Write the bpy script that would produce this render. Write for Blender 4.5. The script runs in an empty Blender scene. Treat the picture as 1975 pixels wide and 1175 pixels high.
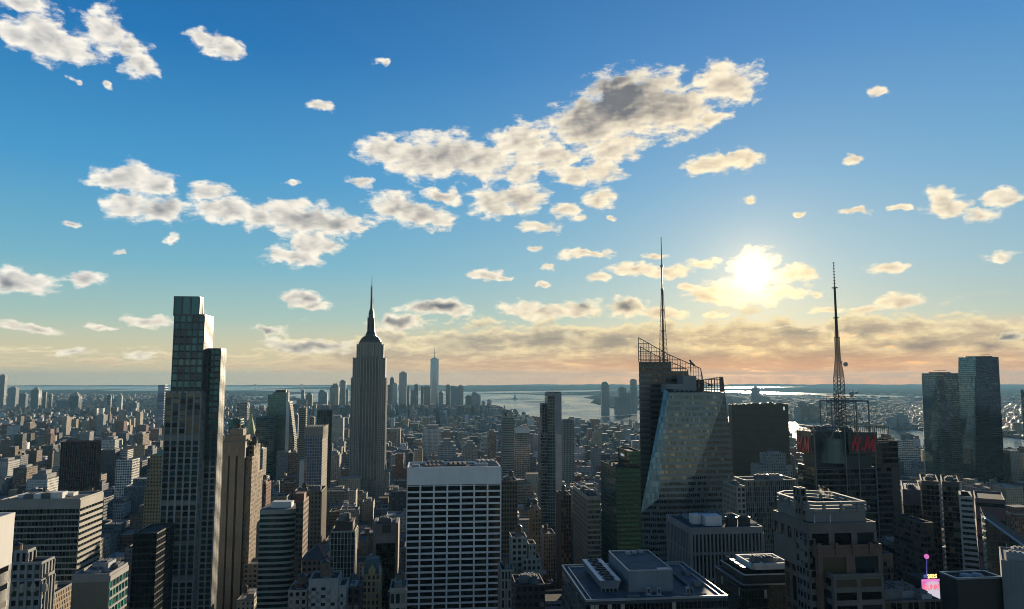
import bpy, bmesh, math, random
import numpy as np
from mathutils import Vector, Matrix
from mathutils.geometry import tessellate_polygon
random.seed(7)
SC = bpy.context.scene
# ------------------------------------------------------------------ camera
F, CX, CY, YE, HC = 1400.0, 987.5, 587.5, 731.0, 260.0
PITCH = math.atan((YE-CY)/F)
cam = bpy.data.cameras.new('camera'); cam.lens = 36*F/1975; cam.sensor_width = 36
cam.clip_start = 1.0; cam.clip_end = 120000
camo = bpy.data.objects.new('camera', cam); SC.collection.objects.link(camo)
camo.location = (0, 0, HC); camo.rotation_euler = (math.pi/2+PITCH, 0, 0)
SC.camera = camo
cp, sp = math.cos(PITCH), math.sin(PITCH)
def ray(px, py):
    a = (px-CX)/F; b = (CY-py)/F
    return Vector((a, cp-b*sp, sp+b*cp))
def proj(x, y, z):
    z -= HC
    d = y*cp+z*sp
    return CX+F*x/d, CY-F*(-y*sp+z*cp)/d
# ------------------------------------------------------------------ sun + world
SUNPX = (1450, 528)
sd = ray(*SUNPX).normalized()
SAZ, SEL = math.atan2(sd.x, sd.y), math.asin(sd.z)
sun = bpy.data.lights.new('sun', 'SUN'); sun.energy = 5.0; sun.angle = math.radians(0.6)
sun.color = (1.0, 0.82, 0.58)
suno = bpy.data.objects.new('sun', sun); SC.collection.objects.link(suno)
suno.rotation_euler = sd.to_track_quat('Z', 'Y').to_euler()
vs = SC.view_settings; vs.view_transform = 'Standard'; vs.look = 'None'; vs.exposure = 0.95; vs.gamma = 1.0
vs.use_curve_mapping = False
cy = SC.cycles
cy.max_bounces = 5; cy.diffuse_bounces = 2; cy.glossy_bounces = 3; cy.transmission_bounces = 3
cy.transparent_max_bounces = 8; cy.volume_bounces = 0; cy.caustics_reflective = False; cy.caustics_refractive = False
cy.sample_clamp_indirect = 3.0; cy.filter_width = 1.0
world = bpy.data.worlds.new('World'); SC.world = world; world.use_nodes = True
world.cycles.sampling_method = 'MANUAL'; world.cycles.sample_map_resolution = 512
class NT:
    """small helper for building node trees"""
    def __init__(s, tree): s.t = tree; s.n = tree.nodes; s.l = tree.links
    def new(s, t, **kw):
        n = s.n.new(t)
        for k, v in kw.items(): setattr(n, k, v)
        return n
    def link(s, a, b): s.l.new(a, b)
    def put(s, sock, v):
        if hasattr(v, 'is_linked') or isinstance(v, bpy.types.NodeSocket): s.l.new(v, sock)
        elif v is not None: sock.default_value = v
    def m(s, op, a, b=None, c=None, clamp=False):
        n = s.n.new('ShaderNodeMath'); n.operation = op; n.use_clamp = clamp
        s.put(n.inputs[0], a)
        if b is not None: s.put(n.inputs[1], b)
        if c is not None: s.put(n.inputs[2], c)
        return n.outputs[0]
    def v(s, op, a, b=None):
        n = s.n.new('ShaderNodeVectorMath'); n.operation = op
        s.put(n.inputs[0], a)
        if b is not None: s.put(n.inputs[3 if op == 'SCALE' else 1], b)
        return n.outputs['Value'] if op in ('LENGTH', 'DOT_PRODUCT', 'DISTANCE') else n.outputs['Vector']
    def noise(s, vec, scale, detail=4, rough=.55, col=False, lac=2.0):
        n = s.n.new('ShaderNodeTexNoise'); s.put(n.inputs['Vector'], vec)
        n.inputs['Scale'].default_value = scale; n.inputs['Detail'].default_value = detail
        n.inputs['Roughness'].default_value = rough; n.inputs['Lacunarity'].default_value = lac
        return n.outputs['Color' if col else 'Fac']
    def ss(s, x, a, b, lo=0.0, hi=1.0):
        n = s.n.new('ShaderNodeMapRange'); n.interpolation_type = 'SMOOTHSTEP'
        s.put(n.inputs[0], x); s.put(n.inputs[1], a); s.put(n.inputs[2], b); s.put(n.inputs[3], lo); s.put(n.inputs[4], hi)
        return n.outputs[0]
    def mix(s, f, a, b, mode='MIX', clamp=False):
        n = s.n.new('ShaderNodeMix'); n.data_type = 'RGBA'; n.blend_type = mode; n.clamp_factor = True
        s.put(n.inputs[0], f); s.put(n.inputs[6], a); s.put(n.inputs[7], b)
        return n.outputs[2]
    def ramp(s, f, pts):
        n = s.n.new('ShaderNodeValToRGB'); cr = n.color_ramp
        while len(cr.elements) < len(pts): cr.elements.new(0.5)
        for e, (p, c) in zip(cr.elements, pts): e.position = p; e.color = (*c, 1)
        s.put(n.inputs[0], f); return n.outputs[0]
    def comb(s, x, y, z=0.0):
        n = s.n.new('ShaderNodeCombineXYZ')
        for i, q in enumerate((x, y, z)): s.put(n.inputs[i], q)
        return n.outputs[0]
    def sep(s, v):
        n = s.n.new('ShaderNodeSeparateXYZ'); s.put(n.inputs[0], v); return n.outputs
def srgb(r, g, b):
    f = lambda c: (c/255/12.92 if c <= 10 else ((c/255+.055)/1.055)**2.4)
    return (f(r), f(g), f(b))
def azel(px, py):
    d = ray(px, py).normalized()
    return math.degrees(math.atan2(d.x, d.y)), math.degrees(math.asin(d.z))
CLOUDS = [  # cx, cy, rx, ry of each puff as it stands in the sky (turned into azimuth / elevation below)
(75,68,78,40),(130,90,60,26),(200,58,46,36),(245,88,46,20),(272,132,40,20),(25,62,45,20),(195,160,15,7),(152,155,12,6),
(392,76,40,16),(430,95,42,16),(45,2,60,14),(740,119,18,7),(612,207,30,12),
(745,292,66,26),(800,308,70,40),(860,300,85,44),(935,312,66,36),(1010,272,62,36),(1050,300,75,30),(1120,240,75,50),
(1190,220,95,70),(1250,200,95,65),(1310,215,80,50),(1370,230,40,14),(1210,170,60,28),(1185,285,62,28),(1000,335,50,20),
(1400,163,70,40),(1375,318,62,18),(1430,308,32,22),(690,352,34,12),(1110,338,48,20),(1158,326,38,26),(1050,330,24,9),
(762,400,56,26),(812,416,60,24),(852,426,34,14),(855,380,44,14),(955,390,58,30),(1005,380,60,30),(1090,405,38,14),(1118,418,22,9),
(1035,438,44,14),(1163,384,38,17),(1184,418,12,5),
(250,342,72,26),(305,356,52,22),(200,342,40,18),(240,395,42,24),(310,404,78,24),(400,368,36,22),(440,404,70,22),(500,418,55,22),
(575,420,72,34),(645,430,64,24),(595,466,58,26),(565,495,58,18),(620,470,48,16),(690,437,26,8),(330,460,20,12),(146,438,22,7),(230,485,14,5),
(35,544,72,20),(35,530,30,14),(150,536,46,14),(578,578,44,17),(605,588,38,10),(525,638,40,12),(290,622,44,13),(385,603,20,8),
(940,528,36,14),(968,538,22,7),(1130,489,56,9),(1165,481,20,8),(1025,482,20,7),(1058,512,24,7),(1045,546,20,7),(1158,536,32,12),
(1225,516,60,13),(1290,526,50,12),(1265,494,22,6),(1355,510,42,12),(1450,518,46,36),(1430,560,80,26),(1365,566,56,18),
(1505,567,52,13),(1530,530,50,19),(1330,552,22,8),(1575,568,20,8),(840,592,70,17),(885,602,36,10),(1040,598,80,17),(1125,596,50,17),
(1212,594,56,17),(1275,604,60,10),(1385,604,34,8),(1815,384,46,22),(1830,400,60,13),(1735,397,22,8),(1930,383,38,13),(1895,412,34,14),
(1700,178,20,9),(1655,308,26,8),(1445,385,20,10),(1540,412,18,6),(1650,410,34,8),(1705,514,46,9),(1920,494,42,12),
(1732,585,52,16),(1680,597,44,9),(1600,598,34,6),(60,630,70,8),(200,630,40,6),(145,680,40,9),(270,683,40,9),(560,357,16,6),
(600,668,100,14),(770,620,66,16),(1950,652,34,10)]
DARK = [(1195,190,95,38,.95),(1130,225,50,34,.6),(1280,205,60,28,.55),(850,590,40,8,.85),(1128,586,26,8,.7),(1205,590,36,7,.7),(765,617,36,6,.6),
(1060,656,70,13,.7),(1190,661,55,11,.8),(1545,636,60,9,.9),(1645,640,60,8,.9),(1770,664,60,9,1.0),(1905,669,38,8,1.0),(1945,650,26,7,.9),(600,667,70,8,.5),
(1330,692,170,12,.7),(1560,692,160,12,.7),(582,574,24,5,.4),(15,545,30,14,.4),(810,402,40,12,.35),(870,300,70,22,.3),(310,400,60,12,.35),(610,425,60,12,.4),
(1000,385,40,12,.25),(520,640,26,6,.5),(900,660,70,12,.5),(700,690,90,8,.4)]
def build_world():
    N = NT(world.node_tree); N.n.clear()
    d = N.new('ShaderNodeTexCoord').outputs['Generated']
    d = N.v('NORMALIZE', d)
    dx, dy, dz = N.sep(d)[:]
    az = N.m('DEGREES', N.m('ARCTAN2', dx, dy)); el = N.m('DEGREES', N.m('ARCSINE', dz))
    P = N.comb(az, el)
    # domain warp: ragged cumulus outlines
    wA = N.v('MULTIPLY', N.v('SUBTRACT', N.noise(P, .35, 1, .5, True), (.5, .5, .5)), (1.6, .9, 0))
    wB = N.v('MULTIPLY', N.v('SUBTRACT', N.noise(P, .9, 2, .5, True), (.5, .5, .5)), (1.7, .9, 0))
    PW = N.v('MULTIPLY', N.v('ADD', N.v('ADD', P, wA), wB), (1, 1, 0))
    acc = None
    for c in CLOUDS:
        a0, e0 = azel(c[0], c[1]); k = math.cos(math.radians(a0))**2
        rx = c[2]/24.4*k*1.04+.05; ry = c[3]/24.4*1.06+.05
        q = N.v('MULTIPLY', N.v('SUBTRACT', PW, (a0, e0, 0)), (1/rx, 1/ry, 0))
        l = N.v('LENGTH', q)
        if c[3] < 13 and c[2] < 45: l = N.m('ADD', l, .16)      # the smallest scraps are thin and torn
        acc = l if acc is None else N.m('SMOOTH_MIN', acc, l, .18)
    fld = N.m('SUBTRACT', 1.0, acc)
    dk = None
    for c in DARK:
        a0, e0 = azel(c[0], c[1]); k = math.cos(math.radians(a0))**2
        q = N.v('MULTIPLY', N.v('SUBTRACT', PW, (a0, e0, 0)), (24.4/(c[2]*k*1.1), 24.4/(c[3]*1.25), 0))
        s = N.m('MULTIPLY', N.m('SUBTRACT', 1.25, N.v('LENGTH', q), clamp=True), c[4])
        dk = s if dk is None else N.m('MAXIMUM', dk, s)
    PN = N.v('ADD', N.v('MULTIPLY', P, (.62, 1.25, 1)), N.v('SCALE', wB, .35))
    n1 = N.noise(PN, .95, 7, .60)
    toS = (math.degrees(SAZ), math.degrees(SEL))
    sv = N.v('NORMALIZE', N.v('SUBTRACT', (toS[0], toS[1], 0), P))
    n2 = N.noise(N.v('ADD', PN, N.v('SCALE', sv, .30)), .95, 2.6, .50)
    n1s = N.noise(PN, .95, 2.6, .50)
    dens = N.m('ADD', N.m('MULTIPLY', fld, 1.35), N.m('MULTIPLY', N.m('SUBTRACT', n1, .515), 2.5))
    # low stratocumulus bank: a flat layer seen at a grazing angle
    le = N.m('LOGARITHM', N.m('ADD', N.m('MAXIMUM', el, 0.0), .9), 2.718)
    lw = N.comb(N.m('MULTIPLY', az, .30), N.m('MULTIPLY', le, 3.4), 4.0)
    l1 = N.noise(lw, 1.35, 7, .60); l2 = N.noise(N.v('ADD', lw, (.0, .16, 0)), 1.35, 5, .60)
    side = N.ss(az, -27.0, -3.0)                       # the bank is thick from the middle to the right
    top = N.m('ADD', 3.2, N.m('MULTIPLY', side, 1.9))
    band = N.ss(el, top, N.m('SUBTRACT', top, 2.0))
    lo = N.m('ADD', -.48, N.m('MULTIPLY', side, .40))
    bank = N.m('SUBTRACT', N.m('ADD', N.m('MULTIPLY', band, .62), N.m('ADD', N.m('MULTIPLY', N.m('SUBTRACT', l1, .5), 2.6), lo)), .0)
    bank = N.m('MULTIPLY', bank, N.ss(el, N.m('ADD', top, 1.0), N.m('SUBTRACT', top, .3)))
    bank = N.m('MULTIPLY', bank, N.ss(el, .1, 1.0, .35, 1.0))
    # colours
    sep = N.m('DEGREES', N.m('ARCCOSINE', N.v('DOT_PRODUCT', d, tuple(sd))))
    near = N.m('POWER', 2.718, N.m('MULTIPLY', sep, -1/9.0))
    nearL = N.m('POWER', 2.718, N.m('MULTIPLY', sep, -1/22.0))
    sky = N.new('ShaderNodeTexSky', sky_type='NISHITA'); sky.sun_disc = False
    sky.sun_elevation = SEL; sky.sun_rotation = SAZ; sky.altitude = 260
    sky.air_density = 1.0; sky.dust_density = .6; sky.ozone_density = 1.5
    nis = N.v('SCALE', sky.outputs[0], .11)
    grade = N.ramp(N.m('DIVIDE', el, 60.0, clamp=True), [
        (0.0, srgb(222,200,162)), (.035, srgb(212,202,168)), (.075, srgb(164,194,186)), (.14, srgb(114,178,200)),
        (.25, srgb(64,152,204)), (.40, srgb(14,114,182)), (.6, srgb(0,78,146)), (1.0, srgb(6,50,105))])
    right = N.ramp(N.m('DIVIDE', el, 60.0, clamp=True), [
        (0.0, srgb(244,140,70)), (.035, srgb(240,178,112)), (.075, srgb(168,188,182)), (.14, srgb(140,182,200)),
        (.25, srgb(104,166,206)), (.40, srgb(66,138,198)), (.6, srgb(26,98,166)), (1.0, srgb(10,60,120))])
    g = N.mix(N.ss(az, -28.0, 30.0), grade, right)
    base = N.mix(.12, g, nis)
    back = N.m('MULTIPLY', N.ss(N.m('ABSOLUTE', az), 80.0, 135.0), N.ss(el, 45.0, 4.0))      # pale anti-solar sky behind the viewer
    base = N.mix(N.m('MULTIPLY', back, .85), base, (.37, .52, .56, 1))
    glow = N.mix(1.0, (0,0,0,1), N.v('SCALE', (1.0, .60, .22), N.m('MULTIPLY', N.m('POWER', 2.718, N.m('MULTIPLY', sep, -1/2.0)), .55)), 'ADD')
    base = N.mix(1.0, base, glow, 'ADD')
    # cloud light: bright translucent rims, greyer where thick, warmer toward the sun and the horizon
    warm = N.m('ADD', N.m('MULTIPLY', nearL, .9), N.ss(el, 8.0, 0.0, 0.0, .35), clamp=True)
    rim = N.mix(warm, (*srgb(255,250,240), 1), (*srgb(255,232,176), 1))
    body = N.mix(warm, (*srgb(172,176,180), 1), (*srgb(206,178,142), 1))
    dark = N.mix(warm, (*srgb(66,88,112), 1), (*srgb(104,104,108), 1))
    rel = N.m('ADD', N.m('MULTIPLY', N.m('SUBTRACT', n1s, n2), 4.5), N.m('MULTIPLY', N.m('SUBTRACT', n1, n1s), 1.2))
    th = N.m('ADD', N.m('SUBTRACT', N.m('ADD', .08, N.m('MULTIPLY', N.ss(dens, .1, 1.5), .72)), N.m('MULTIPLY', rel, .5)), N.m('MULTIPLY', N.m('SUBTRACT', .5, n1s), .6), clamp=True)
    cc = N.mix(th, rim, body)
    dkk = N.m('MULTIPLY', N.m('MULTIPLY', dk, 1.2), N.m('ADD', N.ss(dens, .05, .7), N.m('MULTIPLY', rel, -.35)), clamp=True)
    cc = N.mix(N.m('MULTIPLY', dkk, .92), cc, dark)
    cc = N.mix(1.0, cc, N.v('SCALE', (1.0, .74, .38), N.m('ADD', N.m('MULTIPLY', near, .30), N.m('MULTIPLY', N.m('POWER', 2.718, N.m('MULTIPLY', N.m('POWER', sep, 2.0), -1/5.0)), 1.5))), 'ADD')
    alpha = N.m('MULTIPLY', N.ss(N.m('ADD', dens, N.m('MULTIPLY', N.m('SUBTRACT', N.noise(PN, 6.0, 3, .6), .5), .35)), -.14, .62), .98)
    # bank colours
    brel = N.m('MULTIPLY', N.m('SUBTRACT', l1, l2), 5.0)
    bth = N.m('SUBTRACT', N.ss(bank, .1, .75), brel, clamp=True)
    brim = N.mix(warm, (*srgb(244,234,204), 1), (*srgb(255,228,168), 1))
    bbod = N.mix(warm, (*srgb(178,178,166), 1), (*srgb(196,168,134), 1))
    bc = N.mix(bth, brim, bbod)
    bc = N.mix(N.m('MULTIPLY', dk, .8, clamp=True), bc, dark)
    bc = N.mix(N.ss(el, 2.4, .3, 0.0, .72), bc, N.mix(N.m('MULTIPLY', nearL, 1.5, clamp=True), (*srgb(224,196,150), 1), (*srgb(248,152,78), 1)))
    out = N.mix(N.m('MULTIPLY', N.ss(bank, .02, .34), .85), base, bc)
    out = N.mix(alpha, out, cc)
    core = N.m('POWER', 2.718, N.m('MULTIPLY', N.m('POWER', sep, 2.0), -1/.45))
    out = N.mix(1.0, out, N.v('SCALE', (1.0, .86, .6), N.m('MULTIPLY', core, 5.0)), 'ADD')
    bg = N.new('ShaderNodeBackground'); N.link(out, bg.inputs['Color']); bg.inputs['Strength'].default_value = 0.54
    N.link(bg.outputs[0], N.new('ShaderNodeOutputWorld').inputs['Surface'])
build_world()
# ------------------------------------------------------------------ materials
MATS = {}
def mat(name, color=(.3,.3,.3), rough=.8, metal=0.0, spec=.5, noise=.25, nscale=.08, emit=None, attr=False, streak=True):
    if name in MATS: return MATS[name]
    m = bpy.data.materials.new(name); m.use_nodes = True; N = NT(m.node_tree); N.n.clear()
    p = N.new('ShaderNodeBsdfPrincipled'); o = N.new('ShaderNodeOutputMaterial'); N.link(p.outputs[0], o.inputs[0])
    c = (*color, 1)
    if noise:
        pos = N.new('ShaderNodeNewGeometry').outputs['Position']
        n = N.noise(pos, nscale, 4, .6)
        f = N.m('ADD', 1-noise*.5, N.m('MULTIPLY', N.m('SUBTRACT', n, .5), noise*2.2))
        if streak:
            n2 = N.noise(N.v('MULTIPLY', pos, (1.1, 1.1, .05)), .7, 3, .6)
            f = N.m('ADD', f, N.m('MULTIPLY', N.m('SUBTRACT', n2, .5), noise*1.3))
        c = N.mix(1.0, c, N.comb(f, f, f), 'MULTIPLY')
    N.put(p.inputs['Base Color'], c)
    p.inputs['Roughness'].default_value = rough; p.inputs['Metallic'].default_value = metal
    p.inputs['Specular IOR Level'].default_value = spec
    if emit: p.inputs['Emission Color'].default_value = (*emit[:3], 1); p.inputs['Emission Strength'].default_value = emit[3]
    MATS[name] = m; return m
def facade(name, bay, flr, wx, wz, wall=None, glass=(.035,.05,.06), gmetal=.35, grough=.12, lit=.22, litc=(.30,.27,.20), z0=.0, band=0, wallrough=.8, wmetal=0.0, pier=0, pierc=(.5,.5,.5)):
    """wall with rows of windows laid out in metres along the wall (UV = metres)"""
    if name in MATS: return MATS[name]
    m = bpy.data.materials.new(name); m.use_nodes = True; N = NT(m.node_tree); N.n.clear()
    p = N.new('ShaderNodeBsdfPrincipled'); o = N.new('ShaderNodeOutputMaterial'); N.link(p.outputs[0], o.inputs[0])
    uv = N.new('ShaderNodeUVMap'); uv.uv_map = 'uv'
    u, v, _ = N.sep(uv.outputs[0])[:]
    ub = N.m('DIVIDE', u, bay); vb = N.m('DIVIDE', v, flr)
    fu = N.m('FRACT', ub); fv = N.m('FRACT', vb)
    mx = N.m('LESS_THAN', N.m('ABSOLUTE', N.m('SUBTRACT', fu, .5)), wx*.5)
    mz = N.m('LESS_THAN', N.m('ABSOLUTE', N.m('SUBTRACT', fv, .5)), wz*.5)
    mask = N.m('MULTIPLY', mx, mz)
    at = N.new('ShaderNodeAttribute'); at.attribute_name = 'col'
    seed = at.outputs['Alpha']
    wn = N.new('ShaderNodeTexWhiteNoise'); N.link(N.comb(N.m('FLOOR', ub), N.m('FLOOR', vb), seed), wn.inputs['Vector'])
    r = wn.outputs['Value']
    pos = N.new('ShaderNodeNewGeometry').outputs['Position']
    n = N.noise(N.v('MULTIPLY', pos, (1, 1, .25)), .12, 3, .6)
    f = N.m('ADD', .72, N.m('MULTIPLY', n, .56))
    wc = (*wall, 1) if wall else at.outputs['Color']
    wc = N.mix(1.0, wc, N.comb(f, f, f), 'MULTIPLY')
    gc = N.mix(N.m('GREATER_THAN', r, 1-lit), (*glass, 1), (*litc, 1))
    gc = N.mix(1.0, gc, N.comb(*[N.m('ADD', .55, N.m('MULTIPLY', wn.outputs['Color'] if False else r, .9))]*3), 'MULTIPLY')
    N.put(p.inputs['Base Color'], N.mix(mask, wc, gc))
    N.put(p.inputs['Roughness'], N.m('ADD', wallrough, N.m('MULTIPLY', mask, grough-wallrough)))
    N.put(p.inputs['Metallic'], N.m('ADD', wmetal, N.m('MULTIPLY', mask, gmetal-wmetal)))
    MATS[name] = m; return m
# ------------------------------------------------------------------ mesh builder
class MB:
    def __init__(s): s.v = []; s.f = []; s.uv = []; s.mi = []; s.col = []
    def quad(s, pts, uvs=None, mi=0):
        i = len(s.v); s.v += [tuple(p) for p in pts]; s.f.append(tuple(range(i, i+len(pts))))
        s.uv.append(uvs or [(0, 0)]*len(pts)); s.mi.append(mi)
    def wall(s, a, b, z0, z1, u0=0.0, mi=0):      # outward normal to the right of a->b
        L = math.hypot(b[0]-a[0], b[1]-a[1])
        s.quad([(a[0],a[1],z0),(b[0],b[1],z0),(b[0],b[1],z1),(a[0],a[1],z1)], [(u0,z0),(u0+L,z0),(u0+L,z1),(u0,z1)], mi)
    def prism(s, poly, z0, z1, mi=0, top=1, bot=False):   # poly anticlockwise
        n = len(poly)
        for k in range(n): s.wall(poly[k], poly[(k+1) % n], z0, z1, 0, mi)
        if top is not None: s.quad([(x, y, z1) for x, y in poly], [(x, y) for x, y in poly], top)
        if bot: s.quad([(x, y, z0) for x, y in reversed(poly)], [(x, y) for x, y in reversed(poly)], mi)
    def box(s, x0, x1, y0, y1, z0, z1, mi=0, top=None, bot=True):
        s.prism([(x0,y0),(x1,y0),(x1,y1),(x0,y1)], z0, z1, mi, mi if top is None else top, bot)
    def obox(s, O, U, N, u0, u1, n0, n1, z0, z1, mi=0):
        P = lambda u, n: (O[0]+U[0]*u+N[0]*n, O[1]+U[1]*u+N[1]*n)
        poly = [P(u0, n1), P(u1, n1), P(u1, n0), P(u0, n0)]
        s.prism(poly, z0, z1, mi, mi, True)
    def frustum(s, p0, z0, p1, z1, mi=0, top=True):
        n = len(p0)
        for k in range(n):
            a, b = p0[k], p0[(k+1) % n]; c, d = p1[(k+1) % n], p1[k]
            L = math.hypot(b[0]-a[0], b[1]-a[1])
            s.quad([(*a, z0), (*b, z0), (*c, z1), (*d, z1)], [(0, z0), (L, z0), (L, z1), (0, z1)], mi)
        if top: s.quad([(x, y, z1) for x, y in p1], None, mi)
    def tube(s, p, q, r0, r1=None, n=6, mi=0):
        p, q = Vector(p), Vector(q); r1 = r0 if r1 is None else r1
        d = (q-p).normalized(); a = d.orthogonal().normalized(); b = d.cross(a)
        A = [p+(a*math.cos(t)+b*math.sin(t))*r0 for t in [2*math.pi*k/n for k in range(n)]]
        B = [q+(a*math.cos(t)+b*math.sin(t))*r1 for t in [2*math.pi*k/n for k in range(n)]]
        for k in range(n): s.quad([A[k], A[(k+1) % n], B[(k+1) % n], B[k]], None, mi)
        s.quad(A[::-1], None, mi); s.quad(B, None, mi)
    def lathe(s, prof, x=0, y=0, n=16, mi=0):
        for (r0, z0), (r1, z1) in zip(prof, prof[1:]):
            for k in range(n):
                t0, t1 = 2*math.pi*k/n, 2*math.pi*(k+1)/n
                s.quad([(x+r0*math.cos(t0), y+r0*math.sin(t0), z0), (x+r0*math.cos(t1), y+r0*math.sin(t1), z0),
                        (x+r1*math.cos(t1), y+r1*math.sin(t1), z1), (x+r1*math.cos(t0), y+r1*math.sin(t0), z1)],
                       [(t0*r0, z0), (t1*r0, z0), (t1*r0, z1), (t0*r0, z1)], mi)
    def mesh(s, name, mats, col=(.3,.3,.3,0)):
        me = bpy.data.meshes.new(name); me.from_pydata(s.v, [], s.f)
        for m in (mats if isinstance(mats, (list, tuple)) else [mats]): me.materials.append(m)
        uvl = me.uv_layers.new(name='uv')
        uvl.data.foreach_set('uv', np.array([c for f in s.uv for c in f], dtype=np.float32).ravel())
        me.polygons.foreach_set('material_index', np.array(s.mi, dtype=np.int32))
        ca = me.color_attributes.new('col', 'FLOAT_COLOR', 'POINT')
        ca.data.foreach_set('color', np.tile(np.array(col, dtype=np.float32), len(s.v)))
        me.update(); return me
    def build(s, name, mats, parent=None, col=(.3,.3,.3,0), loc=None):
        o = bpy.data.objects.new(name, s.mesh(name, mats, col)); SC.collection.objects.link(o)
        if parent: o.parent = parent
        if loc: o.location = loc
        return o
def empty(name, loc, rz=0.0):
    o = bpy.data.objects.new(name, None); SC.collection.objects.link(o); o.empty_display_size = 5
    o.location = loc; o.rotation_euler = (0, 0, rz); return o
def tag(o, label=None, cat=None, group=None, kind=None):
    if label: o['label'] = label
    if cat: o['category'] = cat
    if group: o['group'] = group
    if kind: o['kind'] = kind
    return o
G = math.radians(6.1)          # the avenues run this much to the left of straight ahead
class B:
    """a building: its own frame (x along the street, y away down the avenue), corners read off by sight lines"""
    def __init__(s, name, px, py, D, label=None, cat='building', group=None, rot=G):
        r = ray(px, py); X, Y = D*r.x/r.y, D
        s.rot = rot; s.o = Vector((X, Y, 0)); s.ux = Vector((math.cos(rot), math.sin(rot), 0)); s.uy = Vector((-math.sin(rot), math.cos(rot), 0))
        s.root = empty(name, (X, Y, 0), rot); tag(s.root, label, cat, group)
        s.panes = []; s.D = D; s.name = name
        HEROES.append(s); s.rects = []
    def at(s, px, py, ly=0.0):
        r = ray(px, py); o = Vector((0, 0, HC))-s.o
        t = (ly-o.dot(s.uy))/r.dot(s.uy); p = o+r*t
        return p.dot(s.ux), p.z
    def x(s, px, py, ly=0.0): return s.at(px, py, ly)[0]
    def z(s, py, px=None, ly=0.0): return s.at(CX if px is None else px, py, ly)[1]
    def zl(s, x, py, ly):      # height seen at image row py for local (x, ly)
        w = s.o+s.ux*x+s.uy*ly; r = ray(*((CX+F*w.x/w.y), py)); return HC+w.y*r.z/r.y
    def world(s, x, y, z): return s.o+s.ux*x+s.uy*y+Vector((0, 0, z))
    def px(s, x, y, z): return proj(*s.world(x, y, z))
    def part(s, name, mb, mats, parent=None, col=(.3,.3,.3,0)): return mb.build(name, mats, parent or s.root, col)
HEROES = []
GLS = {}
def glassmats():
    def g(n, c, me, ro, noise=0): return mat(n, c, ro, me, .25 if 'black' in n or 'deep' in n else .6, noise, streak=False)
    GLS['dark'] = [g('glass_dark', (.014,.022,.026), .2, .07), g('glass_dim', (.022,.036,.04), .35, .12), g('glass_deep', (.008,.012,.014), .1, .1), g('glass_blind', (.16,.15,.12), .0, .35)]
    GLS['teal'] = [g('glass_teal', (.05,.12,.12), .6, .07), g('glass_teal_b', (.03,.08,.085), .5, .1), g('glass_teal_c', (.09,.17,.16), .5, .15)]
    GLS['green'] = [g('glass_green', (.010,.105,.09), .5, .09), g('glass_green_b', (.006,.075,.062), .45, .11), g('glass_green_c', (.02,.24,.16), .4, .2)]
    GLS['blue'] = [g('glass_blue', (.12,.17,.30), .6, .08), g('glass_blue_b', (.22,.28,.42), .6, .12), g('glass_blue_c', (.07,.10,.2), .5, .1)]
    GLS['gold'] = [g('glass_gold', (.26,.21,.12), .5, .22), g('glass_gold_reflect_b', (.13,.105,.065), .5, .15), g('glass_olive', (.07,.08,.05), .4, .1), g('glass_dark', (.016,.028,.034), .25, .07)]  # golden reflections of sunlit buildings, put into the pane colour
    GLS['black'] = [g('glass_black', (.006,.007,.008), .1, .1), g('glass_deep', (.008,.012,.014), .1, .1)]
glassmats()
PM = {}
def pane_mesh(w, h, m, arch):
    k = (round(w, 1), round(h, 1), m.name, arch)
    if k not in PM:
        b = MB(); w, h = k[0], k[1]
        if arch:
            r = min(h*.3, 1.2); pts = [(0, 0), (w, 0), (w, h-r), (w*.93, h-r*.45), (w*.78, h-r*.12), (w*.5, h), (w*.22, h-r*.12), (w*.07, h-r*.45), (0, h-r)]
            b.quad([(x, 0, z) for x, z in pts])
            n = len(pts)
            for i in range(n): a, c = pts[i], pts[(i+1) % n]; b.quad([(a[0], 0, a[1]), (a[0], .1, a[1]), (c[0], .1, c[1]), (c[0], 0, c[1])])
        else: b.box(0, w, 0, .1, 0, h)
        PM[k] = b.mesh('window', m)
    return PM[k]
def add_face(b, mb, O, ang, W, z0, z1, bay, fl, pw=.6, sh=1.2, pp=.35, sp=.15, glass='dark', wts=None, arch=False, mi=0, topband=0.0, skip=None, mull=0, rng=None, group=1, gpw=None, panes=True):
    """one visible facade: piers, floor bands and a pane in every opening. ang 0 = facing us, 1 = facing right, -1 = facing left"""
    a = ang*math.pi/2; U = (math.cos(a), math.sin(a)); Nn = (math.sin(a), -math.cos(a))
    n = max(1, round(W/bay)); bw = W/n; rows = max(1, int((z1-topband-z0)/fl)); zt = z1-topband
    rng = rng or random
    if topband > 0: mb.obox(O, U, Nn, 0, W, -.05, sp+.04, zt, z1, mi)
    if pw > 0:
        for i in range(n+1):
            wide = gpw if (gpw and i % group == 0) else pw
            u0 = max(0, i*bw-wide/2); u1 = min(W, i*bw+wide/2)
            mb.obox(O, U, Nn, u0, u1, -.05, pp, z0, zt if topband > 0 else z1, mi)
    if sh > 0:
        for j in range(rows):
            zz = zt-(j+1)*fl
            if zz < z0: break
            mb.obox(O, U, Nn, .01, W-.01, -.04, sp, zz, zz+sh, mi)
    if not panes: return
    gl = GLS[glass] if isinstance(glass, str) else glass
    for j in range(rows):
        zz = zt-(j+1)*fl+sh
        for i in range(n):
            if skip and skip(i, j): continue
            u0 = i*bw+pw/2+.04; w = bw-pw-.08; h = fl-sh-.05
            if w < .2: continue
            m = rng.choices(gl, wts)[0] if wts and len(wts) == len(gl) else rng.choice(gl)
            if mull and w > 2*mull: pass
            cx_, cy_ = O[0]+U[0]*u0, O[1]+U[1]*u0
            nn = .09
            b.panes.append((cx_+Nn[0]*nn, cy_+Nn[1]*nn, zz+.02, a, w, h, m, arch))
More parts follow.
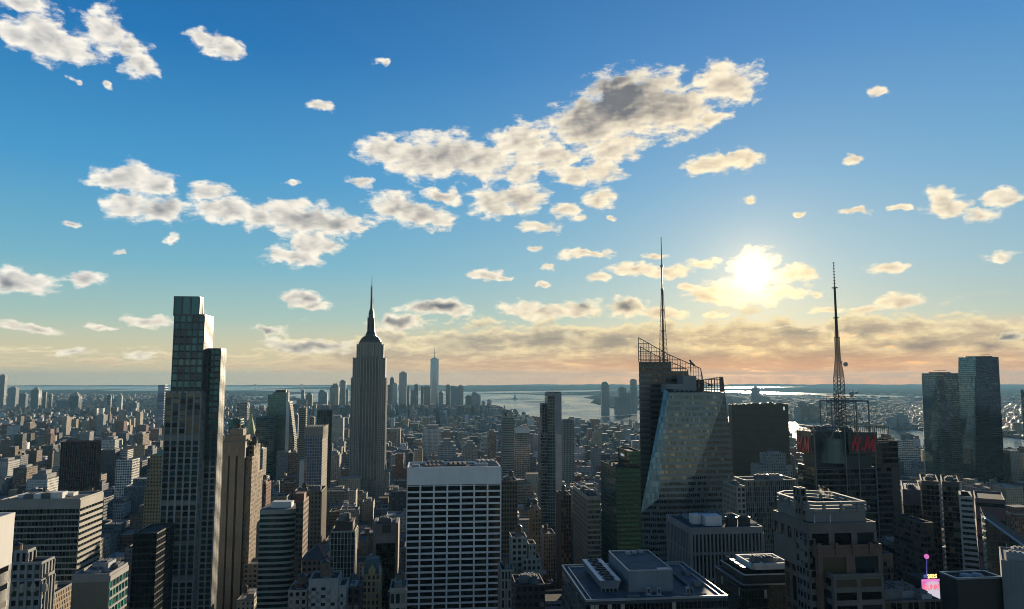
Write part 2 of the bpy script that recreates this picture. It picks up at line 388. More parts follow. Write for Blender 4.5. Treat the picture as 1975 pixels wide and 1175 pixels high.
def finish(b, limit=100):
    """the 100 panes that show largest become parts of their own, the rest one part"""
    if not b.panes: return
    sc = []
    for i, p in enumerate(b.panes):
        w = b.world(p[0], p[1], p[2]); q = proj(*w)
        vis = -5 < q[0] < 1980 and -5 < q[1] < 1172
        area = p[4]*p[5]*(1 if p[3] == 0 else .35)/w.y**2
        sc.append((0 if vis else 1, -area, i))
    sc.sort(); rest = sc[limit:]
    for _, _, i in sc[:limit]:
        x, y, z, a, w, h, m, ar = b.panes[i]
        o = bpy.data.objects.new('window', pane_mesh(w, h, m, ar)); SC.collection.objects.link(o)
        o.parent = b.root; o.location = (x, y, z); o.rotation_euler = (0, 0, a)
    if rest:
        mb = MB(); ms = []
        for _, _, i in rest:
            x, y, z, a, w, h, m, ar = b.panes[i]
            if m not in ms: ms.append(m)
            U = (math.cos(a), math.sin(a)); Nn = (math.sin(a), -math.cos(a))
            P = lambda u: (x+U[0]*u, y+U[1]*u)
            if ar:
                r = min(h*.3, 1.2); pts = [(0, 0), (w, 0), (w, h-r), (w*.93, h-r*.45), (w*.78, h-r*.12), (w*.5, h), (w*.22, h-r*.12), (w*.07, h-r*.45), (0, h-r)]
                mb.quad([(*P(u), z+q) for u, q in pts], None, ms.index(m))
            else:
                mb.obox((x, y), U, Nn, 0, w, -.1, 0, z, z+h, ms.index(m))
        o = mb.build('window', ms, b.root); o['kind'] = 'stuff'
WALL = {}
def W(n): return MATS[n]
mat('limestone', (.34,.30,.24)); mat('grey_stone', (.24,.24,.23)); mat('tan_brick', (.27,.20,.13), noise=.35); mat('brown_brick', (.15,.09,.06), noise=.35)
mat('red_brick', (.20,.07,.045), noise=.35); mat('dark_brown', (.055,.035,.028)); mat('white_stone', (.62,.60,.55), noise=.18); mat('pale_metal', (.26,.28,.30), .5, .3)
mat('dark_metal', (.05,.055,.06), .4, .5); mat('black_steel', (.02,.022,.024), .45, .3); mat('concrete', (.30,.29,.27)); mat('bronze', (.085,.09,.085), .5, .3)
mat('roof_tar', (.06,.06,.062), .9, 0, .15, noise=.6, nscale=.2, streak=False); mat('roof_grey', (.17,.17,.17), .85, 0, .2, noise=.6, nscale=.15, streak=False); mat('roof_pale', (.34,.33,.31), .8, 0, .3, noise=.5, nscale=.15, streak=False)
mat('copper_green', (.12,.26,.20), .6); mat('gold_leaf', (.60,.42,.10), .3, .9); mat('white_metal', (.52,.53,.54), .45, .3, noise=.15); mat('wood_tank', (.12,.08,.05), .9)
mat('granite_red', (.125,.075,.058)); mat('teal_metal', (.05,.13,.14), .4, .5); mat('steel_lattice', (.10,.085,.075), .6, .2, noise=0); mat('rust_steel', (.16,.07,.05), .6, .2, noise=0)
def tank(b, x, y, z, r=2.2, h=4.0, parent=None, legs=3.0):
    m = MB(); m.lathe([(0.0, z+legs), (r, z+legs), (r, z+legs+h)], x, y, 12); t = b.part('water_tank', m, W('wood_tank'), parent)
    m = MB(); m.lathe([(r*1.08, z+legs+h), (0.05, z+legs+h+r*.6)], x, y, 12); b.part('tank_roof', m, W('dark_metal'), t); m = MB()
    for sx in (-1, 1):
        for sy in (-1, 1): m.box(x+sx*r*.6-.15, x+sx*r*.6+.15, y+sy*r*.6-.15, y+sy*r*.6+.15, z, z+legs)
        m.box(x+sx*r*.6-.1, x+sx*r*.6+.1, y-r*.6, y+r*.6, z+legs*.5, z+legs*.5+.2)
    b.part('tank_stand', m, W('black_steel'), t); return t
def parapet(mb, x0, x1, y0, y1, z, h=1.2, t=.5, mi=0):
    mb.box(x0-.06, x1+.06, y0-.06, y0+t, z, z+h, mi); mb.box(x0-.06, x1+.06, y1-t, y1+.06, z, z+h, mi)
    mb.box(x0-.06, x0+t, y0+t, y1-t, z, z+h, mi); mb.box(x1-t, x1+.06, y0+t, y1-t, z, z+h, mi)
def roofkit(b, x0, x1, y0, y1, z, seed=0, m='grey_stone', nbox=3, tanks=1, parent=None):
    r = random.Random(seed); w, d = x1-x0, y1-y0
    def put(name, mb, mt): b.part(name, mb, mt, parent)
    for i in range(nbox):
        bw = min(w*.45, r.uniform(4, 11)); bd = min(d*.45, r.uniform(4, 10)); bx = r.uniform(x0+1, x1-bw-1); by = r.uniform(y0+1, y1-bd-1)
        q = MB(); hh = r.uniform(1.6, 4.2); q.box(bx, bx+bw, by, by+bd, z, z+hh); u = b.part('rooftop_unit', q, W(r.choice([m, 'roof_grey', 'roof_grey', 'pale_metal'])), parent); q = MB()
        for k in range(3): q.box(bx+bw*(.15+.27*k), bx+bw*(.3+.27*k), by+bd*.2, by+bd*.8, z+hh-.3, z+hh+r.uniform(.4, .9))
        b.part('vent', q, W('roof_grey'), u)
    for i in range(tanks): tank(b, r.uniform(x0+3, x1-3), r.uniform(y0+3, y1-3), z, r.uniform(1.8, 2.6), parent=parent)
    q = MB()
    for i in range(5): x, y = r.uniform(x0+1, x1-1), r.uniform(y0+1, y1-1); q.tube((x, y, z), (x, y, z+r.uniform(2, 6)), .12, .08, 4)
    for i in range(3):
        x, y = r.uniform(x0+2, x1-2), r.uniform(y0+2, y1-4); q.tube((x, y, z+.5), (min(x+r.uniform(3, 9), x1-.5), y, z+.5), .3, .3, 5)
    put('pipework', q, W('pale_metal'))
# ------------------------------------------------------------------ land and water
HD = math.radians(215.1)
def geo(lat, lon):
    n = (lat-40.7590)*111130.0; e = (lon+73.9795)*84330.0
    return (e*math.cos(HD)-n*math.sin(HD), e*math.sin(HD)+n*math.cos(HD))   # x right, y ahead
MANH = [geo(*p) for p in [(40.7900,-73.9850),(40.7720,-73.9960),(40.7640,-74.0020),(40.7575,-74.0060),(40.7485,-74.0095),(40.7420,-74.0098),(40.7330,-74.0110),(40.7260,-74.0120),(40.7170,-74.0170),(40.7060,-74.0190),(40.7005,-74.0165),(40.7010,-74.0110),(40.7055,-74.0015),(40.7095,-73.9920),(40.7100,-73.9770),(40.7200,-73.9735),(40.7270,-73.9710),(40.7355,-73.9740),(40.7440,-73.9710),(40.7490,-73.9670),(40.7580,-73.9590),(40.7800,-73.9430)]]
BKLYN = [geo(*p) for p in [(40.7800,-73.9250),(40.7560,-73.9500),(40.7380,-73.9615),(40.7240,-73.9620),(40.7110,-73.9690),(40.7030,-73.9720),(40.7045,-73.9900),(40.6970,-74.0005),(40.6860,-74.0080),(40.6750,-74.0190),(40.6680,-74.0150),(40.6660,-74.0030),(40.6550,-74.0210),(40.6370,-74.0390),(40.6070,-74.0370),(40.5950,-74.0000),(40.5730,-74.0120),(40.5700,-73.8800),(40.6000,-73.6000),(40.8600,-73.6500)]]
NJ = [geo(*p) for p in [(40.8300,-73.9700),(40.7720,-74.0110),(40.7560,-74.0220),(40.7450,-74.0240),(40.7350,-74.0280),(40.7270,-74.0310),(40.7160,-74.0325),(40.7110,-74.0370),(40.7040,-74.0430),(40.6960,-74.0530),(40.6880,-74.0600),(40.6800,-74.0720),(40.6740,-74.0650),(40.6720,-74.0620),(40.6690,-74.0680),(40.6650,-74.0900),(40.6640,-74.0620),(40.6600,-74.0620),(40.6560,-74.0980),(40.6480,-74.1150),(40.6460,-74.1350),(40.6900,-74.1080),(40.7150,-74.1000),(40.7200,-74.1080),(40.6900,-74.1260),(40.6480,-74.1490),(40.6380,-74.2000),(40.6000,-74.4500),(40.9000,-74.4500),(40.9500,-74.1500)]]
SI = [geo(*p) for p in [(40.6440,-74.0740),(40.6280,-74.0730),(40.6030,-74.0560),(40.5800,-74.0800),(40.5000,-74.2400),(40.5600,-74.2200),(40.6300,-74.1950),(40.6400,-74.1400),(40.6430,-74.1000)]]
def ell(lat, lon, a, b, rot=0, n=18, wob=.12, seed=1):
    c = geo(lat, lon); r = random.Random(seed); out = []
    for k in range(n):
        t = 2*math.pi*k/n; q = 1+r.uniform(-wob, wob); x, y = a*math.cos(t)*q, b*math.sin(t)*q
        out.append((c[0]+x*math.cos(rot)-y*math.sin(rot), c[1]+x*math.sin(rot)+y*math.cos(rot)))
    return out
GOV = ell(40.6895,-74.0168, 640, 330, 1.0, seed=2); LIB = ell(40.6895,-74.0455, 330, 110, .1, seed=3); ELL = ell(40.6993,-74.0400, 230, 120, .3, seed=4)
def area(p): return sum(p[i-1][0]*p[i][1]-p[i][0]*p[i-1][1] for i in range(len(p)))/2
def inside(p, x, y):
    c = False; n = len(p); j = n-1
    for i in range(n):
        if (p[i][1] > y) != (p[j][1] > y) and x < (p[j][0]-p[i][0])*(y-p[i][1])/(p[j][1]-p[i][1])+p[i][0]: c = not c
        j = i
    return c
def landmat(name, cols, sc, rough=.9):
    m = bpy.data.materials.new(name); m.use_nodes = True; N = NT(m.node_tree); N.n.clear()
    p = N.new('ShaderNodeBsdfPrincipled'); o = N.new('ShaderNodeOutputMaterial'); N.link(p.outputs[0], o.inputs[0])
    pos = N.new('ShaderNodeNewGeometry').outputs['Position']
    n = N.noise(pos, sc, 8, .65)
    N.put(p.inputs['Base Color'], N.ramp(n, [(.3, cols[0]), (.5, cols[1]), (.62, cols[2])])); p.inputs['Roughness'].default_value = rough; p.inputs['Specular IOR Level'].default_value = 0.0
    return m
def slab(poly, name, z, m, label=None, cat=None, bot=-4.0):
    if area(poly) < 0: poly = poly[::-1]
    t = tessellate_polygon([[Vector((x, y, 0)) for x, y in poly]])
    mb = MB()
    for k in range(len(poly)): mb.wall(poly[k], poly[(k+1) % len(poly)], bot, z)
    for tri in t:
        q = [poly[i] for i in tri]
        if area(q) < 0: q = q[::-1]
        mb.quad([(x, y, z) for x, y in q])
    o = mb.build(name, m); o['kind'] = 'structure'; return o
city_ground = landmat('asphalt', ((.035,.036,.038), (.05,.05,.05), (.075,.072,.068)), .05)
far_ground = landmat('far_ground', ((.02,.03,.018), (.045,.045,.04), (.10,.095,.085)), .006)
isle_ground = landmat('park_ground', ((.03,.05,.02), (.05,.07,.03), (.12,.11,.09)), .02)
slab(MANH, 'ground', 0.0, city_ground); slab(BKLYN, 'brooklyn_ground', 0.0, far_ground); slab(NJ, 'new_jersey_ground', 0.0, far_ground)
slab(SI, 'staten_island_ground', 0.0, far_ground)
for n, p in (('island', GOV), ('island', LIB), ('island', ELL)): slab(p, n, 0.5, isle_ground)
# water: one wide sheet with wind ripples
def water():
    m = bpy.data.materials.new('water'); m.use_nodes = True; N = NT(m.node_tree); N.n.clear()
    p = N.new('ShaderNodeBsdfPrincipled'); o = N.new('ShaderNodeOutputMaterial'); N.link(p.outputs[0], o.inputs[0])
    p.inputs['Base Color'].default_value = (.02,.035,.04,1); p.inputs['Roughness'].default_value = .16; p.inputs['IOR'].default_value = 1.333
    pos = N.new('ShaderNodeNewGeometry').outputs['Position']
    h = N.m('ADD', N.m('MULTIPLY', N.noise(pos, .02, 4, .6), 5.0), N.m('MULTIPLY', N.noise(pos, .003, 4, .6), 10.0))
    b = N.new('ShaderNodeBump'); b.inputs['Strength'].default_value = .35; b.inputs['Distance'].default_value = 1.0; N.put(b.inputs['Height'], h)
    N.link(b.outputs[0], p.inputs['Normal'])
    N.put(p.inputs['Roughness'], N.ss(N.noise(N.v('MULTIPLY', pos, (1, .35, 1)), .0022, 5, .65), .35, .65, .10, .32))
    mb = MB(); mb.quad([(-30000, -3000, -2.5), (30000, -3000, -2.5), (30000, 27000, -2.5), (-30000, 27000, -2.5)])
    o = mb.build('water', m); o['kind'] = 'structure'
water()
# hills along the horizon, one ridged strip each
def hills():
    mb = MB(); r = random.Random(5)
    def ridge(x0, x1, y0, y1, depth, hfun, n=150, k=6):
        P = []
        for i in range(n+1):
            t = i/n; x = x0+(x1-x0)*t; y = y0+(y1-y0)*t; row = []
            for j in range(k+1):
                s = j/k; hh = hfun(t)*math.sin(math.pi*min(1, s*.5+.02))*(1 if s < 1 else 1)
                hh *= .82+.18*math.sin(i*.37+j)+.10*math.sin(i*1.7+j*2.1); row.append((x, y+depth*s, max(-3, hh if j else -3)))
            P.append(row)
        for i in range(n):
            for j in range(k): mb.quad([P[i][j], P[i+1][j], P[i+1][j+1], P[i][j+1]])
    ridge(-26000, -2500, 25500, 25500, 1400, lambda t: 22+26*t)
    ridge(-6500, 4500, 19000, 20500, 2600, lambda t: 70*math.sin(math.pi*min(1, max(0, t*1.15)))**.6 if t < .87 else 40)
    ridge(2000, 28000, 24500, 24500, 1800, lambda t: 66+14*math.sin(t*6)+70*max(0, t-.72)/.28*(t > .72))
    o = mb.build('hills', landmat('hill_ground', ((.02,.035,.02), (.04,.05,.03), (.08,.08,.07)), .002)); o['kind'] = 'structure'
hills()
# the air
def haze():
    m = bpy.data.materials.new('haze'); m.use_nodes = True; N = NT(m.node_tree); N.n.clear()
    v = N.new('ShaderNodeVolumePrincipled'); o = N.new('ShaderNodeOutputMaterial'); N.link(v.outputs[0], o.inputs['Volume'])
    v.inputs['Color'].default_value = (.17,.36,.50,1); v.inputs['Density'].default_value = 3.0e-5; v.inputs['Anisotropy'].default_value = .18
    mb = MB(); mb.box(-31000, 31000, -3100, 28000, -6.0, 475.0)
    o = mb.build('haze', m); o['kind'] = 'stuff'; o['label'] = 'thin blue winter haze lying over the whole city'; o['category'] = 'haze'
haze()
# ------------------------------------------------------------------ the buildings that can be told apart
def vol(b, mb, x0, x1, y0, y1, z0, z1, st, front=True, right=False, left=False, zmin=None, par=1.2, wall=0, roof=1, core=2, rng=None):
    """one block of a building: a core, its roof and parapet, and detailed facades on the sides that are seen"""
    mb.box(x0, x1, y0, y1, z0, z1, core, roof, bot=False)
    if par: parapet(mb, x0-.02, x1+.02, y0-.02, y1+.02, z1, par, .45, wall)
    b.rects.append((x0, x1, y0, y1, z0, z1))
    st = dict(st); zb = max(z0, b.zvis if zmin is None else zmin); sr = dict(st); sr.update(st.pop('side', {})); sr.pop('side', None)
    if zb > z0:
        for ang, O, Wd in ((0, (x0, y0), x1-x0), (1, (x1, y0), y1-y0), (-1, (x0, y1), y1-y0)):
            a = ang*math.pi/2; mb.obox(O, (math.cos(a), math.sin(a)), (math.sin(a), -math.cos(a)), 0, Wd, -.05, .1, z0, zb, wall)
    if front: add_face(b, mb, (x0, y0), 0, x1-x0, zb, z1, mi=wall, rng=rng, **st)
    if right: add_face(b, mb, (x1, y0), 1, y1-y0, zb, z1, mi=wall, rng=rng, **sr)
    if left: add_face(b, mb, (x0, y1), -1, y1-y0, zb, z1, mi=wall, rng=rng, **sr)
    for ang, O, Wd, done in ((1, (x1, y0), y1-y0, right), (-1, (x0, y1), y1-y0, left), (2, (x1, y1), x1-x0, False)):
        if not done:                       # the sides we cannot see: plain floor bands over the core
            a = ang*math.pi/2; U = (math.cos(a), math.sin(a)); Nn = (math.sin(a), -math.cos(a)); fl = st['fl']; k = 0
            while z1-(k+1)*fl > zb: mb.obox(O, U, Nn, 0.02, Wd-.02, -.05, .12, z1-(k+1)*fl, z1-(k+1)*fl+fl*.45, wall); k += 1
            mb.obox(O, U, Nn, 0.02, Wd-.02, -.05, .12, z1-2, z1, wall)
def start(name, label, xl, yt, D, cat='building', group=None, rot=G):
    b = B(name, xl, yt, D, label, cat, group, rot); b.zvis = max(0.0, b.z(1186, xl)-4); return b
def tower(name, label, xl, xr, yt, D, dep, side, st, mats, roof='roof_tar', core='black_steel', kit=None, below=None, group=None, par=1.2, seed=None, rot=G, cat='building'):
    """a one-block building from the sight lines of its front corners"""
    b = start(name, label, xl, yt, D, cat, group, rot); w = b.x(xr, yt); H = b.z(yt, xl); mb = MB()
    rng = random.Random(seed if seed is not None else int(xl*7+yt))
    vol(b, mb, 0, w, 0, dep, 0, H, st, right=side == 'r', left=side == 'l', par=par, rng=rng)
    b.w, b.H, b.dep = w, H, dep
    b.part('wall', mb, [W(mats), W(roof), W(core)])
    if kit: roofkit(b, 0, w, 0, dep, H, int(xl), kit[0], kit[1], kit[2])
    finish(b); return b
ST = dict
# --- tall stepped tower with arched bays
def arched_tower():
    b = start('arched_tower', 'tallest stepped residential tower with arched bronze-framed windows, left of the old mast-topped skyscraper', 311, 892, 500)
    x = lambda p, q, l=0: b.x(p, q, l); z = lambda q, p=350, l=0: b.z(q, p, l)
    rng = random.Random(3); mb = MB()
    up = [GLS['teal'][1], GLS['teal'][0], GLS['dark'][1], GLS['teal'][1]]; mid = [GLS['dark'][2], GLS['gold'][1], GLS['gold'][2], GLS['dark'][1]]; low = [GLS['dark'][1], GLS['teal'][1], GLS['dark'][0], GLS['gold'][2]]  # mid: rows whose golden reflections are put into the pane colours
    def st(gl, w=None, fl=4.05, sh=.75, arch=True): return dict(bay=4.35, fl=fl, pw=.95, sh=sh+.3, pp=.3, sp=.0, glass=gl, wts=w, arch=arch, group=2, gpw=1.2, side=dict(bay=2.6))
    xr = x(378, 1000); xa = x(313, 892); a0 = x(292, 1130)
    z0 = z(1125, 300); zA = z(758, 325); zB = z(609, 333); zC = z(573, 340)
    vol(b, mb, a0, xr, 0, 26, 0, z0, st(low, [1, 1, 5, 1]), right=True, rng=rng)
    zs = [z0, z(1052), z(975), z(850), zA]
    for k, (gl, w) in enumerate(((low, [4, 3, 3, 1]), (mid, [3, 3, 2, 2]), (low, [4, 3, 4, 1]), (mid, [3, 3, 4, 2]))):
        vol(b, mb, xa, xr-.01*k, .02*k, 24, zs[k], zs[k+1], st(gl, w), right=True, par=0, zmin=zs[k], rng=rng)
    parapet(mb, xa, xr, 0, 24, zA, 1.1, .4)
    xb = x(329, 757); vol(b, mb, xb, xr-.05, .1, 20, zA, zB, st(up, [4, 3, 2, 2], fl=5.0, sh=.5), right=True, zmin=zA, rng=rng, wall=3, core=4)
    xc = x(334, 608); vol(b, mb, xc, x(384, 600), .15, 8, zB, zC, dict(bay=5.4, fl=(zC-zB)/1.02, pw=1.0, sh=.6, pp=.35, sp=.1, glass=up), right=True, par=.6, zmin=zB, rng=rng, wall=3, core=4)
    xm = x(393, 640, 4); vol(b, mb, xr-6, xm, 4, 17, 0, z(633, 388, 4), st(up, [3, 4, 3, 2], fl=5.0), front=True, right=True, zmin=zA, rng=rng, wall=3, core=4)
    xq = x(411, 1050, 9); zq = z(675, 410, 9)
    vol(b, mb, xr-8, xq, 9, 22, 0, z(890, 410, 9), st(low, [3, 2, 2, 2]), right=True, par=0, rng=rng)
    vol(b, mb, xr-7.9, xq-.1, 9.05, 21.9, z(890, 410, 9), zq, st([GLS['green'][1], GLS['green'][0], GLS['teal'][1], GLS['dark'][1]]), right=True, zmin=z(890, 410, 9), rng=rng, wall=3, core=4)
    b.part('wall', mb, [mat('bronze_frame', (.30,.295,.27), .6, .1, noise=.2), W('roof_tar'), mat('bronze_core', (.20,.195,.18), .7), mat('bronze_dark', (.10,.105,.10), .5, .2, noise=.2), mat('bronze_core_dark', (.07,.075,.07), .6)])  # darker bronze copies put the upper storeys' dim exposure into colour
    for k in range(4): q = MB(); q.box(xm-9+k*2.2, xm-7.6+k*2.2, 7, 12, z(633, 388, 4), z(633, 388, 4)+2.5); b.part('rooftop_unit', q, W('pale_metal'))
    finish(b)
arched_tower()
# --- brown and tan art deco tower with three dark vertical grooves
def groove_tower():
    b = start('art_deco_tower', 'tan stone setback skyscraper with three dark vertical grooves, right beside the tall arched tower', 425, 858, 600)
    x = lambda p, q, l=0: b.x(p, q, l); z = lambda q, p=450, l=0: b.z(q, p, l); rng = random.Random(5); mb = MB()
    w = x(473, 858); H = z(858); zb = b.zvis
    # plain front with grooves
    edges = [x(p, 1000) for p in (415.5, 421.5, 425.5, 438.5, 443, 455.5, 461, 473)]
    mb.box(0, w, .6, 24, 0, H, 2, 1)
    for a, c in ((0, edges[1]-edges[0]), ): pass
    g = [x(p, 858) for p in (425, 429, 441.5, 445, 456, 460.5, 473)]
    for a, c in ((g[1], g[2]), (g[3], g[4]), (g[5], g[6])):
        mb.box(a, c, -.6, .62, 0, H-2, 0)
    mb.box(-.3, w+.1, -.7, .64, H-9, H+1.5, 0); parapet(mb, 0, w, 0, 24, H, 2.4, .6)
    for a, c in ((g[0], g[1]), (g[2], g[3]), (g[4], g[5])):
        k = 0
        while H-9-k*3.6 > zb: mb.box(a+.05, c-.05, .45, .58, H-9-k*3.6-1.0, H-9-k*3.6, 3); k += 1
    st = dict(bay=2.9, fl=3.75, pw=1.5, sh=1.9, pp=.12, sp=.12, glass='dark', wts=[3, 3, 3, 3])
    vol(b, mb, w, x(486, 884, 4), 4, 26, 0, z(884, 480, 4), st, right=True, rng=rng)
    vol(b, mb, w+.1, x(486, 884, 4)-.6, 12, 34, z(884, 480, 4)-30, z(862, 480, 12), st, right=True, rng=rng, zmin=z(884, 480, 4))
    vol(b, mb, w+2, x(488, 920, 10), 10, 44, 0, z(917, 488, 10), st, right=True, rng=rng)
    vol(b, mb, x(474, 1000, 1), x(514, 1090, 1), 1, 20, 0, z(1090, 500, 1), dict(st, bay=3.2), right=True, rng=rng)
    vol(b, mb, x(500, 1137, .3), x(520, 1137, .3), .3, 30, 0, z(1137, 510, .3), dict(st, bay=3.2), right=True, rng=rng)
    # crown
    zc = H; mb.box(2, w-1, 5, 20, zc, zc+7, 0, 1); mb.box(5, w-4, 8, 18, zc+7, zc+12, 0, 1)
    b.part('wall', mb, [mat('tan_stone', (.30,.22,.145), .85, noise=.35), W('roof_grey'), W('black_steel'), mat('dark_spandrel', (.05,.04,.035), .7)])
    roofkit(b, 4, w-3, 7, 18, zc+9, 11, 'grey_stone', 3, 1); roofkit(b, w+.5, w+6, 14, 30, z(862, 480, 12), 12, 'grey_stone', 2, 1)
    for k, gx in enumerate((g[2]+.5*(g[3]-g[2]), g[4]+.5*(g[5]-g[4]))):
        q = MB(); q.lathe([(.7, H-7), (1.0, H-5), (.7, H-2.5), (.1, H-.5)], gx, -.8, 8); b.part('finial', q, W('limestone'))
    finish(b)
groove_tower()
# --- the tall old skyscraper with mast
def mast_skyscraper():
    b = start('mast_skyscraper', 'stone art deco skyscraper with setbacks, a tiered crown and a tall thin antenna mast', 680, 729, 1270)
    z = lambda q, p=716, l=0: b.z(q, p, l); x = lambda p, q, l=0: b.x(p, q, l)
    fm = facade('stone_piers', 3.2, 3.7, .46, .62, (.25,.225,.185), glass=(.02,.024,.022), gmetal=.15, lit=.3, litc=(.10,.10,.085))
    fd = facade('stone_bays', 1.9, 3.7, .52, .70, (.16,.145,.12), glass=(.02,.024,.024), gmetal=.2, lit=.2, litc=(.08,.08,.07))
    mb = MB()
    def bx(x0, x1, y0, y1, z0, z1): mb.box(x0, x1, y0, y1, z0, z1, 0, 2, bot=False); b.rects.append((x0, x1, y0, y1, z0, z1))
    l, r = x(677.5, 729), x(744, 729); m0, m1 = x(694, 760), x(729, 760)
    bx(l, m0, 0, 40, 0, z(729)); bx(m1, r, 0, 40, 0, z(729))
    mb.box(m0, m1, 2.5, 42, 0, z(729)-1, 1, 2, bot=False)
    l2, r2 = x(681, 690), x(743, 690)
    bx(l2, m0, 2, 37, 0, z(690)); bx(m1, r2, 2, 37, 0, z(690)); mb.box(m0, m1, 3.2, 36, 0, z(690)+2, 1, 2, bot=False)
    l3, r3 = x(688, 664), x(739, 664); bx(l3, r3, 5, 33, 0, z(664))
    bx(l3+3, r3-3, 6, 32, 0, z(659))
    bx(x(672, 912), x(751, 912)-.4, 4, 50, 0, z(912))
    bx(x(662, 939), x(757, 939), -3, 60, 0, z(939)); bx(x(648, 955), x(764, 950), 4, 70, 0, z(955)); 
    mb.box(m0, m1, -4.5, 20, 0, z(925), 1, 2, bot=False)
    # proud stone piers running up every face
    for xa, xb, y0, zt in ((l, m0, 0, z(729)), (m1, r, 0, z(729)), (m0, m1, 2.5, z(690)), (l2, m0, 2, z(690)), (m1, r2, 2, z(690)), (l3, r3, 5, z(664)), (x(662, 939), m0, -3, z(939)), (m1, x(757, 939), -3, z(939))):
        n = max(2, round((xb-xa)/5.6))
        for k in range(n+1):
            u = xa+(xb-xa)*k/n; mb.box(u-.6, u+.6, y0-.7, y0, 30, zt+.8, 3)
    for k in range(8): u = 1+k*5.2; mb.box(r, r+.7, u-.6, u+.6, 30, z(729)+.6, 3)
    b.part('wall', mb, [fm, fd, W('roof_grey'), mat('pier_stone', (.33,.30,.245), .85, noise=.3)], col=(.3,.3,.3,.37))
    # observation tiers
    zz = z(659); c = x(715, 655, 18); cyy = 19; q = MB()
    for (w_, d_, h0, h1) in ((17.5, 13, 0, 3.4), (15.5, 12, 3.4, 6.6), (13.5, 10, 6.6, 9.0), (10.5, 9, 9.0, 11.0)):
        q.box(c-w_, c+w_, cyy-d_, cyy+d_, zz+h0, zz+h1)
        for k in range(12): u = c-w_+2*w_*(k+.5)/12; q.box(u-.25, u+.25, cyy-d_-.4, cyy-d_, zz+h0, zz+h1+.9)
    b.part('observation_deck', q, W('dark_metal'))
    zt = z(600); q = MB(); z1 = zz+11
    prof = [(9.5, z1), (9.0, z1+4), (6.8, z1+8), (5.8, z1+16), (5.0, z1+24), (4.6, zt-6), (4.9, zt-5.5), (4.6, zt-1), (3.6, zt+1.5), (3.4, zt+4), (1.8, zt+6)]
    q.lathe(prof, c, cyy, 16)
    for k in range(4):
        a = k*math.pi/2; q.obox((c, cyy), (math.cos(a), math.sin(a)), (math.sin(a), -math.cos(a)), -1.6, 1.6, 3.5, 6.4, z1, zt-10)
        for s_ in (0,): q.obox((c, cyy), (math.cos(a+.785), math.sin(a+.785)), (math.sin(a+.785), -math.cos(a+.785)), -.9, .9, 4, 7.6, z1, zt-20)
    b.part('mooring_tower', q, W('dark_metal'))
    q = MB(); top = z(528); zq = [zt+4, zt+22, zt+23, zt+46, zt+47, top]
    q.tube((c, cyy, zq[0]), (c, cyy, zq[1]), 2.1, 1.7, 8); q.tube((c, cyy, zq[1]), (c, cyy, zq[3]), 1.2, .9, 8); q.tube((c, cyy, zq[3]), (c, cyy, top), .6, .25, 6)
    for k in range(12): q.lathe([(2.5, zt+5+k*3.5), (2.5, zt+5.8+k*3.5)], c, cyy, 8); 
    q.tube((c+2.8, cyy, zt+14), (c+2.8, cyy, zt+27), .5, .3, 5)
    b.part('antenna', q, W('black_steel')); finish(b)
mast_skyscraper()
# --- white travertine slab with black window bands
def white_slab():
    b = start('white_office_slab', 'broad white travertine office slab with seven columns of black windows', 785, 906, 540)
    w = b.x(966, 906); H = b.z(906, 785); mb = MB(); rng = random.Random(9)
    zt = b.z(936, 785); n = 7; bw = w/n; dep = 38
    mb.box(0, w, .6, dep, 0, H, 2, 1, bot=False); parapet(mb, 0, w, .58, dep, H, 1.4, .7)
    b.rects.append((0, w, 0, dep, 0, H))
    mb.box(0, w, 0, .6, zt, H+1.3, 0)
    for i in range(n+1):
        u0 = max(0, i*bw-.6); u1 = min(w, i*bw+.6); mb.box(u0, u1, -.5, .62, 0, zt, 0); mb.box(u0+.25, u1-.25, -.12, .0, zt, H+1.2, 0)
    fl = 4.38; j = 0; gl = GLS['black']; 
    while zt-j*fl > b.zvis:
        zz = zt-j*fl
        for i in range(n):
            xa, xb = i*bw+.6, (i+1)*bw-.6
            mb.box(xa, xb, -.1, .61, zz-(1.0 if j == 0 else 1.34), zz-(.55 if j == 0 else 0), 0)
            b.panes.append((xa+.03, .28, zz-fl+.02, 0, xb-xa-.06, fl-1.36, gl[0 if rng.random() < .8 else 1], False))
        j += 1
    for k in range(0, 12): mb.box(w, w+.4, k*dep/11-.4 if k else 0, k*dep/11+.4, 0, H, 0)
    b.part('wall', mb, [mat('travertine', (.74,.71,.66), .45, .0, noise=.2, nscale=.05), W('roof_grey'), W('black_steel')])
    # machinery on the roof
    r = random.Random(4)
    for k, (x0, x1, y0, y1, h, m) in enumerate(((3, 9, 6, 12, 2.2, 'pale_metal'), (12, 24, 8, 20, 1.9, 'rust_steel'), (14, 27, 22, 33, 2.6, 'roof_grey'), (50, 60, 9, 18, 2.2, 'pale_metal'), (52, 66, 22, 34, 3, 'grey_stone'), (30, 44, 14, 30, 1.8, 'roof_tar'))):
        q = MB(); q.box(x0, x1, y0, y1, H, H+h)
        for i in range(4): u = x0+(x1-x0)*(i+.5)/4; q.box(u-.4, u+.4, y0+1, y1-1, H+h, H+h+.5)
        b.part('rooftop_unit', q, W(m))
    q = MB()
    for k in range(9): y = 3+k*3.6; q.box(1.5, w-1.5, y, y+.35, H+1.2, H+1.55) if k % 3 == 0 else q.box(2+k*5, 6+k*5, y, y+1.5, H, H+1.5)
    b.part('window_washing_track', q, W('pale_metal')); 
    q = MB(); q.tube((45, 12, H), (45, 12, H+6), .3, .3); q.tube((45, 12, H+6), (52, 10, H+7.5), .25, .2); b.part('davit_crane', q, W('pale_metal'))
    finish(b)
white_slab()
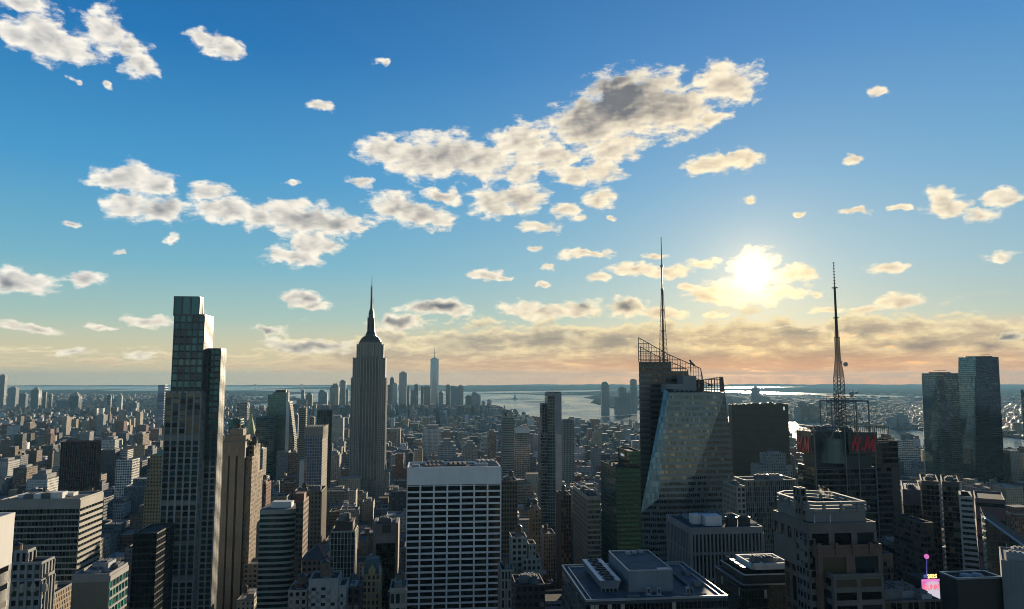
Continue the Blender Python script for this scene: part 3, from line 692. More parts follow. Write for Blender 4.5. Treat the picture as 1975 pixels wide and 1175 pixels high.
# --- crystalline glass tower with open lattice crown and spire
def crystal_tower():
    b = start('crystal_glass_tower', 'faceted pale glass office tower with open lattice crowns and a thin white spire', 1233, 752, 560)
    z = lambda q, p, l=0: b.z(q, p, l); x = lambda p, q, l=0: b.x(p, q, l)
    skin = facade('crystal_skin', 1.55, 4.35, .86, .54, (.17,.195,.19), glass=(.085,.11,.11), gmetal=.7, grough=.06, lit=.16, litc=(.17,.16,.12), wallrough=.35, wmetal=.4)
    light = facade('crystal_light', 1.55, 4.35, .88, .90, (.10,.13,.135), glass=(.15,.20,.20), gmetal=.4, grough=.25, lit=.35, litc=(.20,.25,.24), wallrough=.3, wmetal=.4)  # paler copy of the skin glass, the facet's bright reflection put into colour
    darkm = facade('crystal_dark', 1.55, 4.35, .72, .52, (.105,.12,.12), glass=(.010,.014,.018), gmetal=.3, grough=.07, lit=.08, litc=(.16,.15,.12), wallrough=.4, wmetal=.3)  # dim copy of the glass, facet darkness put into the colour
    yF = 0.0; zl = 60.0
    # front block: corner points read off by sight line on two planes
    def P(px, py, l): X, Z = b.at(px, py, l); return Vector((X, l, Z))
    def down(p, z_, tilt=0.0, ty=0.0): return Vector((p.x+tilt*(p.z-z_), p.y+ty*(p.z-z_), z_))
    mb = MB()
    A0 = P(1290, 757, 6); A1 = P(1281, 750, 12)          # top front-left chamfer
    C0 = P(1398, 757, 6); 
    L = P(1236, 990, 3); Lb = Vector((L.x-1.5, 2, zl)); K = P(1270, 962, 0); Kb = Vector((K.x-6, -1, zl))
    D1 = P(1388, 792, 5.2); D2 = P(1322, 962, 0.3); R0 = P(1410, 850, 4); R1 = P(1420, 1000, 1); R1b = Vector((R1.x+3, 0, zl)); D2b = Vector((D2.x-6, 0, zl))
    def tri(m, *pts):
        a = pts[1]-pts[0]; n_ = a.cross(pts[2]-pts[0]).normalized(); u = Vector((0, 0, 1)).cross(n_).normalized() if abs(n_.z) < .99 else Vector((1, 0, 0))
        q.quad(pts, [(p.dot(u), p.z) for p in pts], 0)
    def build(nm, m, faces):
        nonlocal q
        q = MB()
        for f in faces: tri(m, *f)
        b.part(nm, q, [m], col=(.3,.3,.3,rnd.random()))
    q = None; rnd = random.Random(2)
    build('glass_facet', light, [(L, K, A0, A1)]); tag(b.root.children[-1], 'long sliver of glass with its bright reflection painted pale')
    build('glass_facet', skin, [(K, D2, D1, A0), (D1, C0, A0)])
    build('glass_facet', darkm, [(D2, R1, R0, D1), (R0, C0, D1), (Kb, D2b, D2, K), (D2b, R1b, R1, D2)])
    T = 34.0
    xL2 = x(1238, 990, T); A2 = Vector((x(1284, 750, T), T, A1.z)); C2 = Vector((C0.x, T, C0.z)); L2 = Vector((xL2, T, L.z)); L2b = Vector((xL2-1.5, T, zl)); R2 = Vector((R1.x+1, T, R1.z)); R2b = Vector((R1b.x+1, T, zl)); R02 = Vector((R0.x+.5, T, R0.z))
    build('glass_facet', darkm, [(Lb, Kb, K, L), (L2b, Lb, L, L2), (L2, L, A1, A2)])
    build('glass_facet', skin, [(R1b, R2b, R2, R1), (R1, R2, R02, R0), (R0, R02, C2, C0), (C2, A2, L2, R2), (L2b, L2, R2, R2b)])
    q = MB(); q.quad([A0, C0, C2, A2, A1]); b.part('roof', q, W('roof_tar'))
    # lower base down to the street
    q = MB(); q.prism([(Lb.x, 2), (Kb.x, -1), (R1b.x, 0), (R2b.x, T), (L2b.x, T)], 0, zl, 0, 1); b.part('podium', q, [darkm, W('roof_tar')], col=(.3,.3,.3,.2))
    b.rects += [(L.x-3, R1b.x, 0, T, 0, A0.z)]
    # back block
    T0 = T+2; xl = x(1233, 752, T0); zsol1 = z(698, 1262, T0); xs1 = x(1295, 698, T0); zsol2 = z(716, 1320, T0); xs2 = x(1327, 720, T0); xrr = x(1357, 745, T0); T1 = T0+34
    q = MB(); ly0 = x(1232, 1080, T0)-1
    xlb = x(1236, 752, T1); b.rects.append((xlb, xrr, T0, T1, 0, zsol1))
    def bx(x0, x1, z0, z1): q.prism([(x0, T0), (x1, T0), (x1, T1), (max(x0, xlb) if x1 > xlb+.2 else x1-.1, T1)], z0, z1, 0, 1)
    bx(xl, xs1, zl*0, zsol1); bx(xs1, xs2, 0, zsol2); bx(xs2, xrr, 0, z(733, 1340, T0))
    for k in range(1, 30):
        zz = zsol2-k*4.35
        q.box(xl-.25, xl+9, T0-.3, T0, zz, zz+1.9, 2)
    b.part('wall', q, [facade('crystal_back', 1.5, 4.35, .84, .52, (.085,.085,.078), glass=(.03,.034,.034), gmetal=.5, grough=.08, lit=.12, litc=(.10,.09,.07), wallrough=.4, wmetal=.4), W('roof_tar'), mat('crystal_band', (.15,.16,.155), .4, .4)], col=(.3,.3,.3,.61))
    # lattice screens: mullion grid, glass so thin it is not seen
    def lattice(name, topf, x0, x1, zlo, ly, ly2=None, nx=2.2, nz=3.3, rad=.13, both=True, x0b=None):
        xfront = x0
        q = MB()
        for yy in ((ly, ly2) if both and ly2 else (ly,)):
            x0 = xfront if yy == ly or x0b is None else x0b
            n = max(2, round((x1-x0)/nx))
            for i in range(n+1):
                xx = x0+(x1-x0)*i/n; zt = topf(xx); zb = zlo(xx)
                if zt-zb > .4: q.box(xx-rad*(2.2 if i % 4 == 0 else 1), xx+rad*(2.2 if i % 4 == 0 else 1), yy-rad, yy+rad, zb, zt)
            zmn = min(zlo(x0), zlo(x1)); j = 0
            while zmn+j*nz < max(topf(x0), topf(x1)):
                zz = zmn+j*nz; xs = [x0+(x1-x0)*i/60 for i in range(61) if topf(x0+(x1-x0)*i/60) > zz >= zlo(x0+(x1-x0)*i/60)-.1]
                if xs and xs[-1]-xs[0] > .5: q.box(xs[0], xs[-1], yy-rad*.8, yy+rad*.8, zz-rad*(2 if j % 2 else 1), zz+rad*(2 if j % 2 else 1))
                j += 1
            for i in range(40): a = x0+(x1-x0)*i/40; c = x0+(x1-x0)*(i+1)/40; q.tube((a, yy, topf(a)), (c, yy, topf(c)), .38, .38, 4)
        x0 = xfront
        if ly2:
            for xx in ((x0, x1) if x0b is None else (x1,)):
                for i in range(9):
                    yy = ly+(ly2-ly)*i/8; q.box(xx-rad, xx+rad, yy-rad, yy+rad, zlo(xx), topf(xx))
                j = 0
                while zlo(xx)+j*nz < topf(xx): q.box(xx-rad, xx+rad, ly, ly2, zlo(xx)+j*nz-rad, zlo(xx)+j*nz+rad); j += 1
                q.tube((xx, ly, topf(xx)), (xx, ly2, topf(xx)), .38, .38, 4)
        b.part(name, q, W('steel_lattice'))
    zA, zB_, zC_ = z(651, 1233, T0), z(683, 1288, T0), z(711, 1352, T0); xB, xC = x(1288, 683, T0), x(1352, 711, T0)
    def tf(xx): return zA+(zB_-zA)*(xx-xl)/(xB-xl) if xx < xB else (zB_+(zC_-zB_)*(xx-xB)/(xC-xB) if xx < xC else zC_-(xx-xC)*6.0)
    zf = lambda xx: zsol1 if xx < xs1 else (zsol2 if xx < xs2 else z(733, 1340, T0))
    lattice('lattice_crown', tf, xl, x(1358, 740, T0), zf, T0+.3, T1-1, x0b=xlb)
    xg0, xg1 = x(1357, 745, 26), x(1394, 728, 26); zg0, zg1 = z(733, 1357, 26), z(727.5, 1394, 26); zgr = A0.z
    lattice('lattice_crown', lambda xx: zg0+(zg1-zg0)*(xx-xg0)/(xg1-xg0) if xx < xg1 else zg1, xg0, xg1, lambda xx: zgr, 26, T-1)
    tag(b.root.children[-1], 'smaller open lattice crown on the front block')
    q = MB(); Rt = Vector((xg1, 26, zg1)); q.tube(Rt, C0+Vector((0, 1, 0)), .4, .4, 5)
    for k in range(1, 5): s = k/5; p = Rt.lerp(C0, s); q.tube(p, (p.x, p.y, zgr), .13, .13, 4); q.tube(p, (xg1, T-1, p.z), .13, .13, 4)
    b.part('raking_strut', q, W('steel_lattice'))
    # plant room and window-washing crane on the roof
    q = MB(); pr = A0.z; q.box(x(1287, 757, 10), x(1322, 757, 10), 12, 26, pr, pr+6.5); q.box(x(1322, 757, 10), x(1347, 757, 10), 14, 30, pr, pr+13)
    for k in range(5): q.box(x(1300+9*k, 757, 8), x(1304+9*k, 757, 8), 8, 11, pr, pr+1.8)
    b.part('plant_room', q, mat('plant_grey', (.22,.22,.215), .6, .2))
    q = MB(); q.tube((x(1327, 735, 20), 20, pr+13.5), (x(1370, 748, 20), 20, pr+6), .35, .35); q.box(x(1366, 750, 20), x(1374, 750, 20), 19, 21, pr+4.5, pr+6.3); b.part('cleaning_crane', q, W('steel_lattice'))
    q = MB(); xx = x(1332, 700, T0+10); q.tube((xx, T0+10, zsol2), (xx, T0+10, z(694, 1329, T0+10)), .5); q.tube((xx-1, T0+10, z(695, 1329, T0+10)), (x(1340, 706, T0+10), T0+10, z(706, 1340, T0+10)), .6, .9); b.part('cleaning_crane', q, W('steel_lattice'))
    # spire: one round mast with a lattice brace
    sy = T0+14; sx0 = x(1282, 683, sy); zb0 = zsol1; zt = z(457, 1276, sy); q = MB()
    q.tube((sx0-1.0, sy, zb0), (sx0-1.0, sy, z(600, 1279, sy)), 1.0, .7, 8); q.tube((sx0-1.0, sy, z(600, 1279, sy)), (sx0-1.0, sy, z(515, 1279, sy)), .75, .6, 8); q.tube((sx0-1.0, sy, z(515, 1277, sy)), (sx0-1.0, sy, zt), .42, .3, 6)
    for py in (515, 560, 600, 640): q.lathe([(1.3, z(py, 1279, sy)), (1.3, z(py-3, 1279, sy))], sx0-1, sy, 8)
    b.part('spire', q, mat('spire_metal', (.12,.11,.11), .5, .3))
    q = MB(); ztt = z(560, 1279, sy); n = 16; r0, r1 = 4.2, .9
    for k in range(n):
        a, c = k/n, (k+1)/n; za, zc = zb0+(ztt-zb0)*a, zb0+(ztt-zb0)*c; ra, rc = r0+(r1-r0)*a, r0+(r1-r0)*c
        Ls = lambda r_, z_: [(sx0-1+r_*math.cos(t), sy+r_*math.sin(t), z_) for t in (0.3, 2.4, 4.5)]
        A, C = Ls(ra, za), Ls(rc, zc)
        for i in range(3): q.tube(A[i], C[i], .22, .22, 4); q.tube(A[i], C[(i+1) % 3], .14, .14, 4); q.tube(C[i], C[(i+1) % 3], .12, .12, 4)
    b.part('spire_brace', q, W('rust_steel')); finish(b)
crystal_tower()
# --- steel-framed tower with red sign and television mast
LET = {}
def text_mesh(txt, size, ext, shear=0.0, sp=1.0, bold=0.0):
    c = bpy.data.curves.new('txt', 'FONT'); c.body = txt; c.size = size; c.extrude = ext; c.shear = shear; c.space_character = sp; c.offset = bold; c.resolution_u = 2
    o = bpy.data.objects.new('txt', c); SC.collection.objects.link(o); dg = bpy.context.evaluated_depsgraph_get()
    me = bpy.data.meshes.new_from_object(o.evaluated_get(dg)); bpy.data.objects.remove(o); return me
def sign_letters(b, txt, x, y, z, width, height, m, name='sign_letters', shear=0.0, ang=0, sp=1.0, bold=0.0, parent=None, ext=.02, jitter=False):
    me = text_mesh(txt, 1.0, ext, shear, sp, bold); vs_ = np.array([v.co[:] for v in me.vertices]); mn, mx = vs_.min(0), vs_.max(0)
    for v in me.vertices:
        v.co.x = (v.co.x-mn[0])/(mx[0]-mn[0])*width; v.co.y = (v.co.y-mn[1])/(mx[1]-mn[1])*height
    me.materials.clear(); me.materials.append(m); me.name = name
    o = bpy.data.objects.new(name, me); SC.collection.objects.link(o); o.parent = parent or b.root; o.location = (x, y, z); o.rotation_euler = (math.pi/2, 0, ang*math.pi/2)
    return o
def truss_mast(q, x, y, z0, z1, r0, r1, n, leg=.16, br=.09):
    P = lambda r, z_: [(x+r*sx, y+r*sy, z_) for sx, sy in ((-1, -1), (1, -1), (1, 1), (-1, 1))]
    for k in range(n):
        a, c = k/n, (k+1)/n; A, C = P(r0+(r1-r0)*a, z0+(z1-z0)*a), P(r0+(r1-r0)*c, z0+(z1-z0)*c)
        for i in range(4):
            j = (i+1) % 4; q.tube(A[i], C[i], leg, leg, 4); q.tube(A[i], C[j], br, br, 3); q.tube(A[j], C[i], br, br, 3); q.tube(C[i], C[j], br, br, 3)
def sign_tower():
    b = start('broadcast_tower_block', 'dark glass and steel office block with red roof letters and a tall lattice television mast', 1576, 905, 530)
    z = lambda q, p=1600, l=0: b.z(q, p, l); x = lambda p, q, l=0: b.x(p, q, l); rng = random.Random(8); mb = MB()
    w = x(1688, 905); H = z(905); w2 = x(1732, 960)
    st = dict(bay=4.1, fl=4.1, pw=.22, sh=1.3, pp=.12, sp=.06, glass=[GLS['black'][0], GLS['dark'][1], GLS['dark'][0], MATS['glass_olive'], GLS['black'][1]], wts=[4, 3, 3, 2, 3], group=6, gpw=.9)
    vol(b, mb, 0, w, 0, 28, 0, H, st, left=True, rng=rng)
    vol(b, mb, w, w2, 6, 27, 0, z(902, 1700, 6), dict(st, glass=[GLS['gold'][1], GLS['black'][0], GLS['dark'][0], GLS['dark'][1]], wts=[1, 5, 3, 3]), rng=rng)
    vol(b, mb, x(1700, 853, 8), x(1731, 853, 8), 8, 26, 0, z(853, 1715, 8), dict(st, glass=GLS['black']), rng=rng, zmin=H)
    b.part('wall', mb, [mat('black_frame', (.055,.05,.05), .5, .3), W('roof_tar'), W('black_steel')])
    # outer tube frame
    q = MB(); zb = b.zvis
    for u in (x(1575.5, 1000), x(1635, 1000), x(1660, 1000), w): q.tube((u, -1.2, zb), (u, -1.2, z(826)), .5, .5, 6)
    for py in (905, 936, 962, 990): q.tube((0, -1.2, z(py)), (w, -1.2, z(py)), .25, .25, 5)
    xa, xb = x(1576, 826), x(1634, 826); zt = z(824); zd = z(847)
    q.tube((xa, -1.2, zt), (xb, -1.2, zt), .55); q.tube((xa, -1.2, zt), ((xa+xb)/2-3, -1.2, zd), .3); q.tube(((xa+xb)/2+2.5, -1.2, zt), ((xa+xb)/2-3, -1.2, zd), .4); q.tube(((xa+xb)/2+2.5, -1.2, zt), (xb-5, -1.2, zd), .3)
    b.part('steel_frame', q, mat('grey_steel', (.15,.165,.165), .5, .5))
    # corrugated drum
    c = (x(1580.5, 870, 10)+x(1633, 870, 10))/2; R = (x(1633, 870, 10)-x(1580.5, 870, 10))/2; zc0, zc1 = z(895), z(847); n = 9; q = MB(); prof = []
    for k in range(n): a = zc0+(zc1-zc0)*k/n; d = (zc1-zc0)/n; prof += [(R, a), (R, a+d*.72), (R*.965, a+d*.74), (R*.965, a+d*.98)]
    q.lathe(prof+[(R, zc1), (0, zc1)], c, R+1.0, 32); b.part('corrugated_drum', q, mat('drum_green', (.115,.17,.155), .4, .4))
    # roof top block + lattice hoardings
    q = MB(); q.box(4, w-2, 10, 27, H, z(832, 1650, 12)); q.box(w*.5, w-1, 3, 10, H, z(846, 1650, 6)); b.part('plant_room', q, mat('plant_dark', (.035,.045,.045), .6))
    q = MB()
    def hoard(O, ang, Wd, z0, z1, nx=3.0, nz=3.2, dep=2.2):
        a = ang*math.pi/2; U = (math.cos(a), math.sin(a)); N_ = (math.sin(a), -math.cos(a)); n_ = round(Wd/nx); m_ = round((z1-z0)/nz)
        for d in (0, dep):
            Q = lambda u, z_: (O[0]+U[0]*u-N_[0]*d, O[1]+U[1]*u-N_[1]*d, z_)
            for i in range(n_+1): q.tube(Q(Wd*i/n_, z0), Q(Wd*i/n_, z1), .17, .17, 4)
            for j in range(m_+1): q.tube(Q(0, z0+(z1-z0)*j/m_), Q(Wd, z0+(z1-z0)*j/m_), .14, .14, 4)
            for i in range(0, n_, 2): q.tube(Q(Wd*i/n_, z0), Q(Wd*(i+1)/n_, z1), .1, .1, 3)
    s0 = x(1636, 830, -1); s1 = x(1714, 830, -1); zs0, zs1 = z(879, 1650, -1), z(822, 1650, -1)
    hoard((s0, -1), 0, s1-s0, zs0, zs1); hoard((-2, 26), -1, 26, zs0, zs1); b.part('sign_scaffold', q, W('black_steel'))
    q = MB(); xp0, xp1 = x(1637, 850, -1.6), x(1692, 850, -1.6); q.box(xp0, xp1, -1.25, -1.1, z(876, 1650, -1), z(834, 1650, -1)); q.box(-2.1, -2.0, 3, 24, z(876, 1560, 0), z(834, 1560, 0)); b.part('sign_panel', q, mat('sign_black', (.02,.03,.03), .5))
    red = mat('sign_red', (.22,.012,.025), .4, noise=.6, nscale=.8, streak=False, emit=(.5,.01,.03,.03))
    X0, X1 = x(1641, 850, -1.8), x(1690, 850, -1.8); Z0, Z1 = z(873, 1660, -1.8), z(841, 1660, -1.8)
    def hm(X0, Z0, wd, ht, ang, off):
        q = MB()
        def S(pts, r):          # brush-like strokes
            for (a, c, r0), (d, e, r1) in zip(pts, pts[1:]):
                t = .35
                L_ = math.hypot((d-a)*wd, (e-c)*ht); nx, nz = -(e-c)*ht/L_, (d-a)*wd/L_
                P = lambda u, v, s, y: (u*wd+nx*s, y, v*ht+nz*s)
                A = [P(a, c, r0, -t), P(d, e, r1, -t), P(d, e, -r1, -t), P(a, c, -r0, -t)]; Bq = [P(a, c, r0, 0), P(d, e, r1, 0), P(d, e, -r1, 0), P(a, c, -r0, 0)]
                q.quad(A); q.quad(Bq[::-1])
                for i in range(4): j = (i+1) % 4; q.quad([A[i], Bq[i], Bq[j], A[j]])
        S([(.03, .10, .35), (.10, .50, .9), (.20, 1.0, .9)], 1); S([(.20, .02, .5), (.27, .5, 1.0), (.41, .96, .9)], 1); S([(0, .56, .7), (.15, .55, .6), (.40, .62, .55)], 1)
        S([(.39, .12, .4), (.42, .30, .6), (.46, .36, .4), (.45, .24, .35), (.40, .20, .35), (.44, .1, .4), (.5, .26, .3)], 1)
        S([(.50, .03, .4), (.58, .45, .8), (.68, 1.0, .9)], 1); S([(.66, .98, .9), (.70, .5, 1.0), (.70, .16, .8)], 1); S([(.71, .2, .8), (.83, .6, 1.0), (.97, 1.0, .8)], 1); S([(.95, .98, .9), (.90, .5, 1.1), (.86, .03, .9)], 1)
        o = b.part('sign_letters', q, red); o.location = (X0, off, Z0) if ang == 0 else (off, X0, Z0); o.rotation_euler = (0, 0, ang*math.pi/2)
    hm(X0, Z0, X1-X0, Z1-Z0, 0, -1.5); hm(23, z(876, 1560, 4), 19, Z1-Z0, -1, -2.3)
    # bright reflective sign panels on the right
    # mast
    mx, my = x(1621, 800, 17), 17; mz = z(834, 1621, 17); q = MB()
    fx0, fx1 = x(1588, 775, 20), x(1658, 775, 20); zf = z(773, 1620, 20)
    for yy in (9, 25):
        for u in (fx0, fx1): q.tube((u, yy, mz-6), (u, yy, zf), .55, .55, 6)
        q.tube((fx0, yy, zf), (fx1, yy, zf), .45, .45, 6)
        for s_ in (1, -1): u = fx0 if s_ > 0 else fx1; q.tube((u, yy, zf), (mx-s_*5, yy, mz+4), .16, .16, 4); q.tube((u, yy, mz), (mx-s_*5, yy, zf), .16, .16, 4)
    for u in (fx0, fx1): q.tube((u, 9, zf), (u, 25, zf), .4)
    b.part('mast_frame', q, W('grey_steel'))
    q = MB(); zz = lambda p: z(p, 1615, my)
    truss_mast(q, mx, my, mz, zz(765), 7.0, 6.6, 6, .22, .12); truss_mast(q, mx, my, mz, zz(728), 2.9, 2.6, 14, .3, .15)
    truss_mast(q, mx, my, zz(728), zz(690), 2.6, 1.3, 10, .28, .14); truss_mast(q, mx, my, zz(690), zz(652), 1.3, 1.2, 10, .24, .12)
    q.tube((mx, my, zz(652)), (mx, my, zz(610)), 1.15, 1.05, 8); q.tube((mx, my, zz(610)), (mx, my, zz(555)), .9, .8, 8); q.tube((mx, my, zz(555)), (mx, my, zz(506)), .35, .18, 6)
    for k in range(26): u = zz(688)+(zz(640)-zz(688))*k/25; q.box(mx-2.1, mx+2.1, my-.08, my+.08, u, u+.2)
    for k in range(9): u = zz(553)+(zz(508)-zz(553))*k/8; q.lathe([(.9, u), (.9, u+.4)], mx, my, 6); 
    for py in (652, 614, 556): q.lathe([(2.3, zz(py)), (2.3, zz(py)+.5), (0.1, zz(py)+.5)], mx, my, 8)
    b.part('television_mast', q, mat('mast_steel', (.06,.055,.05), .6, .3, noise=0))
    q = MB()
    for py in (765, 768): q.box(mx-9, mx+9, my-7, my+7, zz(py), zz(py)+.4)
    r = random.Random(1)
    for k in range(14): u = mx+r.uniform(-9, 9); v = my+r.uniform(-8, -6); h = zz(765)+r.uniform(.4, 5); q.tube((u, v, zz(765)), (u, v, h), .2, .2, 4)
    b.part('antenna_platform', q, W('mast_steel'))
    for (du, dz, rr) in ((5, 2.2, 1.9), (-2.2, 4, 1.3), (9, 3, 1.1), (-8, 2, 1.2), (1.2, 24, 1.7), (-2.6, 25.5, 1.2), (-10, -23, 2.3), (12, -16, 1.2)):
        q = MB(); zc = zz(765)+dz; q.tube((mx+du, my-8.2, zc), (mx+du, my-7.2, zc), rr, rr*.9, 14); b.part('dish_antenna', q, W('pale_metal'))
    # scrap of machinery along the roof edge
    roofkit(b, 6, w-4, 11, 26, z(832, 1650, 12), 8, 'roof_grey', 7, 0); finish(b)
sign_tower()
# --- brown granite tower with white ring crown, close on the right
def granite_tower():
    b = start('granite_tower', 'brown granite tower with a pale louvred ring crown and steam, closest on the right', 1576, 1060, 285)
    z = lambda q, p=1600, l=0: b.z(q, p, l); x = lambda p, q, l=0: b.x(p, q, l); rng = random.Random(6); mb = MB()
    # mats: 0 grey granite, 1 roof, 2 core, 3 red granite
    w = x(1700, 1060); H = z(1058)
    gl = [GLS['black'][0], GLS['dark'][0], GLS['gold'][1], GLS['dark'][1]]; wt = [5, 3, 1, 2]
    stb = dict(bay=9.6, fl=12.5, pw=3.6, sh=3.2, pp=.5, sp=.4, glass=gl, wts=wt, side=dict(bay=5, pw=1.6))
    vol(b, mb, 0, w, 0, 26, 0, H, dict(bay=w/2, fl=11.5, pw=3.6, sh=2.0, pp=.5, sp=.4, glass=gl, wts=wt, topband=3.2, side=dict(bay=5, pw=1.6)), left=True, wall=3, rng=rng)
    for u in (0, .27, .53, .80): mb.box(w*u, w*u+1.2, -.9, 0, H-2.2, H+2.0, 3)      # crenel posts
    # upper storey behind
    y1 = 5; x0, x1 = x(1558, 1010, y1), x(1689, 1011, y1); zu = z(1010, 1620, y1)
    vol(b, mb, x0, x1, y1, 34, H-10, zu, dict(bay=(x1-x0)/3.3, fl=zu-H-.6, pw=2.4, sh=.2, pp=.4, sp=.2, topband=3.6, glass=[GLS['black'][0], GLS['dark'][0]], side=dict(bay=6)), left=True, zmin=H, rng=rng, par=.4)
    # lower grey front bay at bottom right
    xb0, xb1 = x(1607, 1115, -5), x(1703, 1115, -5); zb = z(1113, 1650, -5)
    vol(b, mb, xb0, xb1, -5, 2, 0, zb, dict(bay=(xb1-xb0)/2, fl=4.7, pw=1.9, sh=1.9, pp=.35, sp=.3, glass=gl, wts=wt, topband=.8, side=dict(bay=5)), left=True, rng=rng)
    # stepped pylons at the left with rows of square openings
    for (pl, pr, pt, ly, dp) in ((1542, 1554, 944, 14, 5), (1545, 1557, 960, 11, 5), (1530, 1543, 998, 20, 6), (1549, 1562, 1030, 7, 6), (1558, 1572, 1042, 3.5, 6), (1562, 1577, 1102, 1.5, 8)):
        a, c = x(pl, pt, ly), x(pr, pt, ly); vol(b, mb, a, c, ly, ly+dp, 0, z(pt, pl, ly), dict(bay=3.0, fl=4.4, pw=1.0, sh=2.2, pp=.2, sp=.15, glass=GLS['black'], side=dict(bay=2.6)), left=True, rng=rng, par=.5)
    b.part('wall', mb, [mat('grey_granite', (.135,.115,.10), .75, noise=.3), W('roof_tar'), W('black_steel'), mat('red_granite', (.15,.085,.06), .7, noise=.35)])
    # drum-like penthouse with pale louvred ring
    yp = 8; X0, X1 = x(1555, 990, yp), x(1669.5, 990, yp); zt = z(968, 1600, yp); zr = z(987, 1600, yp); yb = yp+30; ch = 4.0
    oct_ = lambda o: [(X0+ch-o, yp-o), (X1+o, yp-o), (X1+o, yb-6), (X1-8, yb+o), (X0+6, yb+o), (X0-o, yb-6), (X0-o, yp+ch-o)]
    q = MB(); q.prism(oct_(0), zu, zr, 0, 1); b.part('penthouse', q, [mat('penthouse_grey', (.17,.165,.155), .7), W('roof_tar')])
    q = MB(); P, I = oct_(.35), oct_(-1.0); n = len(P)
    for k in range(n):
        j = (k+1) % n
        for (h0, h1) in ((zr, zr+1.1), (zr+1.35, zr+2.4), (zr+2.65, zt)):
            q.wall(P[k], P[j], h0, h1); q.wall(I[j], I[k], h0, h1)
            q.quad([(*P[k], h1), (*P[j], h1), (*I[j], h1), (*I[k], h1)])
        L_ = math.hypot(P[j][0]-P[k][0], P[j][1]-P[k][1]); m_ = max(1, int(L_/6))
        for i in range(m_): t = (i+.5)/m_; u = (P[k][0]+(P[j][0]-P[k][0])*t, P[k][1]+(P[j][1]-P[k][1])*t); q.box(u[0]-.5, u[0]+.5, u[1]-.5, u[1]+.35, zr, zt-.05)
    b.part('louvred_ring', q, mat('ring_pale', (.22,.215,.20), .8, 0, .2))
    q = MB()
    for k in range(3):
        for i in range(4): q.lathe([(2.2, zr-.5), (2.2, zr+.6), (1.6, zr+1.2)], X0+7+i*7, yp+6+k*8, 14)
    b.part('cooling_fan', q, W('dark_metal'))
    for u in (1572, 1602): q = MB(); xx = x(u, 1005, y1+.6); q.tube((xx, y1+.8, zu), (xx, y1+.8, zu+3.5), .18, .12, 6); b.part('vent_pipe', q, W('white_metal'))
    finish(b)
    return b, (X0+X1)/2, yp+16, zt
GT = granite_tower()
mat('glass_umber', (.03,.022,.014), .3, .1, .3, streak=False)
mat('glass_lit_side', (.30,.30,.26), .2, .4, streak=False)
mat('band_stone', (.30,.28,.235), .7, noise=.25)
mat('gold_brick', (.36,.25,.13), .85, noise=.35); mat('rib_brown', (.10,.045,.035), .6)
mat('brown_stone', (.19,.145,.105), .85, noise=.3)
mat('pier_pale', (.26,.26,.245), .7)
mat('monolith_brown', (.040,.030,.021), .5)
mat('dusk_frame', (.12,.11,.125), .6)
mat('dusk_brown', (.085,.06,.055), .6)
mat('dull_red', (.16,.085,.085), .75)
# ------------------------------------------------------------------ left foreground
def S(bay, fl, pw, sh, pp=.3, sp=.15, glass='dark', **k): return dict(bay=bay, fl=fl, pw=pw, sh=sh, pp=pp, sp=sp, glass=glass, **k)
def banded_left():
    b = tower('banded_office_block', 'wide brown office block with thin pale bands and a sunlit striped right side', 0, 154, 967, 560, 39, 'r',
        S(2.6, 4.5, .12, 1.25, .18, .14, glass=[GLS['dark'][1], GLS['green'][1], GLS['gold'][2], GLS['black'][0]], wts=[4, 1, 3, 4], topband=6.5, side=dict(bay=5, glass=[GLS['dark'][0], GLS['black'][0]], sh=2.3, sp=.6)),
        'band_stone', 'roof_grey')
    H, w = b.H, b.w
    for x0, x1, y0, y1, h in ((21, 26, 5, 14, 4.2), (30.5, 40, 9, 17, 4.6), (6, 14, 12, 24, 2.5), (34, 43, 20, 28, 2.6)):
        q = MB(); q.box(x0, x1, y0, y1, H, H+h); q.box(x0+1, x0+2, y0-.3, y0, H, H+h-.8); b.part('roof_cabin', q, W('white_stone'))
    roofkit(b, 3, w-3, 4, 28, H, 4, 'roof_pale', 4, 0)
banded_left()
tower('white_block', 'bright white plain block with a few small square windows, cut by the left edge', -60, -2, 1008, 190, 7, 'r', S(4, 4.5, 2.6, 3.0, .0, .0, topband=12, side=dict(bay=5)), 'white_stone', 'roof_pale')
def deco_corner():
    b = start('stepped_stone_block', 'grey stone setback block with scalloped crown, at the bottom left corner', -20, 1092, 300)
    mb = MB(); z = lambda q, p=40, l=0: b.z(q, p, l); x = lambda p, q, l=0: b.x(p, q, l); rng = random.Random(2)
    st = S(2.7, 3.6, 1.0, 1.5, .45, .1, glass=[GLS['dark'][0], GLS['dark'][2], GLS['gold'][2]])
    vol(b, mb, 0, x(80, 1092), 0, 10, 0, z(1090), st, right=True, rng=rng, par=1)
    vol(b, mb, x(27, 1065, 6), x(61, 1068, 6), 3, 9, z(1090), z(1064, 40, 6), dict(st, fl=5, sh=1.8), right=True, zmin=z(1090), rng=rng)
    vol(b, mb, x(80, 1112, 3), x(93, 1112, 3), 3, 8, 0, z(1112, 85, 3), st, right=True, rng=rng)
    vol(b, mb, -1, x(82, 1125, -2), -3, 0, 0, z(1122, 40, -3), st, right=True, rng=rng, par=.6)
    b.part('wall', mb, [W('grey_stone'), W('roof_tar'), W('black_steel')])
    for k in range(6):
        q = MB(); u = 1.8+k*4.2; q.lathe([(1.0, z(1138)), (1.0, z(1127)), (.7, z(1123)), (.0, z(1121))], u, -3.2, 10); b.part('scalloped_crest', q, W('limestone'))
    roofkit(b, 4, 14, 1, 9, z(1090), 8, 'grey_stone', 1, 1); finish(b)
deco_corner()
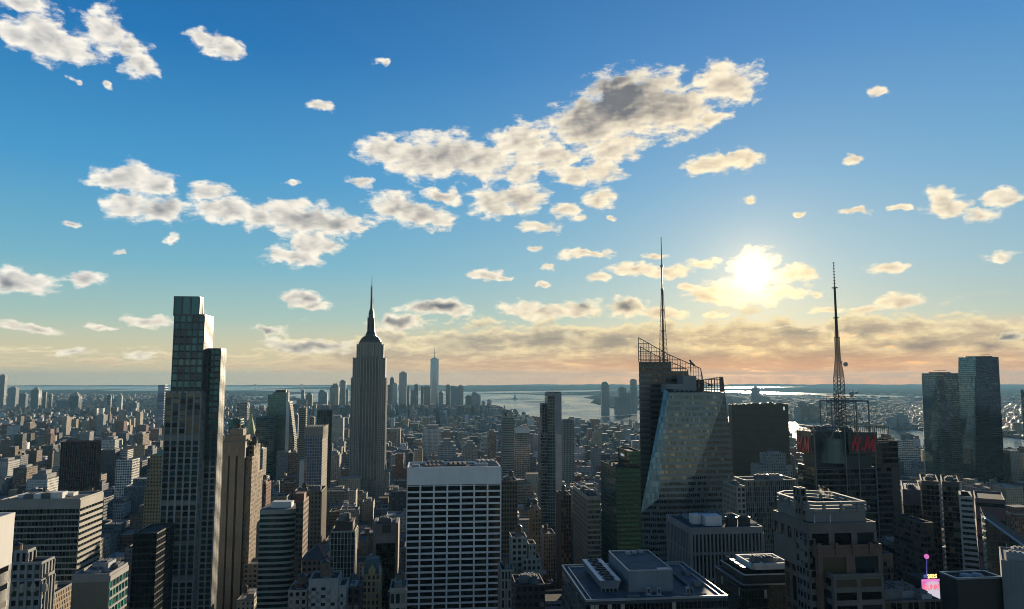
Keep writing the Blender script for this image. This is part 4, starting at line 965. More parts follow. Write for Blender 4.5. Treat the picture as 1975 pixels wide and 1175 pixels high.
def beige_green():
    b = tower('blank_beige_block', 'nearly blank beige block with green glass on its sunlit right side', 140, 211, 1113, 340, 20, 'r',
        S(20, 60, .5, .5, .3, .2, glass=[mat('panel_beige', (.19,.17,.125), .75)], topband=2.5, side=dict(bay=3.6, fl=4.1, pw=.35, sh=.9, sp=.5, glass='green')), 'concrete', 'roof_pale', kit=('white_metal', 5, 0))
    b.root.name = 'blank_beige_block'
beige_green()
tower('dark_glass_slab', 'black glass slab rising from the street between the banded block and the arched tower', 257, 303, 1031, 455, 30, 'r', S(3, 4, .15, .7, .1, .05, glass='black'), 'black_steel', 'roof_tar', par=.8)
tower('dark_brown_tower', 'dark reddish brown tower with thin vertical ribs standing alone at left', 118, 187, 853, 1080, 14, 'r', S(3.4, 3.6, 1.0, .5, .5, .1, glass=[GLS['black'][0], GLS['dark'][1]]), 'rib_brown', 'roof_tar', group=None)
tower('white_grid_block', 'pale grid-fronted office block with a sunlit white right side, behind the banded block', 224, 255, 889, 1050, 27, 'r', S(3.2, 3.6, .9, 1.4, .3, .2), 'white_stone', 'roof_pale', kit=('white_metal', 2, 0))
def green_hat():
    b = start('tan_deco_tower', 'golden tan setback tower with a small green pyramid roof, left of the arched tower', 284, 910, 800)
    z = lambda q, p=300, l=0: b.z(q, p, l); x = lambda p, q, l=0: b.x(p, q, l); mb = MB(); rng = random.Random(1); st = S(3.1, 3.7, 1.4, 1.7, .3, .1, glass=[GLS['dark'][0], GLS['dark'][1], GLS['gold'][2]])
    vol(b, mb, 0, x(330, 910), 0, 30, 0, z(908), st, right=True, rng=rng)
    vol(b, mb, x(290, 880, 5), x(330, 880, 5), 5, 28, z(908), z(880, 300, 5), st, right=True, rng=rng)
    vol(b, mb, x(279, 945, -4), x(330, 945, -4), -4, 0, 0, z(945, 300, -4), st, rng=rng)
    b.part('wall', mb, [W('gold_brick'), W('roof_tar'), W('brown_brick')])
    q = MB(); a, c = x(296, 880, 8), x(332, 880, 8); zt = z(880, 300, 5); m_ = (a+c)/2; q.frustum([(a, 8), (c, 8), (c, 24), (a, 24)], zt, [(m_, 16), (m_+1, 16), (m_+1, 17), (m_, 17)], z(861, 314, 16)); b.part('roof', q, W('copper_green')); finish(b)
green_hat()
tower('far_pale_slab', 'pale slender slab on the horizon just left of the arched tower', 305, 318, 743, 3600, 45, 'r', S(30, 12, .5, 1.5, .1, .1, glass='blue'), 'pale_metal', 'roof_grey')
# ------------------------------------------------------------------ between the deco towers and the mast skyscraper
def curved_bands():
    b = start('curved_front_block', 'block whose pale floor bands curve at its right corner, beside the slim brown tower', 501, 986, 520)
    z = lambda q, p=520, l=0: b.z(q, p, l); x = lambda p, q, l=0: b.x(p, q, l); H = z(986); w = x(571, 986); mb = MB(); rng = random.Random(4)
    n = 9; pts = [(0, 0)]+[(w*.62+w*.38*math.sin(t*math.pi/2/8), 7*(1-math.cos(t*math.pi/2/8))) for t in range(9)]+[(w, 26), (0, 26)]
    mb.prism([(p[0]+(.5 if p[0] < 1 else -.5), p[1]+.5) if p[1] < 20 else (p[0], p[1]) for p in pts], 0, H, 2, 1); fl = 3.85; k = 0
    while H-k*fl > b.zvis:
        zz = H-k*fl; mb.prism(pts, zz-1.55 if k else zz-2.2, zz+(.9 if k == 0 else 0), 0, 1 if k == 0 else 0, True)
        for i in range(9):
            a, c = pts[i], pts[i+1]; L_ = math.hypot(c[0]-a[0], c[1]-a[1]); m_ = max(1, round(L_/3.4)); ang = math.atan2(c[1]-a[1], c[0]-a[0])
            for j in range(m_):
                t = j/m_; u = (a[0]+(c[0]-a[0])*t, a[1]+(c[1]-a[1])*t); b.panes.append((u[0]-math.sin(ang)*-.0+.1, u[1]+.33, zz-fl+.03, ang, L_/m_-.14, fl-1.6, rng.choice([GLS['dark'][0], GLS['dark'][1], GLS['green'][1], GLS['dark'][2]]), False))
        k += 1
    b.rects.append((0, w, 0, 26, 0, H)); b.part('wall', mb, [mat('band_cream', (.33,.32,.26), .7), W('roof_grey'), W('black_steel')])
    roofkit(b, 4, w-4, 6, 22, H, 3, 'roof_pale', 3, 0)
    q = MB(); q.box(6, 20, 8, 18, H, H+4.5); q.box(6.4, 19.6, 7.8, 8, H+3.6, H+5.0); b.part('penthouse', q, W('white_stone')); finish(b)
curved_bands()
def brown_slim():
    b = tower('brown_brick_tower', 'slim dark brown tower with sunlit striped brick on its right side', 571, 585, 970, 505, 21, 'r', S(3.2, 3.7, .5, 1.3, .2, .2, glass=[GLS['dark'][1], GLS['gold'][1], GLS['dark'][0]], side=dict(bay=2.3, pw=1.1, sh=1.9)), 'brown_brick', 'roof_tar')
    q = MB(); q.box(-1, 5, 1, 10, b.H, b.H+6); b.part('penthouse', q, W('red_brick'))
brown_slim()
tower('brown_stone_hall', 'brown stone block with tall grouped windows, under the slim blue-windowed tower', 566, 620, 950, 720, 34, 'r', S(3.4, 4.2, 1.3, 1.5, .5, .1, glass=[GLS['dark'][1], GLS['dark'][0]], side=dict(pw=1.6, sh=1.6)), 'brown_stone', 'roof_tar', kit=('brown_brick', 3, 1))
def blue_tower():
    b = start('blue_window_tower', 'slim tower with a grid of sky-blue windows and a notched tan parapet', 589, 822, 905)
    z = lambda q, p=600, l=0: b.z(q, p, l); x = lambda p, q, l=0: b.x(p, q, l); mb = MB(); rng = random.Random(4); H = z(822); w = x(622, 822); dep = 46
    vol(b, mb, 0, w, 0, dep, 0, z(840), S(3.0, 3.75, .75, .9, .3, .2, glass='blue', side=dict(bay=3.0, pw=1.6, sh=1.7)), right=True, zmin=z(960), rng=rng, par=0)
    n = 7
    mb.box(0, w, .2, dep, z(840), z(824), 0, 1)
    for k in range(n+1): u = w*k/n; mb.box(u-.9, u+.9, -.5, .3, z(846), H, 0)
    for k in range(6): v = dep*k/5; mb.box(w-.2, w+.5, max(0, v-.9), v+.9, z(846), H, 0)
    b.part('wall', mb, [mat('grid_tan', (.30,.26,.20), .8), W('roof_grey'), W('black_steel')])
    q = MB(); q.box(x(578, 890, 8), -.05, 8, 28, 0, z(889, 580, 8)); b.part('blank_side_wall', q, W('white_stone')); finish(b)
blue_tower()
tower('black_frame_tower', 'dark tower with a black open frame at its top and one thin sunlit edge', 612, 636, 794, 1150, 24, 'r', S(4.5, 9.0, 1.2, 1.0, .5, .3, glass=[GLS['green'][1], GLS['dark'][2], GLS['dark'][0]]), 'black_steel', 'roof_tar', par=2)
tower('slender_striped_tower', 'slender tower with horizontal tan floors just left of the blue-windowed tower', 577, 590, 788, 1250, 14, 'r', S(4, 3.6, .3, 1.6, .1, .3, glass=[GLS['gold'][2], GLS['dark'][1]]), 'grid_tan', 'roof_tar')
tower('tan_penthouse_tower', 'pale tan tower top catching the sun between the slender striped and black framed towers', 598, 606, 806, 1300, 12, 'r', S(3, 4, 1.2, 1.6), 'limestone', 'roof_grey')
def glass_flare():
    b = start('teal_glass_tower', 'tall teal glass tower with a white sunlit edge and a flared right side', 527, 757, 1500)
    z = lambda q, p=540, l=0: b.z(q, p, l); x = lambda p, q, l=0: b.x(p, q, l); H = z(757)
    fm = facade('teal_curtain', 1.8, 3.9, .9, .8, (.05,.09,.09), glass=(.05,.13,.12), gmetal=.6, grough=.08, lit=.25, litc=(.16,.17,.11), wallrough=.4)
    q = MB(); w = x(553, 757); x0 = x(515, 790)
    q.box(0, w, 0, 34, 0, H, 0, 1); q.box(x0, 0, 4, 30, 0, z(762, 520, 4), 0, 1); b.rects.append((x0, w, 0, 34, 0, H))
    b.part('wall', q, [fm, W('roof_grey')], col=(0, 0, 0, .1))
    q = MB(); q.box(w, w+4, -1, 3, 0, H+5); q.box(w+4, w+6, 2, 34, 0, z(775)); b.part('corner_fin', q, W('white_stone'))
    q = MB(); xa = x(558, 775); xb = x(567, 850); q.frustum([(w+6, 4), (xb, 4), (xb, 34), (w+6, 34)], 0, [(w+6, 4), (xb, 4), (xb, 34), (w+6, 34)], z(850), 0); q.frustum([(w+6, 4), (xb, 4), (xb, 34), (w+6, 34)], z(850), [(w+6, 4), (xa, 4), (xa, 34), (w+6, 34)], z(777), 0)
    b.part('flared_wing', q, facade('teal_bands', 2.2, 3.7, .95, .5, (.16,.15,.13), glass=(.03,.05,.05), gmetal=.4)); b.rects.append((w, xb, 0, 34, 0, z(800)))
    q = MB(); q.box(4, w-3, 6, 26, H, H+5)
    for k in range(8): q.tube((3+k*3, 6, H), (3+k*3, 6, H+7+3*(k % 3)), .4, .3, 4)
    b.part('rooftop_unit', q, W('dark_metal')); finish(b)
glass_flare()
tower('dark_teal_block', 'flat dark teal glass block joined to the left of the tall teal glass tower', 494, 529, 806, 1460, 40, 'r', S(8, 3.9, .2, .6, .1, .1, glass=[GLS['black'][0], GLS['teal'][1], GLS['dark'][1]]), 'teal_metal', 'roof_tar')
def gold_pyramid():
    b = start('gold_pyramid_tower', 'pale stone tower under a pointed gilded pyramid roof', 470, 838, 1560)
    z = lambda q, p=481, l=0: b.z(q, p, l); x = lambda p, q, l=0: b.x(p, q, l); w = x(493, 838); mb = MB(); fm = facade('stone_light', 3.0, 3.9, .45, .6, (.34,.33,.28)); H = z(838)
    mb.box(0, w, 0, w, 0, H, 0, 1); mb.box(-4, w+6, -6, w+14, 0, z(868), 0, 1); b.rects.append((0, w, 0, w, 0, H)); b.part('wall', mb, [fm, W('roof_grey')])
    q = MB(); c = w/2; r = w/2-1.5; q.lathe([(r*1.15, H), (r*1.05, H+2), (1.4, z(806)), (1.0, z(804))], c, c, 8); b.part('pyramid_roof', q, mat('gilded_tile', (.34,.33,.15), .4, .5))
    q = MB(); q.lathe([(1.5, z(806)), (1.5, z(803)), (.1, z(798))], c, c, 8); b.part('lantern', q, W('gold_leaf'))
    for k in range(4): q = MB(); u, v = (1, w-1)[k % 2], (1, w-1)[k//2]; q.lathe([(1.1, H), (1.1, H+4), (.1, H+7)], u, v, 6); b.part('pinnacle', q, W('stone_light'))
    finish(b)
gold_pyramid()
tower('green_topped_block', 'small dark green glass block peeping over the tan art deco tower', 442, 464, 810, 1100, 20, 'r', S(5, 3.8, .3, .8, .2, .1, glass='green'), 'bronze', 'roof_tar', kit=('dark_metal', 2, 0))
tower('lone_blue_block', 'lone grey-blue block far off between the arched tower and the gold pyramid', 457, 477, 777, 4200, 60, 'r', S(14, 10, 4, 4, .1, .1), 'brown_stone', 'roof_grey')
tower('tan_shoulder_block', 'tan block catching sun behind the art deco tower wings', 494, 507, 868, 900, 20, 'r', S(3, 3.7, 1.4, 1.6), 'limestone', 'roof_grey', kit=('grey_stone', 2, 1))
tower('dark_red_infill', 'dark red brick block right beside the art deco tower, above the curved front block', 497, 513, 935, 780, 24, 'r', S(3, 3.7, 1.4, 1.8), 'red_brick', 'roof_tar', kit=('red_brick', 2, 1))
def grid_white():
    b = tower('grid_front_office', 'office tower with a white window grid, bright right wall and dark penthouse', 638, 684, 1028, 500, 20, 'r', S(2.35, 3.9, .5, .35, .45, .15, glass=[GLS['dark'][0], GLS['dark'][1], GLS['gold'][2], GLS['gold'][1]], wts=[4, 3, 2, 1], side=dict(bay=9, pw=4, sh=3.4)), 'limestone', 'roof_tar')
    q = MB(); q.box(2.5, b.w-1.5, 2, 16, b.H, b.H+6.5); q.box(2.2, b.w-1.2, 1.8, 16.2, b.H+2.2, b.H+2.7); q.box(2.2, b.w-1.2, 1.8, 16.2, b.H+6.3, b.H+6.9); b.part('penthouse', q, W('dark_brown'))
    roofkit(b, 3, b.w-2, 3, 15, b.H+6.9, 2, 'pale_metal', 4, 0)
grid_white()
def chapel_roof():
    b = tower('pyramid_roofed_block', 'brick block with a dark steep pyramid roof and a red dormer slope', 583, 621, 1081, 440, 18, 'r', S(2.7, 3.6, 1.2, 1.7, .15, .1, topband=.8, glass=[GLS['dark'][0], GLS['dark'][2], GLS['dark'][1]]), 'brown_brick', 'roof_tar', par=.3)
    H, w = b.H, b.w; zt = b.z(1056, 605); q = MB(); q.frustum([(-.8, -.8), (w+.8, -.8), (w+.8, 18.8), (-.8, 18.8)], H+.4, [(w*.62, 7), (w*.72, 7), (w*.72, 11), (w*.62, 11)], zt); b.part('roof', q, mat('slate', (.05,.05,.055), .7))
    q = MB(); q.quad([(w*.66, 6.3, zt+.3), (w+1.1, -.6, H+.8), (w+1.1, 10, H+.8), (w*.74, 10.5, zt+.3)]); q.quad([(w*.66, 6.3, zt+.7), (w*.74, 10.5, zt+.7), (w+1.1, 10, H+1.2), (w+1.1, -.6, H+1.2)][::-1]); q.box(w+.2, w+5, 1, 9, H-2, H-.4); b.part('dormer_roof', q, W('red_brick'))
chapel_roof()
def plain_grey():
    b = start('plain_grey_block', 'plain grey back wall with few windows and stepped sides, at the bottom left of centre', 596, 1121, 380)
    z = lambda q, p=620, l=0: b.z(q, p, l); x = lambda p, q, l=0: b.x(p, q, l); mb = MB(); rng = random.Random(7); st = S(4.2, 3.8, 2.6, 2.2, .02, .02, glass='dark', topband=3)
    vol(b, mb, 0, x(652, 1121), 0, 16, 0, z(1121), dict(st, skip=lambda i, j: i > 1 and (i*7+j*3) % 5), right=True, rng=rng, core=0)
    vol(b, mb, x(652, 1136, 1), x(667, 1136, 1), 1, 16, 0, z(1134, 660, 1), st, right=True, rng=rng, core=0)
    b.part('wall', mb, [W('concrete'), W('roof_tar'), W('black_steel')]); roofkit(b, 2, 12, 2, 14, z(1121), 5, 'brown_brick', 2, 1); finish(b)
plain_grey()
tower('low_cream_block', 'low cream block with square windows and a rusty roof, left of the plain grey wall', 556, 592, 1143, 400, 18, 'r', S(3.3, 3.9, 1.4, 1.8, .1, .1), 'limestone', 'roof_tar', kit=('rust_steel', 2, 1))
tower('low_blue_infill', 'low dark slab filling the gap under the white-gridded tower', 668, 694, 1138, 395, 20, 'r', S(3.1, 3.9, 1.0, 1.5, .1, .1), 'dark_brown', 'roof_tar', kit=('grey_stone', 2, 0))
def frame_slab():
    b = start('framed_dark_slab', 'dark glass slab in a plain grey frame with a square louvre at its top', 721, 1011, 570)
    z = lambda q, p=740, l=0: b.z(q, p, l); x = lambda p, q, l=0: b.x(p, q, l); mb = MB(); rng = random.Random(7); w = x(767, 1011); H = z(1011)
    vol(b, mb, 0, w, 0, 22, 0, z(1046), S(2.4, 4, .15, .5, .1, .05, glass=[GLS['black'][0], GLS['black'][1], GLS['black'][0], GLS['gold'][1]], wts=[9, 5, 5, .4], side=dict(bay=5, pw=2.5)), right=True, rng=rng, par=0)
    mb.box(0, w, 0, 22, z(1046)+.01, H, 3, 1); mb.box(-.4, 2, -.4, 22, 0, H+1, 3); mb.box(w-1.6, w+.5, -.4, 22, 0, H+1, 3); mb.box(2, w-1.6, -.3, .01, z(1048), z(1034), 4)
    b.part('wall', mb, [W('black_steel'), W('roof_grey'), W('black_steel'), mat('frame_grey', (.20,.19,.175), .7), W('grey_stone')])
    q = MB(); q.box(w*.36, w*.72, -.12, 0, z(1028), z(1012)); b.part('louvre', q, W('dark_metal')); roofkit(b, 2, w-2, 2, 20, H, 7, 'roof_pale', 4, 0); finish(b)
frame_slab()
def gothic():
    b = start('gothic_gable_block', 'narrow golden brick block with a pointed gable and dark mansard roof, bottom centre-left', 700, 1108, 430)
    z = lambda q, p=717, l=0: b.z(q, p, l); x = lambda p, q, l=0: b.x(p, q, l); mb = MB(); rng = random.Random(9); w = x(733, 1108); H = z(1110)
    vol(b, mb, 0, w, 0, 16, 0, H, S(2.5, 3.5, 1.0, 1.3, .25, .1, group=2, gpw=1.4), right=True, rng=rng, par=.5)
    b.part('wall', mb, [W('gold_brick'), W('roof_tar'), W('brown_brick')])
    q = MB(); q.frustum([(0, .6), (w, .6), (w, 16), (0, 16)], H, [(1.2, 4), (w-1.2, 4), (w-1.2, 12), (1.2, 12)], z(1082)); b.part('roof', q, mat('verdigris_dark', (.045,.08,.075), .7))
    q = MB(); c = w*.52; q.box(c-1.9, c+1.9, -.3, 3, H, z(1100)); q.quad([(c-2.2, -.35, z(1100)), (c+2.2, -.35, z(1100)), (c, -.35, z(1090))]); q.quad([(c-2.2, -.35, z(1100)), (c, -.35, z(1090)), (c, 5, z(1090)), (c-2.2, 5, z(1100))]); q.quad([(c+2.2, -.35, z(1100)), (c+2.2, 5, z(1100)), (c, 5, z(1090)), (c, -.35, z(1090))]); b.part('gable', q, W('gold_brick'))
    for u in (0, w): q = MB(); q.box(u-.5, u+.5, -.4, .8, H, H+3.5); q.lathe([(.6, H+3.5), (.05, H+6)], u, .2, 6); b.part('pinnacle', q, W('limestone'))
    finish(b)
gothic()
def arcade():
    b = tower('arcaded_block', 'ornate pale block with tall arched windows below a cornice, beside the travertine slab', 752, 783, 1139, 400, 18, 'r', S(2.9, 7.2, .8, 2.2, .2, .15, arch=True, topband=1.8), 'limestone', 'roof_tar', kit=('grey_stone', 3, 1))
    q = MB(); q.box(-.7, b.w+.7, -.8, 0, b.H-.6, b.H+.3)
    for k in range(12): u = b.w*(k+.5)/12; q.box(u-.2, u+.2, -.7, -.05, b.H-1.3, b.H-.6)
    b.part('cornice', q, W('limestone'))
arcade()
# ------------------------------------------------------------------ right of the travertine slab
tower('pinstripe_tan_tower', 'tan pinstriped slab of narrow piers directly right of the travertine slab', 967, 998, 930, 640, 26, 'l', S(2.3, 3.8, .8, 1.2, .5, .1, glass=[GLS['dark'][0], GLS['dark'][1], GLS['gold'][2]]), 'brown_stone', 'roof_tar', kit=('brown_brick', 3, 1))
tower('banded_grey_tower', 'slim grey-green tower of thin floor bands above the tan pinstriped slab', 969, 992, 807, 1150, 22, 'l', S(20, 3.6, .3, 1.7, .1, .4, glass=[GLS['dark'][1], GLS['teal'][1]]), 'grey_stone', 'roof_tar', kit=('grey_stone', 1, 1))
tower('white_capped_tower', 'glass tower with painted golden reflections and a plain white cap behind the banded grey tower', 993, 1021, 828, 1350, 26, 'l', S(3, 3.7, .25, .6, .1, .1, glass='gold', topband=7.5), 'white_stone', 'roof_pale')
def wedding():
    b = start('terraced_cream_block', 'cream stone block climbing in ornate terraces, right of the travertine slab foot', 989, 1052, 470)
    z = lambda q, p=1000, l=0: b.z(q, p, l); x = lambda p, q, l=0: b.x(p, q, l); mb = MB(); rng = random.Random(7); st = S(2.9, 3.7, 1.3, 1.6, .2, .15)
    vol(b, mb, 0, x(1019, 1052), 6, 22, 0, z(1040, 1000, 6), st, left=True, rng=rng); vol(b, mb, x(1008, 1080, 2), x(1043, 1080, 2), 2, 20, 0, z(1081, 1020, 2), st, left=True, rng=rng)
    vol(b, mb, x(1020, 1060, 5), x(1034, 1060, 5), 5, 18, z(1081, 1020, 2), z(1053, 1026, 5), st, left=True, rng=rng); vol(b, mb, x(1009, 1106, 0), x(1046, 1106, 0), -1, 8, 0, z(1106), st, left=True, rng=rng)
    b.part('wall', mb, [W('limestone'), W('roof_tar'), W('brown_brick')])
    roofkit(b, 2, 9, 8, 18, z(1040, 1000, 6), 2, 'grey_stone', 2, 1); finish(b)
wedding()
tower('blue_roofed_block', 'dark block with a small blue glazed roof house at the bottom right of centre', 995, 1051, 1133, 380, 20, 'l', S(3.1, 3.8, .9, 1.6, .15, .1), 'dark_brown', 'roof_tar', kit=('teal_metal', 4, 0))
tower('white_pier_low_block', 'low pale block with close white piers beside the travertine slab foot', 967, 992, 1103, 450, 20, 'l', S(2.2, 5.5, .8, 1.2, .3, .1), 'limestone', 'roof_tar', kit=('grey_stone', 2, 1))
tower('lit_tan_block', 'narrow tan block with sunlit windows left of the slender concrete tower', 1027, 1043, 985, 640, 18, 'l', S(2.6, 3.7, 1.2, 1.6), 'gold_brick', 'roof_tar', kit=('brown_brick', 1, 1))
def slender():
    b = start('slender_concrete_tower', 'very slender tall tower with a grey concrete shaft and a pale strip painted as sunlit', 1056, 758, 900)
    z = lambda q, p=1065, l=0: b.z(q, p, l); x = lambda p, q, l=0: b.x(p, q, l); mb = MB(); rng = random.Random(7); w = x(1083, 758); H = z(758)
    st = S(2.6, 3.9, .3, .7, .1, .08, glass=[GLS['dark'][1], GLS['dark'][2], GLS['teal'][1]])
    vol(b, mb, 0, w*.5, 0, 22, 0, H, dict(st, bay=2.9, topband=4), left=True, rng=rng, par=.6)
    mb.box(w*.5, w, .3, 22, 0, H, 3, 1); vol(b, mb, x(1045.5, 780, 6), 0, 6, 24, 0, z(780, 1050, 6), dict(st, glass='black'), left=True, rng=rng); vol(b, mb, x(1043, 840, 3), x(1056, 840, 3)+1, 2, 26, 0, z(838, 1050, 3), dict(st, glass=[GLS['black'][0], GLS['gold'][1]]), left=True, rng=rng)
    b.rects.append((0, w, 0, 22, 0, H)); b.part('wall', mb, [mat('slender_concrete', (.27,.27,.255), .7), W('roof_tar'), W('black_steel'), W('slender_concrete')])
    q = MB(); q.box(w*.56, w*.97, -.25, .3, z(985), z(838)); b.part('sunlit_strip', q, mat('strip_sunlit', (.46,.40,.35), .4, .3))  # pale strip paints the sunlit stretch of the shaft into its colour
    q = MB(); q.box(w*.1, w*.95, 1, 20, H, H+1.5)
    for k in range(7): q.tube((w*k/7+1, 1, H), (w*k/7+1, 1, H+2.5+(k % 3)*1.6), .2, .15, 4)
    b.part('roof_railing', q, W('dark_metal')); finish(b)
slender()
tower('dim_slab_behind', 'dim grey-green apartment slab just right of the slender concrete tower', 1087, 1107, 811, 1400, 30, 'l', S(3, 3.5, .9, 1.2, .2, .1, glass=[GLS['dark'][1], GLS['teal'][1]]), 'grey_stone', 'roof_tar', kit=('grey_stone', 1, 0))
def corner_pair():
    b = start('lit_corner_tower', 'glass office tower whose narrow front glows gold beside a dark pinstriped flank', 1133, 960, 590)
    z = lambda q, p=1140, l=0: b.z(q, p, l); x = lambda p, q, l=0: b.x(p, q, l); mb = MB(); rng = random.Random(7); w = x(1157, 960); H = z(960)
    vol(b, mb, 0, w, 0, 60, 0, H, S(1.7, 3.95, .12, 1.5, .1, .08, glass=[GLS['gold'][0], GLS['gold'][1], GLS['dark'][1]], wts=[5, 3, 1], topband=2, side=dict(bay=3, pw=.5, pp=.35, glass=[GLS['dark'][1], GLS['gold'][2], GLS['dark'][0]], wts=[5, 1, 3])), left=True, rng=rng)  # gold panes put the front's golden light into the glass colour
    b.part('wall', mb, [W('grid_tan'), W('roof_grey'), W('black_steel')]); roofkit(b, 1, w-1, 5, 56, H, 7, 'pale_metal', 5, 0); finish(b)
    tower('brown_pinstripe_tower', 'brown pinstriped tower close behind the slender concrete tower foot', 1082, 1101, 957, 700, 26, 'l', S(2.2, 3.8, .8, 1.1, .4, .1), 'brown_brick', 'roof_tar', kit=('brown_brick', 2, 1))
corner_pair()
def green_tower():
    b = start('green_glass_tower', 'emerald green glass office tower with a small white sign near its stepped top', 1188, 905, 690)
    z = lambda q, p=1200, l=0: b.z(q, p, l); x = lambda p, q, l=0: b.x(p, q, l); mb = MB(); rng = random.Random(7); w = x(1234, 905); H = z(905)
    st = S(2.9, 4.1, .15, 1.3, .12, .1, glass=[GLS['green'][0], GLS['green'][1]], wts=[2, 5], side=dict(bay=2.4, sh=.5, pw=.12, glass=[GLS['green'][1]]))
    vol(b, mb, 0, w, 0, 62, 0, H, st, left=True, rng=rng); xq = x(1213.5, 873, 8)
    vol(b, mb, xq, w+4, 8, 50, 0, z(873, 1215, 8), dict(st, side=dict(bay=2.4, sh=.5, pw=.12, glass=[GLS['green'][1], GLS['black'][0]])), left=True, zmin=H, rng=rng)
    b.part('wall', mb, [mat('green_frame', (.008,.045,.038), .4, .4), W('roof_tar'), W('black_steel')])
    q = MB(); zs = z(873, 1215, 8); q.box(xq-.35, xq-.1, 20, 44, zs-8.5, zs-.3); b.part('sign_panel', q, mat('sign_panel_black', (.015,.05,.045), .4))
    sign_letters(b, 'salesforce', xq-.55, 38, zs-5.6, 13.5, 3.0, mat('sign_white', (.7,.72,.74), .5, noise=0, emit=(.7,.75,.8,.35)), ang=-1)
    roofkit(b, 2, w-20, 6, 56, H, 7, 'dark_metal', 5, 0); finish(b)
green_tower()
def pier_block():
    b = start('grey_pier_block', 'low broad grey block with tall close stone piers, in front of the crystal glass tower', 1333, 1022, 400)
    z = lambda q, p=1400, l=0: b.z(q, p, l); x = lambda p, q, l=0: b.x(p, q, l); mb = MB(); rng = random.Random(7); w = x(1471, 1022); H = z(1022, 1333); dep = 40
    mb.box(.02, w-.02, .8, dep, 0, H, 2, 1); b.rects.append((0, w, 0, dep, 0, H)); mb.box(0, w, 0, .8, H-2.6, H, 0); mb.box(-.6, .02, 0, dep, H-2.6, H, 0); parapet(mb, -.6, w, 0, dep, H, 1.0, .5)
    n = 19
    for ang, O, L_ in ((0, (0, .8), w), (-1, (.02, dep), dep), (1, (w-.02, 0), dep)):
        a = ang*math.pi/2; U = (math.cos(a), math.sin(a)); N_ = (math.sin(a), -math.cos(a)); m_ = n if ang == 0 else 16
        for i in range(m_+1): u = min(L_-.45, max(.45, L_*i/m_)); mb.obox(O, U, N_, u-.45, u+.45, 0, .8, b.zvis, H-2.6, 0)
        for zz in (H-13.5, H-27, H-40): mb.obox(O, U, N_, 0, L_, 0, .55, zz, zz+1.4, 0)
        if ang < 1:
            for i in range(m_):
                for k in range(3): b.panes.append((O[0]+U[0]*(L_*i/m_+.5)+N_[0]*.2, O[1]+U[1]*(L_*i/m_+.5)+N_[1]*.2, H-13.5-13.5*k+1.45+(0 if k else 0), a, L_/m_-1.0, 9.3 if k == 0 else 12.0, rng.choice([GLS['black'][0], GLS['dark'][0], GLS['dark'][1]]), False))
    b.part('wall', mb, [mat('pier_grey', (.19,.185,.18), .8), W('roof_tar'), W('black_steel')])
    q = MB(); q.box(6, 11, 14, 20, H, H+5); q.box(11.5, 21, 9, 17, H, H+5.2); b.part('chiller', q, W('white_metal'))
    for cx_ in (27, 34.5): q = MB(); q.lathe([(3.2, H), (3.4, H+4.2), (2.6, H+4.4), (2.5, H+3.6), (0, H+3.6)], cx_, 11, 20); b.part('cooling_tower', q, W('dark_metal'))
    q = MB()
    for k in range(6): q.box(40+k*.3, w-4, 6+k*2.6, 6.7+k*2.6, H+.1, H+1.6)
    b.part('pipework', q, W('roof_pale')); roofkit(b, 3, w-3, 20, 38, H, 9, 'dark_metal', 5, 0); finish(b)
pier_block()
